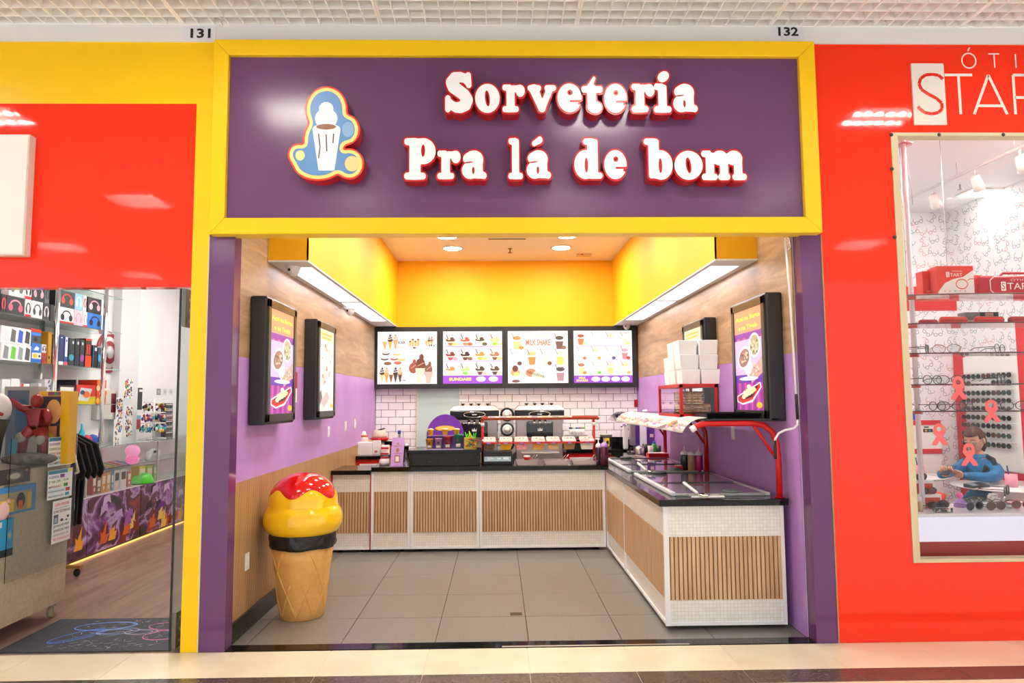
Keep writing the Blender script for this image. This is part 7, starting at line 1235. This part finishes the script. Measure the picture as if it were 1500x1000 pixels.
# white cabinet with red strips on the back wall, blue basket, round tables, cups
a, b = A(1318, 690, 7.3), A(1376, 615, 7.3); t = thing('white_cabinet', 'white cabinet with red edge strips against the optician back wall', 'cabinet', ((a.x+b.x)/2, 7.45, 0)); B('body', (a.x-.3, 7.3, 0), (b.x, YRS-.002, b.z), mat('#f2f0ee', .3), t); z2 = A(1350, 660, 7.3).z
B('red_strip', (a.x-.3, 7.29, b.z-.05), (b.x+.005, 7.3, b.z), mat('#d03038', .3), t); B('red_strip', (a.x-.3, 7.29, z2-.03), (b.x+.005, 7.3, z2+.02), mat('#d03038', .3), t)
p = PR((A(1353, 633, 7.29).x, 7.3, A(1353, 633, 7.29).z), (1, 0, 0), (0, 0, 1)); p.rect(0, 0, .1, .035, '#2a2a2c').rect(.01, .045, .06, .06, '#3a3a3c').ell(.03, .017, .014, .012, '#e0b020').ell(.07, .017, .014, .012, '#3a8ac0'); p.build('card_stickers', t)
a2 = A(1330, 612, 7.35); t = thing('blue_basket', 'blue basket on the white cabinet', 'basket', (a2.x+.06, 7.4, b.z)); MB().hexa([(a2.x-.04, 7.34, b.z), (a2.x+.1, 7.34, b.z), (a2.x+.1, 7.5, b.z), (a2.x-.04, 7.5, b.z), (a2.x-.06, 7.32, b.z+.1), (a2.x+.12, 7.32, b.z+.1), (a2.x+.12, 7.52, b.z+.1), (a2.x-.06, 7.52, b.z+.1)]).build('basket', mat('#3a5ac8', .4), t, bevel=.006); B('rim', (a2.x-.065, 7.315, b.z+.092), (a2.x+.125, 7.325, b.z+.104), mat('#4a6ad8', .4), t)
TT = mat('#f6f3f0', .15, name='white_table_top')
def rtable(x, y, r, label, z=.775):
    t = thing('round_table', label, 'table', (x, y, 0), 'round white tables'); MB().lathe([(.001, -.03), (r*.6, -.03), (r*.9, -.016), (r, -.004), (r, 0), (r*.98, .004), (.001, .004)], (x, y, z), 48).build('table_top', TT, t); MB().lathe([(.24, 0), (.235, .015), (.12, .06), (.06, .2), (.05, .42), (.07, .6), (.14, .7), (.2, z-.03)], (x, y, 0), 28).build('pedestal', mat('#eee4de', .25), t); return t
rtable(4.44, 6.12, .47, 'round white table in front of the seated person'); g = A(1340, 688, 6.95); rtable(g.x-.05, 7.0, .38, 'round white table left of the seated person')
def cup_pen(x, y, z, label):
    t = thing('pen_cup', label, 'cup', (x, y, z), 'pink pen cups'); MB().lathe([(.045, 0), (.047, .11), (.044, .11), (.042, .006), (.001, .006)], (x, y, z), 18).build('cup', mat('#f5a6b6', .35), t); MB().tube([(x-.01, y, z+.05), (x-.03, y, z+.18)], .006, 6).build('pen', mat('#2a4a8a', .4), t); B('paper', (x-.12, y-.1, z-.0005), (x+.12, y+.06, z+.001), mat('#dfe4ec', .5), t)
g = A(1481, 702, 6.0); cup_pen(g.x, 6.0, .7795, 'pink pen cup on the table of the seated person'); g = A(1346, 680, 6.9); cup_pen(g.x, 6.9, .7795, 'pink pen cup on the left round table')
g = A(1427, 700, 6.05); t = thing('card_machine', 'black card terminal lying on the table before the seated person', 'device', (g.x, 6.05, .7795)); MB().hexa([(g.x-.09, 5.95, .7795), (g.x+.1, 6.0, .7795), (g.x+.08, 6.1, .7795), (g.x-.1, 6.05, .7795), (g.x-.09, 5.95, .795), (g.x+.1, 6.0, .8), (g.x+.08, 6.1, .815), (g.x-.1, 6.05, .81)]).build('body', mat('#202226', .4), t, bevel=.004); MB().hexa([(g.x-.07, 5.97, .796), (g.x-.01, 5.985, .797), (g.x-.02, 6.05, .811), (g.x-.08, 6.04, .81), (g.x-.07, 5.97, .8), (g.x-.01, 5.985, .801), (g.x-.02, 6.05, .814), (g.x-.08, 6.04, .813)]).build('screen', mat('#8a98a0', .2), t)
t = thing('red_chair', 'red shell chair beside the tables in the optician', 'chair', (3.55, 6.0, 0)); g = A(1352, 715, 5.9); cxh, cyh = g.x, 5.95; sh = MB(); n = 12; vs = []
for i in range(7):
    for k in range(n+1):
        an = math.pi*(.15+.7*k/n); rr_ = .22+.02*i; vs.append((cxh+rr_*math.cos(an), cyh+rr_*math.sin(an)*.8, .44+.06*i*(1-.25*abs(k-n/2)/(n/2))))
sh.add(vs, [(i*(n+1)+k, i*(n+1)+k+1, (i+1)*(n+1)+k+1, (i+1)*(n+1)+k) for i in range(6) for k in range(n)], 0, True); o = sh.build('shell', mat('#e0382e', .35), t, fix=False); md = o.modifiers.new('t', 'SOLIDIFY'); md.thickness = .02
MB().lathe([(.2, 0), (.23, .03), (.001, .04)], (cxh, cyh, .42), 20).build('seat', mat('#e0382e', .4), t); MB().cyl((cxh, cyh, .03), (cxh, cyh, .43), .025, seg=10).build('stem', CHROME, t); MB().lathe([(.22, 0), (.2, .015), (.03, .03), (.001, .03)], (cxh, cyh, 0), 22).build('foot', CHROME, t)
t.location = t.location
# goods on the window counter
for i, (px, py, c, l) in enumerate([(1341, 714, '#e0443a', 'top step'), (1351, 724, '#e24a40', 'second step'), (1362, 734, '#d8403a', 'third step')]):
    g = A(px, py, 5.08-.06*i); z = ZK+.09*(2-i)+.004; t = thing('riser_block', 'white and red riser block for glasses on the window counter, '+l, 'riser', (g.x, 5.05-.06*i, ZK), 'riser blocks'); B('block', (g.x-.06, 5.02-.06*i, ZK), (g.x+.1, 5.08-.06*i, z), WGLOSS, t, .004); B('red_face', (g.x-.045, 5.016-.06*i, ZK+.004), (g.x+.085, 5.02-.06*i, max(z-.02, ZK+.012)), mat(c, .4), t)
    spectacles((g.x+.02, 5.035-.06*i, z+.001), .5-.3*i, .95, '#3a3030', BRL, 'brown glasses lying on the %s of the red risers' % l, 'sunglasses', 'glasses on the risers')
for i, (px, l) in enumerate([(1341, 'left'), (1348.5, 'right')]):
    g = A(px, 750, 4.82); t = thing('spray_bottle', 'small cream lens spray bottle on the window counter, %s of two' % l, 'bottle', (g.x, 4.82, ZK), 'lens spray bottles'); MB().lathe([(.014, 0), (.0155, .004), (.0155, .06), (.008, .07), (.001, .07)], (g.x, 4.82, ZK), 12).build('bottle', mat('#c8b08c', .35), t); MB().lathe([(.008, .07), (.009, .095), (.001, .098)], (g.x, 4.82, ZK), 10).build('cap', WGLOSS, t)
for px, Y, rz, c, lens, l in [(1375, 4.83, .5, '#1a1a1c', DKL, 'black sunglasses in a clear stand at the left'), (1372, 4.95, -.3, '#4a3838', BRL, 'brown sunglasses behind the clear stand'), (1428, 4.86, .3, '#5a5a70', DKL, 'slate sunglasses in the middle'), (1436, 5.0, -.4, '#3a3438', CLR, 'thin dark glasses behind the slate pair'), (1459, 4.85, .2, '#6a3a3a', BRL, 'rosy brown sunglasses right of the middle'), (1470, 4.95, -.2, '#5a4444', CLR, 'thin brown glasses behind the rosy pair'), (1476, 5.1, .8, '#4a3428', BRL, 'large brown sunglasses raised at the right'), (1497, 4.9, .1, '#c03a4a', BRL, 'red sunglasses at the right edge')]:
    g = A(px, 745, Y); up = .06 if 'raised' in l else 0.; spectacles((g.x, Y, ZK+.002+up), rz, 1.15 if up == 0 else 1.5, c, lens, l+' of the window counter', 'sunglasses', 'sunglasses on the window counter')
g = A(1374, 752, 4.82); t = thing('clear_stand', 'clear block stand under the black sunglasses on the window counter', 'stand', (g.x, 4.82, ZK)); B('block', (g.x-.05, 4.77, ZK), (g.x+.07, 4.80, ZK+.03), ACRYL, t); B('tag', (g.x-.01, 4.768, ZK+.005), (g.x+.03, 4.77, ZK+.02), mat('#4a4a50', .4), t)
g = A(1476, 742, 5.1); t = thing('sunglasses_stand', 'small clear stand holding the large brown sunglasses', 'stand', (g.x, 5.12, ZK)); MB().cyl((g.x, 5.12, ZK), (g.x, 5.12, ZK+.06), .01, seg=8).build('stem', ACRYL, t); MB().lathe([(.04, 0), (.04, .006), (.001, .006)], (g.x, 5.12, ZK), 14).build('foot', ACRYL, t)
g = A(1406, 738, 5.0); t = thing('perfume_bottle', 'pink and violet bottle in the middle of the window counter', 'bottle', (g.x, 5.0, ZK)); MB().lathe([(.035, 0), (.04, .01), (.03, .045), (.012, .06), (.001, .06)], (g.x, 5.0, ZK), 16).build('glass', mat('#b48ad8', .2), t); MB().ell((g.x, 5.0, ZK+.08), (.022, .022, .024)).build('stopper', mat('#f06ab0', .3), t)
g = A(1463, 735, 5.05); t = thing('pattern_pot', 'small white pot with coloured flecks on the window counter', 'pot', (g.x, 5.1, ZK)); MB().lathe([(.03, 0), (.042, .03), (.04, .06), (.03, .07), (.001, .07)], (g.x, 5.1, ZK), 14).build('pot', noisy('flecked_white', '#e8e4e0', '#a05a6a', 60, .4, lo=.45, hi=.7), t); MB().lathe([(.032, .07), (.032, .076), (.001, .08)], (g.x, 5.1, ZK), 14).build('lid', WGLOSS, t)
# ================================================================== SEATED PERSON
def skin_body(nodes, edges, mats_fn, mats, name, parent, sub=2, root=0):
    me = bpy.data.meshes.new(name); me.from_pydata([n[0] for n in nodes], edges, []); o = bpy.data.objects.new(name, me); C.objects.link(o)
    md = o.modifiers.new('s', 'SKIN'); sv = me.skin_vertices[0].data
    for i, n in enumerate(nodes): sv[i].radius = n[1] if isinstance(n[1], tuple) else (n[1], n[1]); sv[i].use_root = (i == root)
    md.use_smooth_shade = True; sd = o.modifiers.new('d', 'SUBSURF'); sd.levels = sd.render_levels = sub
    dg = bpy.context.evaluated_depsgraph_get(); m2_ = bpy.data.meshes.new_from_object(o.evaluated_get(dg)); bpy.data.objects.remove(o); bpy.data.meshes.remove(me)
    off = wl(parent); m2_.name = name; m2_.materials.clear()
    for m in mats: m2_.materials.append(m)
    for p_ in m2_.polygons: p_.material_index = mats_fn(p_.center); p_.use_smooth = True
    m2_.transform(Matrix.Translation(-off)); o = bpy.data.objects.new(name, m2_); C.objects.link(o); o.parent = parent; return o
YP = 6.5; hd = A(1424, 643, YP); pe = thing('person', 'seated person in a blue quilted jacket and patterned trousers looking at a phone', 'person', (hd.x+.1, YP+.1, 0))
X0, Z0 = hd.x, hd.z; JK = noisy('blue_jacket', '#0d5f96', '#1a7ab2', 14, .5, (1, 1, 4), bump=.25); SK = mat('#d3a184', .5, name='skin'); PT = NT('patterned_trousers', .7)
vr = PT.n('ShaderNodeTexVoronoi', i_Scale=26.); PT.l(PT.coords(), vr.inputs['Vector']); PT.base(PT.ramp(vr.outputs['Distance'], [(.05, '#e8eadc'), (.3, '#2c5a9a'), (.45, '#7aa84a'), (.6, '#1c3a7a'), (.8, '#d8e0c8')]))
hx, hz = A(1402, 694, 6.12).x, .88      # hands
N = [((X0+.14, 6.58, .50), (.13, .12)), ((X0+.13, 6.56, .68), (.115, .11)), ((X0+.10, 6.53, .86), (.125, .115)), ((X0+.08, 6.51, Z0-.25), (.105, .09)), ((X0+.05, 6.49, Z0-.165), (.056, .052)), ((X0+.03, 6.485, Z0-.09), (.05, .05)),
     ((X0+.075, 6.36, Z0-.25), (.075, .075)), ((X0+.035, 6.23, .865), (.06, .06)), ((X0-.1, 6.14, .845), (.05, .047)), ((hx+.04, 6.12, .865), (.038, .034)),
     ((X0-.0, 6.65, Z0-.255), (.072, .072)), ((X0-.09, 6.57, .88), (.058, .058)), ((hx-.03, 6.30, .86), (.047, .045)), ((hx-.03, 6.2, .87), (.034, .032)),
     ((X0+.02, 6.42, .52), (.11, .1)), ((X0-.28, 6.28, .60), (.09, .085)), ((X0-.30, 6.26, .3), (.065, .065)), ((X0-.27, 6.25, .08), (.045, .045)),
     ((X0+.0, 6.62, .5), (.11, .1)), ((X0-.16, 6.2, .62), (.088, .085)), ((X0-.05, 6.2, .3), (.062, .062)), ((X0+.02, 6.2, .09), (.045, .045)), ((X0-.36, 6.22, .05), (.04, .035)), ((X0-.06, 6.15, .05), (.04, .035))]
Eg = [(0, 1), (1, 2), (2, 3), (3, 4), (4, 5), (3, 6), (6, 7), (7, 8), (8, 9), (3, 10), (10, 11), (11, 12), (12, 13), (0, 14), (14, 15), (15, 16), (16, 17), (0, 18), (18, 19), (19, 20), (20, 21), (17, 22), (21, 23)]
def bm_(c):
    c = c
    if c.z > Z0-.175 and abs(c.x-X0-.05) < .12 and abs(c.y-6.49) < .1: return 1
    if c.z < .13: return 3
    if c.z < .66 and c.z < .58+max(0, (X0-c.x))*.5 or (c.x < X0-.08 and c.z < .76): return 2
    return 0
body = skin_body(N, Eg, bm_, [JK, SK, PT.m, mat('#3a3030', .6)], 'body', pe)
# head, turned down to the left towards the phone
hm = MB(); Rh = Matrix.Rotation(math.radians(-62), 3, 'Z') @ Matrix.Rotation(math.radians(22), 3, 'X')   # face forward is local -Y
hc = Vector((X0, 6.47, Z0)); vs = []; seg, rn = 28, 20
for i in range(rn+1):
    t_ = math.pi*i/rn
    for k in range(seg):
        a_ = 2*math.pi*k/seg; x, y, z = math.sin(t_)*math.cos(a_), math.sin(t_)*math.sin(a_), -math.cos(t_); fx, fy, fz = .074*x, .092*y, .115*z
        if z < 0: fx *= 1-.28*(-z)**1.5; fy *= 1-.12*(-z)
        if y < -.2:
            fy -= .022*math.exp(-((x/.16)**2+((z+.12)/.2)**2)); fy -= .008*math.exp(-((x/.35)**2+((z+.5)/.1)**2)); fy += .008*math.exp(-(((abs(x)-.42)/.2)**2+((z-.08)/.13)**2)); fy -= .006*math.exp(-((x/.3)**2+((z+.85)/.15)**2))
        vs.append(hc+Rh @ Vector((fx, fy, fz)))
hm.add(vs, [(i*seg+k, i*seg+(k+1) % seg, (i+1)*seg+(k+1) % seg, (i+1)*seg+k) for i in range(rn) for k in range(seg)], 0, True)
for s in (-1, 1): hm.ell(hc+Rh @ Vector((s*.076, .005, -.01)), (.012, .02, .03), 8, 6, 0, Rh)
head = hm.build('head', SK, pe)
L_ = lambda x, y, z: hc+Rh @ Vector((x, y, z))
for s in (-1, 1): MB().ell(L_(s*.032, -.083, .008), (.013, .006, .007), 10, 6, 0, Rh).build('eye', mat('#e8e2dc', .3), head); MB().ell(L_(s*.032, -.088, .006), (.006, .004, .006), 8, 6, 0, Rh).build('iris', mat('#2a1c14', .3), head); MB().tube([L_(s*.015, -.09, .03), L_(s*.034, -.09, .034), L_(s*.05, -.078, .028)], .003, 5).build('eyebrow', mat('#4a3020', .8), head)
MB().tube([L_(-.022, -.093, -.056), L_(0, -.098, -.054), L_(.022, -.093, -.056)], [.003, .006, .003], 6).build('lips', mat('#b86a60', .5), head)
HR = noisy('brown_hair', '#3a2416', '#5c3c26', 40, .5, (1, 1, .3)); hb_ = MB(); vs = []
for i in range(rn+1):
    t_ = math.pi*i/rn
    for k in range(seg):
        a_ = 2*math.pi*k/seg; x, y, z = math.sin(t_)*math.cos(a_), math.sin(t_)*math.sin(a_), -math.cos(t_); vs.append((x, y, z))
keep = lambda p: (p[2] > .42) or (p[1] > -.02 and p[2] > -.45+.0*p[1]) or (p[2] > .1 and p[1] > -.45)
fs = [f for f in [(i*seg+k, i*seg+(k+1) % seg, (i+1)*seg+(k+1) % seg, (i+1)*seg+k) for i in range(rn) for k in range(seg)] if all(keep(vs[v]) for v in f)]
hb_.add([L_(.084*v[0], .102*v[1]+.004, .124*v[2]+.002) for v in vs], fs, 0, True); o = hb_.build('hair', HR, pe, fix=False); md = o.modifiers.new('t', 'SOLIDIFY'); md.thickness = .012; md.offset = -1
MB().tube([L_(0, .085, -.03), L_(0, .11, -.06), L_(.0, .1, -.12), L_(0, .085, -.16)], [.04, .04, .028, .01], 10).build('ponytail', HR, pe)
gm = MB()
for s in (-1, 1): gm.tube([L_(s*.033+.024*math.cos(q_), -.1, .004+.021*math.sin(q_)) for q_ in np.linspace(0, 2*math.pi, 15)][:-1], .0018, 5, closed=True)
gm.tube([L_(-.009, -.1, .01), L_(.009, -.1, .01)], .0018, 5)
for s in (-1, 1): gm.tube([L_(s*.057, -.098, .008), L_(s*.075, -.06, .01), L_(s*.08, .01, .006)], .0018, 5)
gm.build('glasses', mat('#8a7a70', .3, .5), pe)
MB().lathe([(.062, 0), (.07, .03), (.064, .07), (.056, .07), (.06, .0)], (X0+.058, 6.49, Z0-.205), 18, caps=False).build('collar', JK, pe)
MB().tube([(X0+.085, 6.44, Z0-.15), (X0+.07, 6.335, Z0-.175), (X0+.045, 6.282, Z0-.22), (X0+.015, 6.285, Z0-.28), (X0-.015, 6.31, .93), (X0-.03, 6.36, .80)], [.016, .02, .021, .021, .021, .02], 8).build('bag_strap', mat('#20222c', .7), pe)
# hands: palm and five fingers each, closed round the phone
def hand(wr, palm, dirf, curl, side, nm):
    m = MB(); wr, palm, d = Vector(wr), Vector(palm), Vector(dirf).normalized(); c = Vector(curl).normalized(); s = d.cross(c).normalized()*side
    m.tube([wr, wr.lerp(palm, .5), palm], [.026, .032, .03], 10)
    for i, (o_, ln) in enumerate([(-.026, .066), (-.009, .076), (.009, .072), (.025, .056)]):
        b0 = palm+s*o_; b1 = b0+d*ln*.45+c*.012; b2 = b1+(d*.5+c*.85)*ln*.4; b3 = b2+(c*.9-d*.35)*ln*.3; m.tube([b0, b1, b2, b3], [.0095, .009, .008, .006], 7)
    tb_ = wr.lerp(palm, .35)-s*.026; m.tube([tb_, tb_-s*.018+d*.025+c*.018, tb_-s*.01+d*.055+c*.03], [.012, .0105, .007], 7); m.build(nm, SK, pe)
ph = Vector((hx-.05, 6.16, .905))
hand((hx+.045, 6.12, .868), (hx-.0, 6.135, .885), (-1, .15, .12), (-.1, .25, 1), 1, 'hand'); hand((hx-.03, 6.22, .868), (hx-.06, 6.2, .88), (-.4, -.7, .15), (.2, .1, 1), -1, 'hand')
t = thing('phone', 'dark smartphone held in both hands by the seated person', 'phone', ph); Rp = Matrix.Rotation(math.radians(28), 3, 'Z') @ Matrix.Rotation(math.radians(-28), 3, 'Y'); cs = [ph+Rp @ Vector((a_, b_, c_)) for c_ in (0, .009) for a_, b_ in ((-.075, -.036), (.075, -.036), (.075, .036), (-.075, .036))]; MB().hexa(cs).build('case', mat('#1c1c20', .3), t, bevel=.003); cs = [ph+Rp @ Vector((a_, b_, c_)) for c_ in (.0088, .0098) for a_, b_ in ((-.07, -.032), (.07, -.032), (.07, .032), (-.07, .032))]; MB().hexa(cs).build('screen', mat('#3a3f48', .1), t)
t = thing('stool', 'white stool under the seated person', 'stool', (X0+.12, 6.56, 0)); MB().lathe([(.001, 0), (.2, 0), (.21, .02), (.2, .05), (.001, .05)], (X0+.12, 6.56, .33), 22).build('seat', WGLOSS, t); MB().cyl((X0+.12, 6.56, .02), (X0+.12, 6.56, .33), .03, seg=10).build('stem', CHROME, t); MB().lathe([(.2, 0), (.19, .012), (.03, .025), (.001, .025)], (X0+.12, 6.56, 0), 22).build('foot', CHROME, t)
